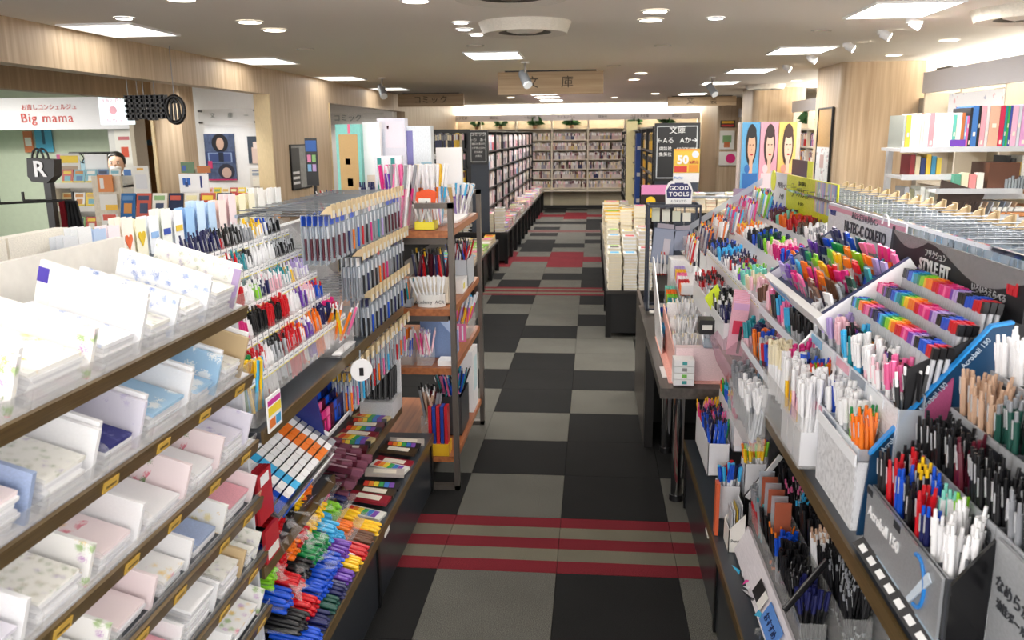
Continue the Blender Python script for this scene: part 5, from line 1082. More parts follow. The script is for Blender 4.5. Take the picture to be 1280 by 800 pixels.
# top shelf
cup('sticker_pen_pot', 'clear pot of pens with an orange sticker and yellow band at the rack front', -.82, 4.06, 1.347, .1, .1, .04, P('#e6d53a', .4), [(B2, 'white', 'black'), (B2, 'silver', 'white')], 3, 3, .35, .05)
tag(MB().prism([(-.87, 1.46), (-.77, 1.455), (-.76, 1.53), (-.8, 1.545), (-.86, 1.53)], 4.035, 4.04, P('#e0521e')).prism([(-.85, 1.47), (-.79, 1.47), (-.79, 1.5), (-.85, 1.5)], 4.033, 4.035, OFFW).ob('sticker_card', origin=(-.82, 4.04, 1.5)), 'orange splash-shaped card on the clear pen pot of the rack', 'card')
cup('long_pen_box', 'tall clear box of pink and lilac pens at the rack front', -.98, 4.08, 1.347, .16, .12, .16, ACR, [(CP, 'pale pink', 'white'), (CP, 'pink', 'pink'), (CP, 'magenta', 'grey'), (CP, 'lavender', 'white'), (CP, 'pale pink', 'magenta'), (B2, 'purple', 'white'), (CP, 'white', 'white')], 6, 4, .1, .15, L=.3)
cup('long_pen_box', 'clear box of white-capped pastel pens behind the pink pens', -.85, 4.28, 1.347, .17, .16, .14, ACR, [(CP, 'white', 'white'), (CP, 'orange', 'white'), (CP, 'lavender', 'white'), (CP, 'white', 'yellow'), (CP, 'sky blue', 'white'), (CP, 'pale pink', 'white')], 8, 6, .15, .16, L=.3)
def disp(name, lab, x0, x1, y, z0, z1, mats, thick=.03, cat='display card', lean=0):
    M = Matrix.Translation((x0, y, z0)) @ Matrix.Rotation(-lean, 4, 'X'); t = T(name, lab, cat, (x0, y, z0)); w = x1 - x0; h = z1 - z0
    MB().box(0, w, 0, thick, 0, h, mats[0], M).ob('panel', t)
    for a, b, c, d, m in mats[1:]: MB().box(a*w, b*w, -.002, 0, c*h, d*h, m, M).ob('print', t)
    return t
KR = P('#c2a06c', .7, var=.06); TL = P('#7ec6bd', .5)
disp('display_stand', 'tall kraft-coloured display back with teal edges and a white tag', -1.33, -1.2, 4.3, 1.35, 1.86, [TL, (.12, .88, .27, .9, KR), (.12, .88, 0, .24, KR), (.5, .6, .91, 1, P('#e86a8c')), (.35, .55, .6, .66, GREYM), (.4, .62, .38, .46, WHITE)], .06)
disp('display_stand', 'tall plain white display back between the kraft and lilac ones', -1.2, -1.11, 4.35, 1.35, 1.87, [WHITE, (.15, 1, .3, .48, P('#e4d3c2'))], .05)
disp('display_stand', 'tall pale lilac display with faint pink print, left on the rack', -1.14, -.99, 4.42, 1.35, 1.89, [P('#dcdbe6', .4, var=.04), (.3, .95, .72, .97, P('#e8e0ea')), (.35, .42, .9, .93, P('#d8667a')), (.05, .25, .1, .9, P('#c9cfdc'))], .07)
disp('display_stand', 'rounded white display with purple print behind the pastel pens', -.72, -.56, 4.75, 1.5, 1.96, [P('#d9e2ea', .4), (0, .45, 0, .98, P('#8f8ac0')), (.1, .4, .2, .75, P('#c888b0')), (.6, 1, .3, .6, P('#9cc4d6'))], .08) if False else None
disp('display_stand', 'white display box with purple printed wing above the pastel pens', -1.01, -.86, 4.45, 1.35, 1.85, [P('#dfe6ec', .4), (0, .35, 0, .95, P('#7f7cb8')), (.05, .3, .1, .6, P('#c084a8')), (.62, 1, .3, .62, P('#9cc4d6'))], .08)
disp('display_stand', 'white board over a cream box at the right of the rack top', -.91, -.76, 4.85, 1.35, 1.73, [P('#e9e6d6', .5), (0, 1, .45, 1, WHITE), (.1, .8, .05, .4, P('#c9a868'))], .04)
disp('display_stand', 'pale box with two teal cone shapes, middle of the rack top', -1.11, -.97, 4.22, 1.5, 1.7, [P('#e4e4ea', .4), (.1, .25, 0, .95, P('#1f8a86')), (.6, .75, 0, .95, P('#1f8a86'))], .04)
cup('pen_box', 'clear box of white film-wrapped pens at the right back of the rack top', -.77, 4.8, 1.347, .12, .2, .1, ACR, [(CP, 'white', 'white'), (CP, 'white', 'sky blue'), (CP, 'purple', 'white')], 4, 5, .3, .08, L=.17)
tag(MB().box(-.8, -.71, 4.35, 4.75, 1.347, 1.36, WHITE).ob('paper_sheets', origin=(-.75, 4.5, 1.347)), 'white paper sheets lying along the rack top edge', 'paper')
cup('pen_box', 'clear box of blue clicker pens on the ledge left of the rack', -1.12, 4.1, 1.347, .1, .06, .11, ACR, [(B2, 'navy', 'navy'), (B2, 'silver', 'navy')], 4, 2, .03, .12, L=.22)
disp('display_stand', 'teal-fronted display box beside the blue clicker pens', -1.32, -1.2, 4.06, 1.35, 1.5, [P('#8fcac4', .4), (.3, .8, .1, .5, OFFW)], .05)
cup('pen_box', 'clear box of red and white pens far left of the rack', -1.36, 4.3, 1.347, .12, .1, .08, ACR, [(B2, 'red', 'white'), (B2, 'white', 'navy'), (B2, 'white', 'red')], 4, 4, .3, .1)
# second shelf: cream holder with dark red pens, white oval pot
t = cup('step_holder', 'cream stepped holder of dark red and navy pens on the second rack shelf', -.83, 4.22, .957, .2, .2, .14, P('#e6dccb', .5), [(B2, 'maroon', 'black'), (B2, 'navy', 'black'), (B2, 'red', 'black'), (B2, 'black', 'yellow')], 7, 5, .15, .13, L=.2)
t = T('oval_pot', 'white oval paper tub of white pens, lettered ACR in grey', 'pen cup', (-.81, 4.07, .957)); mb = MB(); n = 20
vs = [(-.81 + .072*math.cos(2*math.pi*k/n), 4.07 + .045*math.sin(2*math.pi*k/n), z) for z in (.957, 1.02) for k in range(n)]; mb.add(vs, [(k, (k+1) % n, n + (k+1) % n, n + k) for k in range(n)], P('#e9e8e4', .5), sm=True); mb.ob('tub', t)
text('lettering', 'Academy  ACR', .024, P('#55565a'), face((-.81, 4.022, .985)), t)
for k in range(11): item(CP, 'white', 'white', MT(-.86 + k*.01, 4.07 + .02*((k % 3) - 1), .965, -.1, (k - 5)*.05 - .15, 0), 'standing in the white oval tub', .14)
cup('pen_box', 'small clear box of teal and orange slim pens left of the oval tub', -.94, 4.06, .957, .07, .06, .04, ACRF, [(B2, 'teal', 'white'), (B2, 'orange', 'silver'), (B2, 'grey', 'teal')], 3, 3, .2, .09)
cup('pen_box', 'grey display of black and blue pens at the back of the second rack shelf', -.76, 4.7, .957, .12, .26, .16, P('#b9bec6', .4), [(B2, 'black', 'black'), (B2, 'blue', 'white'), (B2, 'white', 'black'), (B2, 'red', 'black')], 4, 9, .25, .1)
tag(MB().box(-.8, -.7, 4.4, 4.6, .957, 1.03, P('#f0f0f0')).box(-.7, -.699, 4.42, 4.47, .98, 1.01, P('#e8d83a')).ob('white_tray', origin=(-.75, 4.5, .957)), 'white box tray with a small yellow mark on the second rack shelf', 'tray')
# third shelf
cup('pen_box', 'clear box of white and blue packed pens on the third rack shelf', -.95, 4.08, .652, .08, .08, .08, ACR, [(CP, 'blue', 'white'), (CP, 'white', 'orange')], 3, 3, .1, .1)
cup('pen_box', 'clear box of pink and silver pens, middle of the third rack shelf', -.85, 4.08, .652, .08, .08, .08, ACR, [(B2, 'pale pink', 'silver'), (B2, 'magenta', 'white'), (B2, 'white', 'lavender')], 4, 4, .25, .1)
tag(MB().prism([(-.9, .652), (-.9, .9), (-.84, .9), (-.72, .76), (-.72, .652)], 4.2, 4.35, P('#7f9ccb', .4)).ob('blue_display', origin=(-.8, 4.27, .652)), 'blue wedge-sided display box on the third rack shelf', 'display box')
tag(MB().box(-.78, -.71, 4.03, 4.12, .652, .68, WHITE).ob('white_packet', origin=(-.75, 4.07, .652)), 'white blister packet lying at the front of the third rack shelf', 'packet')
disp('hanging_tag', 'pink lettered tag hanging beside the rack post', -.74, -.68, 4.35, .7, .8, [P('#e0709a', .5), (.2, .35, .1, .9, WHITE), (.6, .75, .1, .9, WHITE)], .004, 'tag')
cup('pen_box', 'clear box of mixed bright pens near the back of the third rack shelf', -.76, 4.75, .652, .11, .28, .1, ACR, [(CP, 'pink', 'white'), (CP, 'yellow', 'white'), (CP, 'sky blue', 'sky blue'), (CP, 'lavender', 'white'), (CP, 'orange', 'white')], 4, 8, .3, .14, L=.17)
# lowest shelf
cup('pen_box', 'black box of teal, pink and black pens on the lowest rack shelf', -.78, 4.45, .177, .14, .28, .22, P('#3a3c40', .4), [(B2, 'black', 'black'), (B2, 'teal', 'teal'), (B2, 'pink', 'black'), (B2, 'blue', 'white')], 5, 9, .3, .12)
cup('pen_box', 'clear box of skin-toned and grey pens at the front of the lowest rack shelf', -.83, 4.1, .177, .1, .12, .2, ACR, [(B2, 'beige', 'white'), (B2, 'grey', 'black'), (B2, 'maroon', 'black')], 4, 5, .25, .15, L=.2)
tag(MB().box(-.78, -.7, 4.7, 4.9, .177, .55, WHITE).box(-.7, -.699, 4.74, 4.86, .3, .5, P('#cfe6ea')).ob('white_file_box', origin=(-.74, 4.8, .177)), 'tall white file box at the far end of the lowest rack shelf', 'file box')
t = T('red_blue_pens_box', 'yellow-footed box of red and blue packs at the rack foot', 'display box', (-.78, 4.04, .177)); MB().box(-.84, -.73, 4.0, 4.1, .177, .24, P('#d9a81e', .4)).ob('box', t)
for k in range(5): tag(MB().box(-.835 + k*.021, -.818 + k*.021, 4.01, 4.07, .24, .44, P('#24409a' if k % 2 else '#c02430', .3)).ob('pen_packet', origin=(-.83 + k*.021, 4.04, .24)), f'{"blue" if k % 2 else "red"} packet standing in the yellow-footed box', 'packet', 'packets in the yellow-footed box')
# black-pen block beside the rack, on the left shelf end
MB().box(-1.1, -.94, 3.7, 3.9, .482, .56, P('#c9cacd', .4)).box(-1.1, -.94, 3.88, 3.9, .56, .76, P('#e2e3e6')).ob('white_block_holder', label='white holder block of thick black pens next to the rack', cat='display box', origin=(-1, 3.8, .482))
for j in range(6):
    for i in range(4): item('marker_pen', 'black', 'black', MT(-1.09 + j*.026, 3.74 + i*.035, .565, -.15, 0, 0), 'in the white holder block next to the rack', .14)
# ================================================================== RIGHT GONDOLA (faces the aisle at -X)
ledge('slate shelf with brass edge carrying the right pen displays', .53, 1.15, .7, 3.4, .97, -1)
MB().box(1.12, 1.16, .7, 3.84, .36, 1.38, P('#b8babd', .4)).ob('gondola_spine', label='grey spine panel of the right shelving run', cat='panel', origin=(1.14, 2.2, .36))
tag(MB().box(.75, 1.16, 3.4, 5.1, .0, 1.02, P('#dfe0e3', .4)).ob('white_cabinet', origin=(.95, 4.2, 0)), 'white cabinet under the far tiered pen trays', 'cabinet')
# ---- white tiered trays, Y 3.0 - 5.0
PLW = P('#eef0f4', .3, var=.02)
st = T('white_tier_stand', 'white stepped tray stand full of pens, right, behind the colour displays', 'pen stand', (.8, 4, .97))
TW = [(.6, 1.2, 3.0, 4.45, 'front'), (.76, 1.275, 3.0, 4.75, 'middle'), (.92, 1.345, 3.0, 5.0, 'back'), (.5, 1.09, 3.15, 4.15, 'lowest')]
SQW = {'front': [(1, CP, 'silver', 'brown'), (1, CP, 'white', 'pale pink'), (.8, CP, 'white', 'cream'), (1, CP, 'white', 'mint'), (1, B2, 'purple', 'lime'), (1, B2, 'white', 'navy'), (1, B2, 'red', 'black'), (1.5, B2, 'white', 'navy'), (1, CP, 'sky blue', 'sky blue'), (1, B2, 'navy', 'navy'), (1, B2, 'navy', 'blue'), (.6, CP, 'black', 'black')],
 'middle': [(1.3, CP, 'brown', 'black'), (1.2, CP, 'pink', 'pale pink'), (.6, CP, 'orange', 'orange'), (.6, CP, 'blue', 'blue'), (1, CP, 'white', 'magenta'), (1, CP, 'white', 'pale pink'), (.5, CP, 'lime', 'lime'), (.6, CP, 'navy', 'navy'), (1, CP, 'teal', 'dark green'), (.6, CP, 'lavender', 'blue'), (1, CP, 'teal', 'black'), (.8, CP, 'black', 'white'), (1, B2, 'white', 'orange'), (1, B2, 'orange', 'yellow'), (1, B2, 'white', 'red')],
 'back': [(1.2, CP, 'sky blue', 'teal'), (1, CP, 'purple', 'purple'), (1, B2, 'white', 'pale pink'), (1.2, B2, 'white', 'grey'), (.8, CP, 'maroon', 'white'), (1, B2, 'black', 'brown'), (1, CP, 'black', 'red'), (1, CP, 'orange', 'orange'), (.5, CP, 'mint', 'mint'), (1, CP, 'magenta', 'maroon'), (1, B2, 'white', 'purple'), (1, B2, 'white', 'blue'), (1, B2, 'lime', 'blue')],
 'lowest': [(1, B2, 'navy', 'navy'), (1, B2, 'black', 'white'), (1, CP, 'black', 'black'), (1.2, B2, 'white', 'grey'), (1.5, B2, 'red', 'black'), (1, B2, 'maroon', 'red')]}
for x, z, ya, yb, nm in TW:
    tier_geo(st, 1, x, z, .1, .12, ya, yb, .06, PLW, PLW, tags=(nm in ('front',)), tagh=.02)
    fill_tier(1, x, z, .1, .12, ya, yb, SQW[nm], f'in the {nm} row of the white stepped trays', 4, .018, .045, .1)

# far clear slanted rails
st = T('clear_slant_rack', 'clear slanted rack of clicker pens at the far end of the white trays', 'pen stand', (.62, 4.7, 1.0))
for k, (c1, c2) in enumerate((('white', 'red'), ('orange', 'navy'), ('white', 'orange'), ('sky blue', 'magenta'), ('lavender', 'magenta'), ('lime', 'sky blue'))):
    x = .52 + k*.075; z = 1.2 + k*.05; MB().box(x, x + .05, 4.55, 5.0, z - .09, z - .085, ACR).box(x, x + .002, 4.55, 5.0, z - .09, z, ACR).ob('tray', st)
    for j in range(12):
        for i in range(2): item(B2, RND.choice([c1, 'white', 'silver', c2]), RND.choice([c2, c1, 'navy', 'red', 'yellow']), MT(x + .012 + i*.02, 4.57 + j*.036, z - .1 + RND.uniform(-.008, .008), RND.uniform(-.15, .15), .15), 'in the clear slanted rack at the far end', .13)
MB().prism([(.5, 1.18), (.98, 1.5), (.98, 1.54), (.5, 1.22)], 5.02, 5.025, ACRF).ob('end_panel', st)
tag(MB().box(.46, .62, 4.3, 4.95, .98, 1.03, PLW).ob('white_riser', origin=(.54, 4.6, .98)), 'flat white riser block before the clear slanted rack', 'riser')
# sign cards on the back: grey, yellow with coloured stripes
t = T('header_card', 'grey header card with a round yellow badge over the white trays', 'sign', (1.06, 4.95, 1.38)); MB().box(1.06, 1.065, 4.7, 5.2, 1.36, 1.57, P('#d7d8e0', .4)).ob('card', t)
MB().cyl((1.06, 5.1, 1.52), (1.056, 5.1, 1.52), .06, .06, 16, P('#d9dd3a')).ob('badge', t)
RM = lambda x, y, z: Matrix.Translation((x, y, z)) @ Matrix.Rotation(-math.pi/2, 4, 'Z') @ Matrix.Rotation(math.pi/2, 4, 'X')
text('lettering', 'フリクション', .04, P('#5a5a66'), RM(1.0585, 4.87, 1.5), t); text('lettering', 'ノック', .04, P('#5a5a66'), RM(1.0585, 4.87, 1.44), t)
t = T('header_card', 'long yellow header card with a striped pastel picture over the white trays', 'sign', (1.05, 4.2, 1.38)); MB().box(1.045, 1.05, 3.72, 4.69, 1.3, 1.575, P('#d8dc1e', .4)).ob('card', t)
for k in range(16): MB().box(1.043, 1.045, 3.74 + k*.022, 3.762 + k*.022, 1.43, 1.57, P(['#8fa6d8', '#c8a6d8', '#a8c8e0', '#e0b8c8', '#9ad0c8', '#b0b0e0', '#d0e0a8', '#e8c8a8'][k % 8])).ob('colour_stripe', t)
z0 = MB(); pts = [(1.0425, 3.74 + k*.044, 1.5 + .04*math.sin(k*2.4)) for k in range(9)]; z0.tube(pts, .003, 4, WHITE); z0.ob('white_line', t)
MB().cyl((1.045, 4.55, 1.5), (1.043, 4.55, 1.5), .035, .035, 16, P('#5f640c')).cyl((1.043, 4.55, 1.5), (1.042, 4.55, 1.5), .031, .031, 16, P('#d8dc1e')).ob('badge', t)
text('lettering', 'フリクション', .045, P('#4c5010'), RM(1.0435, 4.33, 1.49), t); text('lettering', '書いて消せる', .025, P('#4c5010'), RM(1.0435, 4.35, 1.54), t); text('lettering', 'ボールペン', .022, P('#4c5010'), RM(1.0435, 4.35, 1.44), t)
t = T('small_header_card', 'small dark and yellow header card peeking over the grey header card', 'sign', (1.25, 5.4, 1.5)); MB().box(1.25, 1.255, 5.1, 5.5, 1.5, 1.63, P('#2c2438')).box(1.25, 1.26, 5.28, 5.3, 1.2, 1.5, P('#2c2438')).ob('card', t); MB().box(1.248, 1.25, 4.98, 5.1, 1.5, 1.63, P('#c8d020')).ob('card_side', t)
# idol posters and clear stand at the far end
IC = [('#5aa4d2', '#14100f', '#e0b090', '#2a6ab0'), ('#e0a0b0', '#3a2420', '#e6bca4', '#e8d0d4'), ('#ecc66a', '#4a3024', '#ecc4ac', '#e0a08c')]
for k, (bg, hr_, sk, cl) in enumerate(IC):
    x = .95 + k*.115
    t = poster('display_poster', f'tall {["light blue", "pink", "yellow"][k]} portrait panel standing over the far pen racks', FM(x, 5.6, 1.4), .11, .46, None,
      [P(bg, .4), (.22, .86, .4, .98, (P(hr_),)), (.46, .66, .3, .55, P(sk)), (.1, .98, -.25, .36, (P(cl),)) if False else (.12, .96, 0, .3, P(cl)), (.2, .5, .3, .42, (P(cl),)), (.34, .78, .46, .86, (P(sk),)), (.3, .8, .78, .96, (P(hr_),)), (.5, .66, .545, .57, (P('#b8343a'),)), (.42, .52, .685, .7, (P('#1c1210'),)), (.6, .7, .685, .7, (P('#1c1210'),)), (.54, .58, .61, .64, (P('#c08a70'),))])
MB().box(.93, 1.32, 5.62, 5.66, 0, 1.86, P('#c9b9b0')).ob('poster_backing', label='backing board behind the three portrait panels', cat='board', origin=(1.1, 5.64, 0))
t = T('clear_poster_stand', 'clear upright acrylic box holding lilac sheets before the portraits', 'acrylic stand', (.95, 5.3, 1.3)); MB().box(.86, 1.08, 5.3, 5.305, 1.22, 1.46, acrylic('lilac_acrylic', '#d8c8dc', .35)).ob('front', t)
mb = MB(); mb.tube([(.9 + .05 + .045*math.cos(math.pi - math.pi*k/8), 5.28, 1.36 + .05*math.sin(math.pi*k/8)) for k in range(9)], .004, 5, WHITE); mb.tube([(.905, 5.28, 1.36), (.905, 5.28, 1.25)], .004, 5, WHITE); mb.ob('white_loop', t)
tag(MB().box(.8, 1.25, 5.2, 5.7, 0, 1.25, P('#8e8279')).ob('far_counter', origin=(1, 5.4, 0)), 'low grey-brown counter under the portrait panels', 'counter')
# ---- top hooks (behind the signs, tips on the far side)
hooks('long row of chrome hooks with beige holders on the top right, nearer half', 1.02, 1.3, 1.5, rr(1.9, 3.2, 13), 1, [('white', 'grey'), ('silver', 'teal'), ('grey', 'black'), ('white', 'sky blue')], 'hanging on the far-side hooks of the right shelving', tagc='#cdb48c', npk=5)
hooks('long row of chrome hooks with beige holders on the top right, farther half', 1.02, 1.32, 1.5, rr(3.35, 4.6, 11), 1, [('white', 'grey'), ('silver', 'navy'), ('white', 'black')], 'hanging on the far-side hooks of the right shelving, farther half', tagc='#cdb48c', npk=4)
# ---- square tray of colourful refill pouches with navy rim
t = T('refill_display', 'tilted white tray with navy rim full of colourful refill pouches', 'display tray', (.7, 2.55, 1.3))
M = Matrix.Translation((.61, 2.5, 1.315)) @ Matrix.Rotation(-math.pi/2, 4, 'Z') @ Matrix.Rotation(math.radians(36), 4, 'X')
MB().box(-.32, .32, 0, .24, -.01, 0, P('#26365a'), M).ob('tray_floor', t)
MB().box(-.34, .34, -.02, 0, -.03, .03, WHITE, M).ob('front_edge', t); MB().box(-.3, -.05, -.021, -.02, -.015, .015, P('#7fb0dc', .4), M).ob('front_print', t)
for a in (-.34, .32): MB().box(a, a + .02, 0, .25, -.03, .03, WHITE, M).box(a + .002, a + .018, 0, .25, .03, .032, P('#1c2a5a'), M).ob('side_edge', t)
MB().prism([(-.02, -.1), (.0, -.03), (.26, -.03), (.26, -.06)], .34, .345, P('#d7dae0', .35), 'X', M).ob('near_side_panel', t)
RC = [['navy', 'navy', 'blue', 'dark green', 'pink', 'magenta', 'pink'], ['black', 'blue', 'green', 'orange', 'lime', 'orange', 'lavender'], ['purple', 'navy', 'lime', 'yellow', 'orange', 'red', 'teal'], ['navy', 'green', 'lime', 'yellow', 'red', 'magenta', 'dark green'], ['blue', 'sky blue', 'orange', 'magenta', 'orange', 'brown', 'grey'], ['lavender', 'purple', 'magenta', 'pink', 'brown', 'brown', 'white']]
for j in range(14):
    for i in range(6):
        c = RC[i % 6][min(6, j // 2)]
        item('refill_pack', RND.choice([c, c, 'silver', 'white', 'grey']), c, M @ MT(-.295 + j*.0452 + RND.uniform(-.006, .006), .015 + (5 - i)*.038, -.03 + RND.uniform(-.006, .006), -.35 + RND.uniform(-.12, .12), RND.uniform(-.12, .12), RND.uniform(-.12, .12)), 'in the tilted tray with the navy rim', .1)
t = T('header_card', 'pale header card lettered COLETO behind the refill tray', 'sign', (.9, 2.9, 1.4)); MB().box(.9, .905, 2.5, 3.31, 1.36, 1.535, P('#d9dae2', .35)).ob('card', t)
MB().box(.898, .9, 2.5, 3.31, 1.51, 1.525, P('#d89ab0')).ob('rainbow_edge', t)
text('lettering', 'HI-TEC-C COLETO', .052, P('#3a3a48'), RM(.8975, 2.87, 1.468), t, bold=.001); text('lettering', 'あなただけの多色ペン', .028, P('#5a5a66'), RM(.8975, 2.87, 1.512), t); text('lettering', 'PILOT', .028, P('#2a3a88'), RM(.8975, 3.24, 1.5), t)
MB().prism([(2.56, 1.42), (2.58, 1.52), (2.6, 1.52), (2.61, 1.44)], .897, .899, P('#2a2a34'), 'X').ob('pen_picture', t)
MB().tube([(.885, 2.63 + .03*math.cos(a*.4), 1.52 + .03*math.sin(a*.4)) for a in range(9)], .003, 5, WHITE).ob('hanger_loop', t)
# ---- black three-tier colour pen display (wave-topped header)
BLK = P('#17171b', .6)
t = T('colour_pen_display', 'black three-step display of silver pens with rainbow caps and a wavy header', 'pen display', (.7, 2.0, 1.1))
RAIN = ['teal', 'dark green', 'blue', 'sky blue', 'green', 'orange', 'orange', 'red', 'magenta', 'pink', 'maroon', 'purple', 'black', 'navy', 'blue', 'sky blue', 'teal', 'green', 'lime', 'yellow', 'orange', 'orange', 'red', 'red', 'magenta', 'pink', 'magenta', 'purple', 'lavender', 'black', 'black', 'blue', 'blue', 'red', 'red', 'black']
for i, (x, z, ya, yb) in enumerate(((.64, 1.335, 1.62, 2.2), (.70, 1.37, 1.66, 2.32), (.76, 1.407, 1.7, 2.4))):
    nm = ['lowest', 'middle', 'top'][i]
    s_ = MB(); s_.box(x, x + .05, ya, yb, z - .1, z - .095, BLK).box(x - .003, x, ya, yb, z - .055, z, BLK); sh = s_.ob('step', t)
    n = 22
    for k in range(n):
        y = yb - .02 - (yb - ya - .12)*(k + 1)/n; MB().box(x - .0045, x - .003, y, y + (yb-ya-.12)/n*.8, z - .014, z - .004, P(CNAME[RAIN[min(35, int(k*36/n))]])).ob('colour_label', sh)
    MB().box(x - .0045, x - .003, yb - .05, yb - .03, z - .04, z - .02, P('#e0a820')).ob('price_label', sh)
    nn = int((yb - ya - .02)/.0125)
    for k in range(nn):
        y = yb - .012 - (yb - ya - .024)*(k + .5)/nn; c = RAIN[min(35, int(k*36/nn))]
        for r_ in range(3): item('refill_pen', 'silver', c, MT(x + .01 + r_*.0135, y, z + .036 - .14 + .018 + RND.uniform(-.002, .002), 0, .12, 0), f'on the {nm} step of the black rainbow display', .14)
hd = MB(); N = 24; top = [(2.42 - .74*k/N, 1.528) for k in range(N + 1)]; dw = [.004 + .03*math.sin(math.pi*min(1, k/8)) if k < 8 else .004 + .056*math.sin(math.pi*(k - 8)/16*.8)**2 for k in range(N + 1)]
hd.prism([(1.68, 1.40), (2.42, 1.40)] + top, .84, .846, BLK, 'X'); hd.ob('wavy_header', t)
gw = MB(); 
for k in range(N): 
    a, b = top[k], top[k+1]; gw.add([(.8385, a[0], a[1]), (.8385, b[0], b[1]), (.8385, b[0], b[1] - dw[k+1]), (.8385, a[0], a[1] - dw[k])], [(0, 1, 2, 3)], printed('header_mesh', '#8a8a8c', ['#3c3c3e', '#3c3c3e'], 200, .4, 1, mask=0))
gw.ob('silver_wave', t)
text('lettering', 'STYLE FIT', .044, P('#e4e4e4'), RM(.8375, 2.12, 1.465), t, bold=.001); text('lettering', 'フリクション', .022, P('#c0c0c0'), RM(.838, 2.12, 1.497), t); text('lettering', 'uni', .036, P('#c8202c'), RM(.838, 1.73, 1.487), t, bold=.002)
text('lettering', 'いろいろえらべる', .02, P('#b8b8bc'), RM(.838, 1.83, 1.46), t); text('lettering', 'カスタマイズペン', .018, P('#b8b8bc'), RM(.838, 1.83, 1.43), t)
MB().prism([(.62, 1.2), (.84, 1.3), (.86, 1.42), (.8, 1.44), (.62, 1.34)], 1.645, 1.65, BLK).ob('near_side_panel', t)
# white arm (far side panel) of the mid trays
t = T('white_arm_stand', 'white curved-arm display with two rows of white and pastel pens', 'pen display', (.62, 2.0, 1.0))
MB().prism([(.535, 1.1), (.545, 1.16), (.58, 1.21), (.76, 1.42), (.78, 1.42), (.78, 1.33), (.62, 1.17), (.60, 1.1)], 2.33, 2.345, P('#e6e7ea', .3)).ob('curved_arm', t)
for x, z, ya, yb, nm, sq, up in ((.60, 1.265, 1.62, 2.3, 'upper', [(1, B2, 'black', 'white'), (1, CP, 'white', 'pink'), (1, B2, 'white', 'pale pink'), (1, CP, 'white', 'white'), (.8, CP, 'pale pink', 'white'), (1, CP, 'sky blue', 'white'), (.8, B2, 'teal', 'teal'), (.7, CP, 'white', 'sky blue'), (.8, B2, 'black', 'black'), (1.2, CP, 'silver', 'pale pink'), (1.8, CP, 'silver', 'lavender'), (1.6, CP, 'silver', 'white')], .065),
   (.545, 1.165, 1.66, 2.3, 'lower', [(1.4, B2, 'orange', 'orange'), (.7, B2, 'lime', 'green'), (2, CP, 'silver', 'white'), (1.6, CP, 'white', 'white'), (1, B2, 'blue', 'white'), (1.2, CP, 'white', 'white'), (.7, B2, 'black', 'white'), (1.2, B2, 'orange', 'red'), (.8, B2, 'lime', 'blue'), (.8, B2, 'navy', 'blue'), (1.2, CP, 'teal', 'grey'), (1.6, CP, 'maroon', 'magenta')], .06)):
    tr = tier_geo(t, 1, x, z, .11, .05, ya, yb, .06, ACRF, P('#dfe3ea', .3), tags=False)
    for k in range(5): MB().box(x - .002, x - .0003, yb - .12 - k*.12, yb - .02 - k*.12, z - .025, z - .004, P(['#7fb4d8', '#dfe4ea', '#e2aabb', '#8f98a6', '#dfe4ea'][k])).ob('shelf_label', tr)
    fill_tier(1, x, z, .11, .05, ya, yb, sq, f'in the {nm} row of the white curved-arm display', 3, .0145, up, .12)
# ---- front clear bin of white pens
def bin_of(name, lab, where, x0, x1, y0, y1, z0, z1, seq, mat=ACR, nr=4, up=.07, pitch=.0145, lean=-.12):
    t = T(name, lab, 'pen bin', ((x0+x1)/2, (y0+y1)/2, z0)); mb = MB(); mb.box(x0, x1, y0, y1, z0, z0+.004, mat)
    for a in ((x0, x0+.003, y0, y1), (x1-.003, x1, y0, y1), (x0, x1, y0, y0+.003), (x0, x1, y1-.003, y1)): mb.box(*a, z0, z1, mat)
    mb.ob('box', t); fill_tier(1, x0, z1, z1 - z0, x1 - x0, y0, y1, seq, where, nr, pitch, up, lean); return t
bin_of('clear_bin', 'large clear bin of white-capped pens at the front of the right ledge', 'in the large clear bin of the right ledge', .50, .565, 1.95, 2.4, 1.0, 1.13, [(1.2, CP, 'white', 'white'), (.5, CP, 'yellow', 'white'), (.6, CP, 'pale pink', 'white'), (.5, CP, 'purple', 'white'), (.9, CP, 'yellow', 'white'), (1.5, CP, 'white', 'white'), (2.4, CP, 'white', 'cream')], nr=4, up=.075, lean=-.05)
for k in range(3): MB().box(.505, .56, 1.96 + k*.07, 2.02 + k*.07, 1.004, 1.09, P('#e6e6ea', .3)).ob('inner_box', label=f'white inner box inside the large clear bin, {posn[k]}', cat='box', group='inner boxes of the clear bin', origin=(.53, 1.84 + k*.07, 1.004))
dot = printed('dot_grid', '#e2e3e6', ['#3a3d46', '#3a3d46'], 110, .34, 3, mask=0)
tag(MB().box(.538, .542, 1.65, 1.93, .99, 1.14, dot).box(.542, .6, 1.65, 1.654, .99, 1.14, P('#dfe0e4')).ob('dotted_panel', origin=(.55, 1.73, 1)), 'white panel with a fine dark dot grid beside the large clear bin', 'panel')
tag(MB().box(.532, .536, 1.64, 1.93, 1.135, 1.16, P('#eceef2')).ob('white_label_strip', origin=(.53, 1.7, 1.12)), 'white label strip over the dotted panel', 'label')
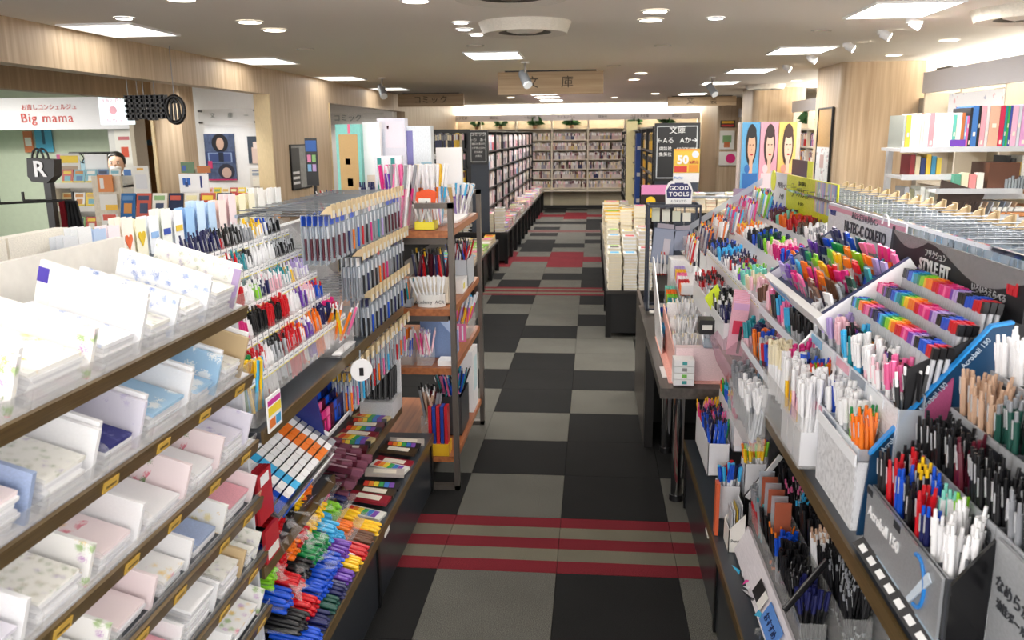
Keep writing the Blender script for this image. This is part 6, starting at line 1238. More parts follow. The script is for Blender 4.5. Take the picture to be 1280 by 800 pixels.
# ---- clear bins with pink / blue pens farther along (Y 2.4 - 3.1)
for x0, z1, ya, yb, nm, sq in ((.60, 1.2, 2.42, 3.0, 'upper', [(1.4, CP, 'silver', 'black'), (1, CP, 'teal', 'sky blue'), (.8, CP, 'pale pink', 'pink'), (1, CP, 'pink', 'sky blue'), (.7, CP, 'black', 'black'), (.7, CP, 'beige', 'pink'), (1.2, CP, 'pale pink', 'pale pink')]),
     (.535, 1.08, 2.45, 2.95, 'lower', [(1, CP, 'black', 'grey'), (.8, CP, 'navy', 'blue'), (.6, CP, 'maroon', 'red'), (1, CP, 'teal', 'silver'), (.6, CP, 'sky blue', 'blue'), (.8, CP, 'orange', 'orange'), (1.2, CP, 'silver', 'navy'), (1, CP, 'pale pink', 'teal')])):
    bin_of('clear_bin', f'{nm} clear bin of pink, teal and black pens beneath the navy-rimmed tray', f'in the {nm} clear bin beneath the navy-rimmed tray', x0, x0 + .055, ya, yb, z1 - .12, z1, sq, ACR, 3, .065)
    tag(MB().box(x0 - .004, x0 - .001, ya, yb, z1 - .03, z1 - .004, P('#dde0e8')).ob('label_strip', origin=(x0, ya, z1)), f'pale label strip on the {nm} clear bin under the navy-rimmed tray', 'label')

for k in range(8):
    y = 3.02 + k*.035; t = T('pink_pack', 'pink printed hanging pack with red heart motif, right ledge', 'pen pack', (.5, y, 1.1), 'pink packs on the right ledge')
    Mx = MT(.52 + .006*k, y, 1.0, 0, .1, 0); MB().box(-.03, .03, -.002, .002, 0, .2, P('#e9b4c4', .3), Mx).ob('card', t); MB().box(-.02, .02, -.004, -.002, .08, .13, P('#d83a5a', .3), Mx).ob('heart_print', t); MB().cyl((.01, -.006, .01), (.01, -.006, .11), .005, .005, 6, BLACK, M=Mx).ob('pen', t); MB().box(-.028, .028, -.004, -.002, .17, .195, P('#d5a8d0'), Mx).ob('header', t)
t = T('clear_scoop_bin', 'clear slanted scoop bin below the pink packs', 'bin', (.5, 3.05, .97)); MB().prism([(.47, 1.0), (.5, .9), (.56, .9), (.56, 1.08)], 2.8, 3.3, acrylic('pinkish_acrylic', '#f2dde6', .2)).ob('scoop', t)
bin_of('clear_bin', 'small clear bin of silver pens overhanging the ledge edge', 'in the small clear bin overhanging the ledge', .47, .52, 2.42, 2.8, .86, .98, [(1, CP, 'silver', 'white'), (1, CP, 'silver', 'grey')], ACR, 3, .05)
tag(MB().prism([(.47, 1.12), (.52, 1.18), (.6, 1.02), (.55, .98)], 3.5, 3.503, P('#cfe02a', .4)).ob('lime_card', origin=(.52, 3.5, 1.1)), 'lime price card tilted between the pink base stand and the trays', 'card')
tag(MB().box(.44, .5, 3.38, 3.46, .99, 1.05, BLACK).box(.45, .49, 3.378, 3.38, 1.01, 1.03, OFFW).ob('black_box', origin=(.47, 3.4, 1)), 'small black box beside the lime card', 'box')
# ---- near multi-colour clicker display with blue edged side panel
t = T('clicker_pen_display', 'stepped display of clicker pens with blue-edged dark side panel, right foreground', 'pen display', (.7, 1.35, .98))
MB().prism([(.545, .99), (.56, 1.17), (.76, 1.43), (.80, 1.44), (.80, .99)], 1.63, 1.636, P('#123a5c', .4, var=.2, scale=3)).ob('side_panel', t)
MB().prism([(.556, 1.165), (.56, 1.175), (.76, 1.435), (.80, 1.443), (.80, 1.438), (.761, 1.43), (.562, 1.17)], 1.626, 1.64, P('#2c90dc', .3)).ob('blue_edge', t)
MB().prism([(.63, 1.1), (.63, 1.24), (.7, 1.33), (.7, 1.1)], 1.6245, 1.6295, P('#a8507a', .35)).ob('pink_panel', t)
ME = lambda x, z: Matrix.Translation((x, 1.624, z)) @ Matrix.Rotation(-.0, 4, 'Z') @ Matrix.Rotation(math.pi/2, 4, 'X') @ Matrix.Rotation(math.atan2(.26, .2), 4, 'Z')
for x, z in ((.6, 1.205), (.665, 1.29), (.735, 1.38)): text('lettering', 'Acroball 150', .014, P('#b8c8d8'), ME(x, z), t)
for x, z, ya, yb, nm, sq in ((.558, 1.115, 1.24, 1.6, 'front', [(1.6, B2, 'white', 'white'), (1.0, B2, 'navy', 'blue'), (1.0, B2, 'red', 'red'), (.8, B2, 'black', 'black'), (.7, B2, 'blue', 'blue'), (1, B2, 'red', 'red'), (.6, B2, 'black', 'black')]),
    (.59, 1.135, 1.24, 1.6, 'second', [(1.6, B2, 'white', 'white'), (.6, B2, 'white', 'lime'), (.8, B2, 'white', 'mint'), (1, B2, 'blue', 'blue'), (1, B2, 'black', 'yellow'), (1, B2, 'red', 'red'), (1, B2, 'black', 'black')])):
    tier_geo(t, 1, x, z, .13, .03, ya, yb, .05, P('#55585e', .3), P('#8d9094', .3, metal=.2), tags=False); fill_tier(1, x, z, .13, .032, ya, yb, sq, f'in the {nm} row of the blue-edged clicker display', 2, .0145, .07, .06, jit=.08)
for i, (x, z, ya, yb, nm, sq) in enumerate(((.625, 1.20, .9, 1.6, 'third', [(1.6, B2, 'red', 'grey'), (1.2, B2, 'grey', 'grey'), (1.4, B2, 'black', 'black'), (.4, B2, 'maroon', 'maroon'), (1.4, B2, 'black', 'black')]),
      (.68, 1.285, .9, 1.58, 'fourth', [(1.4, B2, 'sky blue', 'teal'), (1.2, B2, 'navy', 'navy'), (1.2, B2, 'dark green', 'grey'), (1, B2, 'beige', 'beige')]), (.735, 1.365, .9, 1.56, 'top', [(1.2, B2, 'grey', 'grey'), (2, B2, 'white', 'white')]))):
    tr = tier_geo(t, 1, x, z, .11, .05, ya, yb, .05, P('#6a6d73', .3), P('#b9bcc2', .3, metal=.2), tags=False)
    for k in range(5): MB().box(x - .0045, x - .003, yb - .1 - k*.12, yb - .04 - k*.12, z - .03, z - .012, P('#2a2d33')).ob('size_label', tr)
    fill_tier(1, x, z, .11, .05, ya, yb, sq, f'in the {nm} row of the blue-edged clicker display', 3, .0145, .07, .1)
# printed front plate of the front row
t2 = T('printed_front_plate', 'silver front plate lettered Acroball 150 with a blue ring and a pen picture', 'sign', (.55, 1.4, 1.0)); MB().box(.549, .554, 1.24, 1.6, 1.0, 1.115, P('#9da0a4', .3, metal=.3)).ob('plate', t2)
text('lettering', 'Acroball 150', .032, WHITE, RM(.5475, 1.5, 1.07), t2)
rg = MB(); rg.tube([(.548, 1.33 + .035*math.cos(a*.3), 1.06 + .045*math.sin(a*.3)) for a in range(4, 17)], .004, 5, P('#2a80d0', .3)); rg.ob('blue_ring', t2)
MB().prism([(1.36, 1.01), (1.345, 1.01), (1.27, 1.09), (1.285, 1.1)], .545, .548, P('#cfdcea', .3), 'X').ob('pen_picture', t2)
MB().box(.5475, .549, 1.42, 1.45, 1.1, 1.113, P('#2a2d33')).box(.5475, .549, 1.57, 1.6, 1.1, 1.113, P('#2a2d33')).ob('size_label', t2)
tag(MB().prism([(.557, .985), (.615, .985), (.615, 1.19), (.557, 1.11)], 1.225, 1.232, P('#121214', .2)).ob('black_side_panel', origin=(.6, 1.23, .985)), 'glossy black side panel closing the front row of clicker pens', 'panel')
t2 = T('printed_front_plate', 'grey plate with Japanese lettering and a light blue pen picture, near right corner', 'sign', (.615, 1.1, 1.05)); MB().box(.616, .622, .85, 1.225, 1.02, 1.195, P('#a9acb0', .3, metal=.2)).ob('plate', t2)
text('lettering', 'なめらか', .026, P('#33353a'), RM(.6145, 1.16, 1.13), t2); text('lettering', '油性ボールペン', .018, P('#33353a'), RM(.6145, 1.14, 1.10), t2)
MB().prism([(1.06, 1.03), (1.045, 1.035), (.97, 1.12), (.985, 1.13)], .613, .616, P('#8fb8e0', .3), 'X').ob('pen_picture', t2); MB().tube([(.6145, 1.03 + .03*math.cos(a*.4), 1.09 + .04*math.sin(a*.4)) for a in range(12)], .003, 5, P('#c8d4e0')).ob('ring_print', t2)
# sloping price board before the display, black with white cut labels
t2 = T('price_rail_board', 'black and silver sloping price board along the near right ledge', 'price board', (.54, 1.4, .98)); Mx = Matrix.Translation((.53, 0, .985)) @ Matrix.Rotation(-.6, 4, 'Y')
MB().box(0, .035, .9, 1.6, 0, .004, P('#2a2b2f', .25), Mx).ob('board', t2)
for k in range(13): MB().box(.006, .018, .95 + k*.05, .978 + k*.05, .004, .0052, WHITE, Mx).ob('white_label', t2)
for k in range(3): MB().box(.024, .034, 1.0 + k*.2, 1.12 + k*.2, .004, .0055, P('#8fa4b4', .3), Mx).ob('silver_label', t2)
MB().box(.6, .72, .5, .7, .985, .99, OFFW).ob('scribble_pad', label='white test pad with black scribbles on the near right ledge', cat='paper pad', origin=(.66, .9, .985))
t2 = T('test_pad', 'white scribbled test sheet lying at the bottom right', 'paper pad', (.6, 1.1, .99)); MB().box(.545, .61, .9, 1.13, .99, .994, OFFW).ob('sheet', t2)
sc = MB(); r = random.Random(9)
for k in range(14):
    p = Vector((r.uniform(.555, .6), r.uniform(.95, 1.1), .9945)); pts = [p]
    for q in range(4): pts.append(pts[-1] + Vector((r.uniform(-.012, .012), r.uniform(-.012, .012), 0)))
    sc.tube(pts, .0009, 3, BLACK)
sc.ob('pen_scribbles', t2)
# ================================================================== RIGHT LOWER SHELVES (base top z .355)
# far low colour stand
for x0, z1, ya, yb, nm, sq in ((.44, .66, 3.0, 3.38, 'front', [(.8, B2, 'blue', 'blue'), (.5, B2, 'green', 'green'), (1, B2, 'navy', 'black'), (.6, B2, 'pink', 'pink'), (1, B2, 'blue', 'navy'), (.8, B2, 'red', 'black'), (1, B2, 'magenta', 'pink'), (.6, B2, 'yellow', 'yellow')]),
   (.53, .76, 3.0, 3.38, 'middle', [(1.5, B2, 'magenta', 'magenta'), (.7, B2, 'teal', 'teal'), (1, B2, 'orange', 'yellow'), (1, B2, 'blue', 'sky blue'), (1, B2, 'teal', 'teal'), (.6, B2, 'green', 'lime'), (.6, B2, 'orange', 'red')]),
   (.47, .53, 2.91, 2.99, 'nearer', [(1, CP, 'white', 'blue'), (1, CP, 'white', 'sky blue'), (.8, CP, 'white', 'navy'), (.7, CP, 'white', 'red'), (1, CP, 'white', 'black')]),
   (.56, .62, 2.91, 2.99, 'inner', [(1, CP, 'white', 'yellow'), (.8, CP, 'white', 'lime'), (.8, CP, 'white', 'orange'), (1, CP, 'white', 'purple'), (1, CP, 'white', 'yellow')])):
    bin_of('colour_pen_bin', f'{nm} white-sided bin of rainbow coloured pens below the right ledge', f'in the {nm} low rainbow bin, right', x0, x0 + .08, ya, yb, z1 - .13, z1, sq, P('#e2e2e6', .35), 5, .055, .0145)
tag(MB().box(.53, .6, 2.985, 2.998, .66, .76, P('#e6e0e0')).ob('white_pot', origin=(.56, 2.99, .66)), 'white paper pot wrapped round magenta pens in the low colour stand', 'pot')
tag(MB().box(.455, .468, 2.86, 2.9, .358, .56, P('#d9623a', .4)).ob('orange_box', origin=(.52, 3.43, .36)), 'thin orange box standing at the front of the low colour stand', 'box')
# black angled display with white label edge
t = T('black_angled_panel', 'black triangular display side with a white-labelled sloping edge', 'display side', (.65, 2.95, .36)); MB().prism([(.56, .36), (.56, .5), (.8, .86), (1.08, .86), (1.08, .36)], 2.88, 2.9, P('#0e0e10', .3)).ob('side_panel', t)
for k in range(4):
    a, b = k/4 + .02, (k+1)/4 - .02; MB().prism([(.556 + .24*a, .5 + .36*a), (.556 + .24*b, .5 + .36*b), (.57 + .24*b, .49 + .36*b), (.57 + .24*a, .49 + .36*a)], 2.872, 2.88, WHITE).ob('edge_label', t)
tag(MB().box(1.06, 1.1, .8, 2.88, .36, .94, P('#1a1b1e')).ob('dark_back_panel', origin=(1.08, 2, .36)), 'dark back panel behind the lower right pens', 'panel')
LOWC = [(.56, .52, 2.05, 2.8, 'front', [(1, CP, 'black', 'navy'), (1, B2, 'black', 'black'), (1, CP, 'black', 'black'), (.6, CP, 'grey', 'blue'), (.8, B2, 'black', 'orange'), (1, CP, 'black', 'black'), (.8, B2, 'grey', 'teal'), (1, CP, 'red', 'grey')]),
   (.64, .60, 1.95, 2.8, 'second', [(1.6, B2, 'black', 'grey'), (1, B2, 'black', 'black'), (1, B2, 'white', 'beige'), (1.2, CP, 'black', 'black'), (1, B2, 'black', 'sky blue'), (1, B2, 'black', 'pink'), (1.2, CP, 'black', 'black')]),
   (.72, .66, 1.6, 2.8, 'third', [(1.4, B2, 'navy', 'navy'), (1, B2, 'black', 'navy'), (1.4, B2, 'black', 'black'), (1.4, B2, 'white', 'mint'), (1, B2, 'white', 'lavender'), (1.6, B2, 'black', 'pink'), (1.2, B2, 'black', 'sky blue')]),
   (.82, .72, 1.4, 2.8, 'back', [(1, B2, 'navy', 'navy'), (.8, B2, 'black', 'grey'), (.6, CP, 'pale pink', 'silver'), (.6, CP, 'mint', 'mint'), (.6, CP, 'silver', 'pale pink'), (1.4, CP, 'beige', 'beige'), (1, B2, 'black', 'black'), (1.8, B2, 'black', 'teal'), (1, B2, 'red', 'red')])]
for x0, z1, ya, yb, nm, sq in LOWC:
    bin_of('low_pen_bin', f'{nm} clear bin of dark pens under the right ledge', f'in the {nm} clear bin under the right ledge', x0, x0 + .07, ya, yb, z1 - .13, z1, sq, ACR, 4, .07, .0155)
tag(MB().prism([(.505, .37), (.515, .37), (.56, .45), (.55, .455)], 1.0, 2.75, P('#d9d3d8', .5), 'Y').ob('speckled_strip', origin=(.53, 2, .37)), 'pale sloping speckled strip in front of the lower right pen bins', 'display strip')
t = T('sample_card_pair', 'black and white sample cards and a blue note on the speckled strip', 'card', (.53, 2.2, .42)); Mx = Matrix.Translation((.505, 0, .375)) @ Matrix.Rotation(-1.05, 4, 'Y')
MB().box(.02, .07, 2.35, 2.42, .006, .008, BLACK, Mx).ob('black_card', t); MB().box(.02, .07, 2.31, 2.35, .006, .008, OFFW, Mx).ob('white_card', t); MB().box(.01, .075, 2.12, 2.28, .006, .008, P('#5a8ad0', .4), Mx).ob('blue_note', t)
text('lettering', 'おすすめ', .03, P('#1a2a5a'), Mx @ Matrix.Translation((.04, 2.2, .0095)) @ Matrix.Rotation(-math.pi/2, 4, 'Z'), t)
tag(MB().cyl((.5, 1.98, .6), (.62, 2.06, .7), .008, .009, 8, P('#111114', .3)).ob('big_black_pen', origin=(.55, 2, .62)), 'single large black pen leaning out of the lower clear bins', 'pen')
t = T('leaflet_holder', 'white leaflet holder with thin packs at the edge of the right cabinet', 'holder', (.5, 2.78, .36)); MB().prism([(.485, .357), (.485, .44), (.54, .5), (.54, .357)], 2.74, 2.745, OFFW).prism([(.485, .357), (.485, .44), (.54, .5), (.54, .357)], 2.84, 2.845, OFFW).box(.485, .488, 2.74, 2.84, .357, .44, OFFW).ob('holder_box', t)
for k in range(5): MB().box(.495 + k*.008, .498 + k*.008, 2.75, 2.83, .36, .5 + .008*k, P(['#b8bcc2', '#d8d8da', '#c8a838', '#a8acb2', '#e0e0e2'][k], .3)).ob('leaflet', t)
text('lettering', 'Pentel', .016, P('#444444'), face((.512, 2.7385, .4)), t)
for k in range(6):
    y = 2.45 + k*.05; tag(MB().box(.57, .62, y, y + .006, .52, .68, ACRF if k % 2 else acrylic('orange_tint', '#e08a6a', .4)).ob('clear_pen_case', origin=(.6, y, .52)), f'flat clear pen case standing behind the front lower bin, {posn[k]}', 'pen case', 'flat clear pen cases on the lower right shelf')
gb = MB(); r = random.Random(4)
for k in range(70):
    y = r.uniform(1.0, 2.6); x = .49 + r.uniform(-.01, .02); c = Vector((x, y, .362 + r.uniform(0, .02))); v = [c + Vector((r.uniform(-.02, .02), r.uniform(-.03, .03), r.uniform(0, .025))) for _ in range(3)]
    gb.add(v, [(0, 1, 2)], FILM if k % 3 else P(['#3aa0c8', '#c83a8a', '#1c1c20', '#d0d2d6'][k % 4], .3))
gb.ob('loose_packets', label='crumpled clear packets along the foot of the speckled strip', cat='plastic film', kind='stuff')
for k, (y, ) in enumerate(((1.74 + .42,), (2.98,))): tag(MB().box(.444, .4485, y - .03, y + .03, .3, .315, OFFW).ob('edge_tag', origin=(.446, y, .3)), f'white tag on the right cabinet edge, {["nearer", "farther"][k]}', 'tag')
tag(MB().box(-.797, -.793, 2.92, 2.99, .27, .29, OFFW).ob('edge_tag', origin=(-.795, 2.95, .28)), 'white tag on the left cabinet front near its post', 'tag')
# ================================================================== DISPLAY TABLE with chrome legs
t = T('display_table', 'dark wood-grain display table with round chrome legs right of the aisle', 'table', (.6, 4.2, 0)); WG = wood('dark_woodgrain', '#3e3934', '#56504a', 'Y', .35)
MB().box(.29, .9, 3.4, 5.15, .705, .75, WG).ob('tabletop', t)
for x, y in ((.43, 3.95), (.43, 4.6), (.85, 3.95)):
    l = MB(); l.cyl((x, y, .03), (x, y, .705), .028, .028, 16, CHROME); l.cyl((x, y, 0), (x, y, .03), .036, .034, 16, BLACK); l.ob('leg', t)
MB().box(.31, .36, 4.66, 4.71, 0, .705, P('#201e1d', .4)).ob('leg', t); MB().box(.31, .33, 4.75, 5.8, 0, .73, WG).ob('side_panel', t); MB().box(.33, .9, 5.1, 5.14, 0, .7, P('#1a1918')).ob('back_panel', t)
# pink-based white display with white pens
t = T('pink_base_stand', 'white sloping display with salmon base holding white pens on the table', 'display stand', (.45, 3.75, .752))
PKM = P('#efb3a6', .4)
MB().box(.36, .6, 3.5, 3.56, .752, .9, P('#e8cdd0', .35)).ob('front_box', t); MB().box(.33, .6, 3.47, 4.3, .751, .757, PKM).ob('base_plate', t)
MB().prism([(3.95, .757), (4.35, .757), (4.7, 1.12), (4.62, 1.12), (3.95, .84)], .335, .341, P('#f0f0f2', .35), 'X').ob('side_wing', t)
MB().prism([(3.56, .757), (4.2, .757), (4.2, .95), (3.56, .86)], .36, .366, PKM, 'X').ob('pink_side', t)
for k in range(4): MB().box(.37, .6, 3.6 + k*.16, 3.61 + k*.16, .757, .86 + k*.04, P('#f0eeee', .35)).ob('step_panel', t)
for k in range(3): cup('white_pen_box', f'white box of white clicker pens on the salmon-based display, {posn[k]}', .42 + .02*k, 3.68 + k*.2, .77 + k*.04, .1, .1, .08, WHITE, [(B2, 'white', 'white'), (B2, 'white', 'cream'), (B2, 'white', 'silver')], 5, 5, .2, .07)
cup('clear_cup', 'small clear cup of silver-white pens at the corner of the salmon-based display', .5, 3.52, .905, .05, .05, .04, ACRF, [(B2, 'silver', 'white'), (B2, 'white', 'silver')], 4, 4, .45, .08)
for k in range(4): tag(MB().box(.345, .43, 3.42, 3.5, .758 + k*.028, .784 + k*.028, P(['#e9e9ea', '#eef0ee', '#e4e8e8', '#f0f0f0'][k], .4)).box(.38, .4, 3.4185, 3.42, .764 + k*.028, .778 + k*.028, P(['#2a8a8a', '#6ab04a', '#888888', '#3a9a9a'][k])).ob('white_carton', origin=(.39, 3.46, .758 + k*.028)), f'small white carton in the pile on the table corner, {["lowest", "second", "third", "topmost"][k]}', 'carton', 'white cartons on the table corner')
tag(MB().box(.31, .36, 3.55, 3.72, .752, .756, WHITE).ob('white_note', origin=(.33, 3.6, .752)), 'white note paper at the aisle edge of the table', 'note')
# tiered small colourful pens on table
for k, (x, y, z, cs_) in enumerate(((.37, 4.35, .86, ['sky blue', 'white', 'teal', 'blue', 'white']), (.42, 4.5, .93, ['yellow', 'teal', 'lime', 'orange', 'mint']), (.48, 4.62, 1.02, ['orange', 'red', 'white', 'pink', 'yellow', 'lavender']))):
    st = T('small_pen_rack', f'clear sloping rack of {["sky-blue and white", "lime, teal and orange", "orange and pink"][k]} short pens on the table', 'pen stand', (x, y, .752)); MB().box(x - .03, x + .035, y - .3, y + .05, z - .1, z - .095, ACR).box(x - .03, x - .028, y - .3, y + .05, z - .1, z - .02, ACR).box(x - .03, x + .035, y - .3, y - .298, .752, z - .03, ACR).ob('tray', st)
    for j in range(18):
        for i in range(4): item(CP, 'white' if (i+j) % 2 else 'silver', cs_[(j*len(cs_))//18], MT(x - .02 + i*.014, y - .29 + j*.019, z - .14 + j*.003, RND.uniform(-.05, .05), 0, 0), f'in the {["front", "middle", "back"][k]} clear rack on the dark table', .13)
tag(MB().box(.44, .56, 4.72, 4.9, .752, 1.1, P('#eeeeec', .4)).ob('white_tower_box', origin=(.5, 4.8, .752)), 'white ribbed tower box behind the short-pen racks', 'box')
for k in range(14): item(B2, 'white', 'red' if k % 3 else 'orange', MT(.36 + (k % 7)*.014, 4.9 + .02*(k // 7), .98, RND.uniform(-.15, .15), RND.uniform(-.1, .1), 0), 'in the red and white spray behind the table racks', .13)
# wire basket rack with hanging mesh pouches
t = T('wire_grid_rack', 'black wire grid display rack on the table with mesh pouches', 'rack', (.47, 5.0, .752)); FRM = P('#2b3242', .35)
mb = MB(); x0, x1, ya, yb, za, zb = .325, .62, 4.93, 5.12, .76, 1.385
for x in (x0, x1):
    for y in (ya, yb): mb.box(x - .006, x + .006, y - .006, y + .006, za, zb, FRM)
for z in (zb, za + .01):
    mb.box(x0, x1, ya - .006, ya + .006, z - .01, z + .006, FRM); mb.box(x0, x1, yb - .006, yb + .006, z - .01, z + .006, FRM); mb.box(x0 - .006, x0 + .006, ya, yb, z - .01, z + .006, FRM); mb.box(x1 - .006, x1 + .006, ya, yb, z - .01, z + .006, FRM)
mb.ob('frame', t); mb = MB()
for k in range(11): x = x0 + (x1-x0)*(k+.5)/11; mb.cyl((x, yb, 1.0), (x, yb, zb), .0015, .0015, 4, FRM, False)
for k in range(12): z = 1.0 + .385*k/12; mb.cyl((x0, yb, z), (x1, yb, z), .0015, .0015, 4, FRM, False)
mb.ob('wire_grid', t, kind='stuff'); MB().box(.465, .485, yb + .01, yb + .02, .76, zb, BLACK).ob('centre_post', t)
MB().box(x0 + .01, x0 + .014, ya, yb, .76, 1.0, ACRF).ob('clear_side_panel', t); MB().box(.34, .37, 4.86, 4.93, .755, .765, OFFW).ob('foot_card', t)
for lab, x, z, w, h, ry in (('larger blue-grey mesh pouch hanging at the left of the wire rack', .34, 1.06, .12, .2, .1), ('smaller blue-grey mesh pouch hanging at the right of the wire rack', .475, 1.13, .105, .11, -.06)):
    p = T('mesh_pouch', lab, 'pouch', (x, 4.9, z)); Mx = MT(x, 4.9, z, 0, ry, 0); MB().box(0, w, 0, .014, 0, h, P('#8a93a8', .5), Mx).box(-.004, w + .004, .003, .011, -.004, h + .004, P('#5f6a80', .5), Mx).ob('pouch_body', p); MB().box(w*.5, w*.82, -.003, 0, h*.25, h*.72, P('#b9b4bd'), Mx).ob('label_card', p); MB().box(w*.1, w*.9, .005, .009, h, h + .03, P('#9a94a0'), Mx).ob('zip_fold', p)
for k in range(4): tag(MB().box(.345 + k*.06, .39 + k*.06, 4.97, 4.99, 1.29, 1.37 - .01*k, P('#dcdccf' if k % 2 else '#cfd3c0', .6)).ob('small_pouch', origin=(.36 + k*.06, 4.98, 1.3)), f'pale small fabric pouch hanging high inside the wire rack, {posn[k]} from the aisle', 'pouch', 'pale small pouches in the wire rack')
# badge-shaped sign on top
t = T('tool_badge_sign', 'navy and white toolbox-shaped sign reading GOOD TOOLS on the wire rack', 'sign', (.5, 5.0, 1.39))
MB().prism([(.425, 1.39), (.575, 1.39), (.58, 1.47), (.565, 1.51), (.55, 1.525), (.45, 1.525), (.435, 1.51), (.42, 1.47)], 5.0, 5.006, WHITE).ob('white_shape', t)
MB().prism([(.432, 1.425), (.568, 1.425), (.572, 1.47), (.548, 1.508), (.452, 1.508), (.428, 1.47)], 4.998, 5.0, P('#262a66', .4)).ob('navy_shape', t); MB().box(.475, .525, 4.9975, 5.0, 1.508, 1.514, P('#262a66', .4)).ob('handle_print', t)
for s, z in (('GOOD', 1.482), ('TOOLS', 1.447)): text('lettering', s, .034, WHITE, face((.5, 4.997, z)), t, bold=.0008, spacing=1.1)
text('lettering', 'KOKUYO', .018, P('#3a3f5a'), face((.5, 4.999, 1.407)), t, spacing=1.3)
# 50% card
t = T('discount_card', 'yellow and white discount card reading 50% before the black sign', 'sign', (.58, 5.5, 1.49)); MB().box(.505, .668, 5.45, 5.455, 1.49, 1.7, P('#f3f3f4')).ob('card', t); MB().box(.505, .668, 5.448, 5.45, 1.55, 1.7, P('#ecc43c', .4)).ob('yellow_field', t)
MB().box(.51, .66, 5.447, 5.448, 1.69, 1.697, P('#d8392e')).box(.51, .59, 5.447, 5.448, 1.555, 1.592, P('#d8392e')).box(.6, .66, 5.447, 5.448, 1.555, 1.6, P('#e8962e')).ob('red_blocks', t)
text('lettering', '50', .072, WHITE, face((.562, 5.446, 1.63)), t, bold=.003); text('lettering', '%還元', .022, P('#c0392e'), face((.632, 5.446, 1.615)), t, bold=.0005); MB().cyl((.64, 5.448, 1.665), (.64, 5.4465, 1.665), .022, .022, 16, P('#e4ecf8')).ob('round_print', t); text('lettering', 'PayPay', .02, P('#3a8ad8'), face((.54, 5.449, 1.52)), t)
MB().box(.58, .59, 5.456, 5.462, 0, 1.49, P('#77797c')).ob('card_pole', label='thin grey pole carrying the discount card', cat='pole', origin=(.585, 5.46, 0))
t = T('smiley_card', 'magenta and black card with yellow smiley faces behind the badge sign', 'sign', (.55, 7, 1.1)); MB().box(.5, .78, 8.9, 8.92, .9, 1.27, P('#2a1c1c')).box(.5, .78, 8.89, 8.9, 1.17, 1.27, P('#d888b8')).ob('card', t)
for z in (1.1, .98): MB().cyl((.6, 8.9, z), (.6, 8.885, z), .05, .05, 14, P('#e8c020')).ob('smiley', t)
# ================================================================== files rack at the right
t = T('file_rack', 'white steel file shelves at the right edge, with folders and boxes', 'shelving', (2.5, 5.7, 0)); WM = P('#dcdde0', .35)
for x in (1.95, 3.2): MB().box(x, x + .03, 5.85, 5.9, 0, 1.69, WM).ob('post', t)
for x0, x1, y0, y1, z, nm in ((1.9, 3.3, 5.5, 5.85, 1.69, 'top'), (1.92, 2.35, 5.5, 5.8, 1.52, ''), (2.1, 2.6, 5.4, 5.8, 1.44, ''), (2.4, 3.3, 5.5, 5.85, 1.40, ''), (1.92, 2.2, 5.5, 5.8, 1.3, ''), (2.1, 2.6, 5.4, 5.8, 1.28, ''), (2.4, 3.3, 5.4, 5.8, 1.24, ''), (2.3, 3.3, 5.4, 5.8, 1.1, '')):
    sh = MB().box(x0, x1, y0, y1, z - .02, z, WM).ob('shelf', t); MB().box(x0, x1, y0 - .006, y0, z - .025, z + .008, P('#c6c8cc', .3)).ob('front_lip', sh)
FC = [('#9a9f98', .016, .2), ('#e2b23a', .03, .2), ('#e9e9ec', .03, .2), ('#dcd8d0', .03, .21), ('#e8c4b8', .02, .2), ('#d9d3dc', .03, .19), ('#ee8e96', .03, .21), ('#eef0f2', .05, .21), ('#dfe8e0', .03, .21), ('#f2f0ee', .03, .21), ('#5fb3a6', .02, .2), ('#e9e2d2', .03, .21), ('#b86a3a', .02, .21), ('#7fa0d8', .012, .19), ('#e86aa0', .012, .19), ('#1d1e22', .016, .24), ('#3b6fb0', .035, .25), ('#17181c', .016, .25), ('#e39aa6', .03, .25), ('#cfc9c9', .02, .25), ('#d6a890', .06, .25), ('#c01f4a', .03, .25), ('#1a8a90', .014, .25), ('#3aa04a', .014, .25), ('#3a4a9a', .014, .25), ('#e2b0c8', .035, .25), ('#c9ccd4', .02, .25), ('#d89ac8', .045, .255), ('#efe4e8', .025, .255), ('#f09a2e', .03, .255), ('#f2ca5a', .025, .255), ('#eeeade', .03, .255), ('#f3f3f4', .04, .25), ('#d0b048', .03, .25)]
x = 1.915
for k, (c, w_, h_) in enumerate(FC):
    tag(MB().box(x, x + w_ - .002, 5.52, 5.78, 1.692, 1.692 + h_, P(c, .4)).box(x + w_*.3, x + w_*.7, 5.519, 5.52, 1.71 + .05*(k % 3), 1.735 + .05*(k % 3), P('#e4dccb')).ob('file_folder', origin=(x, 5.6, 1.692)), f'upright file folder on the top right shelf, {nth(k+1)} from its left end', 'file folder', 'file folders on the top right shelf'); x += w_
tag(MB().box(2.2, 2.29, 5.512, 5.516, 1.70, 1.74, P('#6a3aa8')).ob('purple_label', origin=(2.22, 5.51, 1.7)), 'purple label card on the peach folder of the top right shelf', 'label')
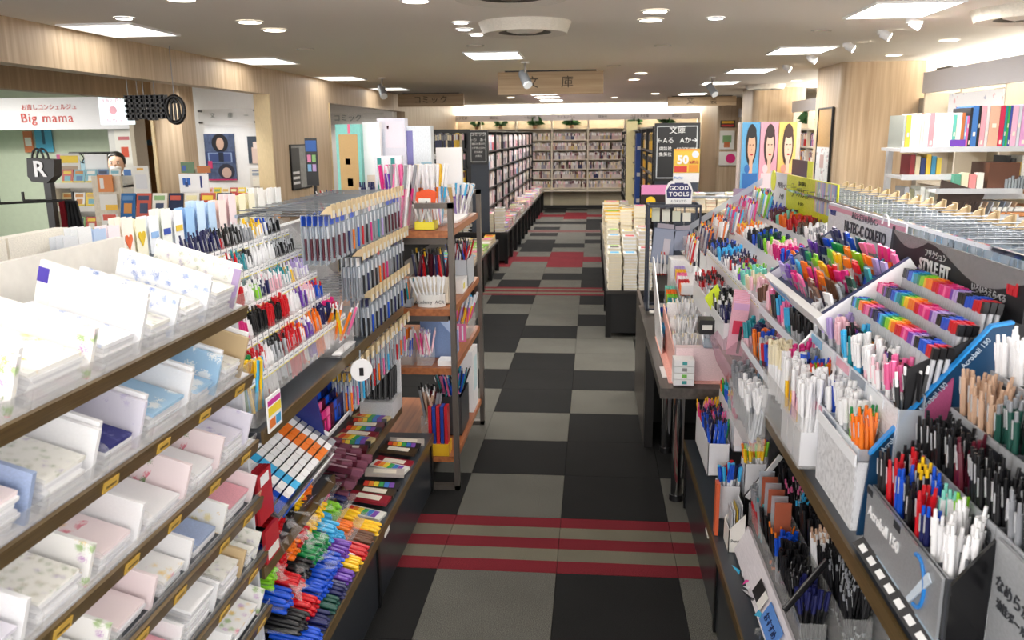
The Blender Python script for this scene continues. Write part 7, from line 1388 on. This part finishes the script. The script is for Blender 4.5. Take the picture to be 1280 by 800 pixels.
for x0, z, n, cols, lab, h in ((1.98, 1.52, 6, ['#8a1a24', '#cfc0a0', '#26356a', '#e0b83a', '#3a8ab0', '#d8c04a'], 'second right shelf', .13), (1.96, 1.3, 6, ['#b9bcc2', '#8f8f70', '#dfe0d8', '#eef0ea', '#e8eadf', '#d8dcd0'], 'lower left shelf of the file rack', .15), (2.55, 1.4, 8, ['#141416', '#1c1c1e', '#d8b85a', '#e4e2da', '#d0762a', '#c23a6a', '#d8c83a', '#2a9a8a'], 'third right shelf', .24)):
    for k in range(n): tag(MB().box(x0 + k*.032, x0 + .028 + k*.032, 5.53, 5.7, z + .002, z + h*(1 - .08*(k % 3)), P(cols[k], .4)).ob('album', origin=(x0 + k*.032, 5.6, z)), f'upright album or book on the {lab}, {posn[min(k, 5)]} from the left' if k < 6 else f'upright album at the right of the {lab}', 'book', f'albums on the {lab}')
for k in range(14): tag(MB().box(2.12 + k*.034, 2.126 + k*.034, 5.42, 5.6, 1.285, 1.37, P(['#dcd0b8', '#8a94a8', '#e8e4de', '#c9a88a', '#b8bcc4'][k % 5], .5), Matrix.Translation((2.12 + k*.034, 0, 1.285)) @ Matrix.Rotation(.35, 4, 'Y') @ Matrix.Translation((-2.12 - k*.034, 0, -1.285))).ob('leaning_card', origin=(2.12 + k*.034, 5.5, 1.285)), 'card file leaning in the pale tray of the file rack', 'card file', 'leaning card files in the pale tray')
for k in range(9): tag(MB().box(2.45 + (k % 3)*.22, 2.65 + (k % 3)*.22, 5.42, 5.7, 1.245 + (k // 3)*.03 - (0 if k < 9 else .1), 1.27 + (k // 3)*.03, P(['#e6e7ea', '#dcdfe6', '#f0efe9', '#d8905a'][k % 4], .5)).ob('paper_ream', origin=(2.5, 5.5, 1.245)), f'flat stack of printed pads on the lower right shelf, {["bottom", "middle", "top"][k // 3]} layer', 'pads', f'pads on the lower right shelf, {["bottom", "middle", "top"][k // 3]} layer')
MB().box(2.42, 2.6, 5.45, 5.7, 1.44, 1.6, P('#5a3420', .5)).ob('brown_box', label='dark brown box on the file rack, right of the small booklets', cat='box', origin=(2.5, 5.5, 1.44))
for k in range(4): tag(MB().box(2.22 + k*.045, 2.26 + k*.045, 5.45, 5.5, 1.442, 1.53 + .01*(k % 2), P(['#5aa088', '#e6dfc0', '#e88a8a', '#e2dcd0'][k], .5)).ob('small_booklet', origin=(2.22 + k*.045, 5.47, 1.44)), f'small booklet beside the brown box, {posn[k]} from the left', 'booklet', 'small booklets beside the brown box')
MB().prism([(2.12, 1.3), (2.14, 1.5), (2.4, 1.42), (2.36, 1.3)], 5.42, 5.44, P('#3b2a22', .6)).ob('dark_picture_panel', label='dark picture panel on the left part of the file rack', cat='panel', origin=(2.2, 5.43, 1.3))
for k in range(8): tag(MB().box(2.52 + k*.018, 2.533 + k*.018, 5.44, 5.48, 1.44, 1.5 + .01*(k % 3), P('#8a9298', .3)).ob('slim_case', origin=(2.52 + k*.018, 5.45, 1.44)), 'slim grey case standing right of the brown box', 'case', 'slim grey cases right of the brown box')
# low island hiding under the files (seen between the hooks)
for k in range(10): tag(MB().box(2.0 + k*.11, 2.1 + k*.11, 5.3, 5.5, 1.12, 1.15 + .02*(k % 3), P(['#e8e8ea', '#d9dce2', '#cfd6e0', '#e0d0c0'][k % 4], .5)).ob('printed_pad', origin=(2.0 + k*.11, 5.4, 1.12)), 'printed pad lying on the lowest visible file rack shelf', 'pads', 'printed pads on the lowest visible file rack shelf')
# ================================================================== filler table at right rear (glass-top fixtures of the hall)
flush(); bpy.context.view_layer.update(); number_repeats(); convert_text()
print('OBJ', len(bpy.data.objects))
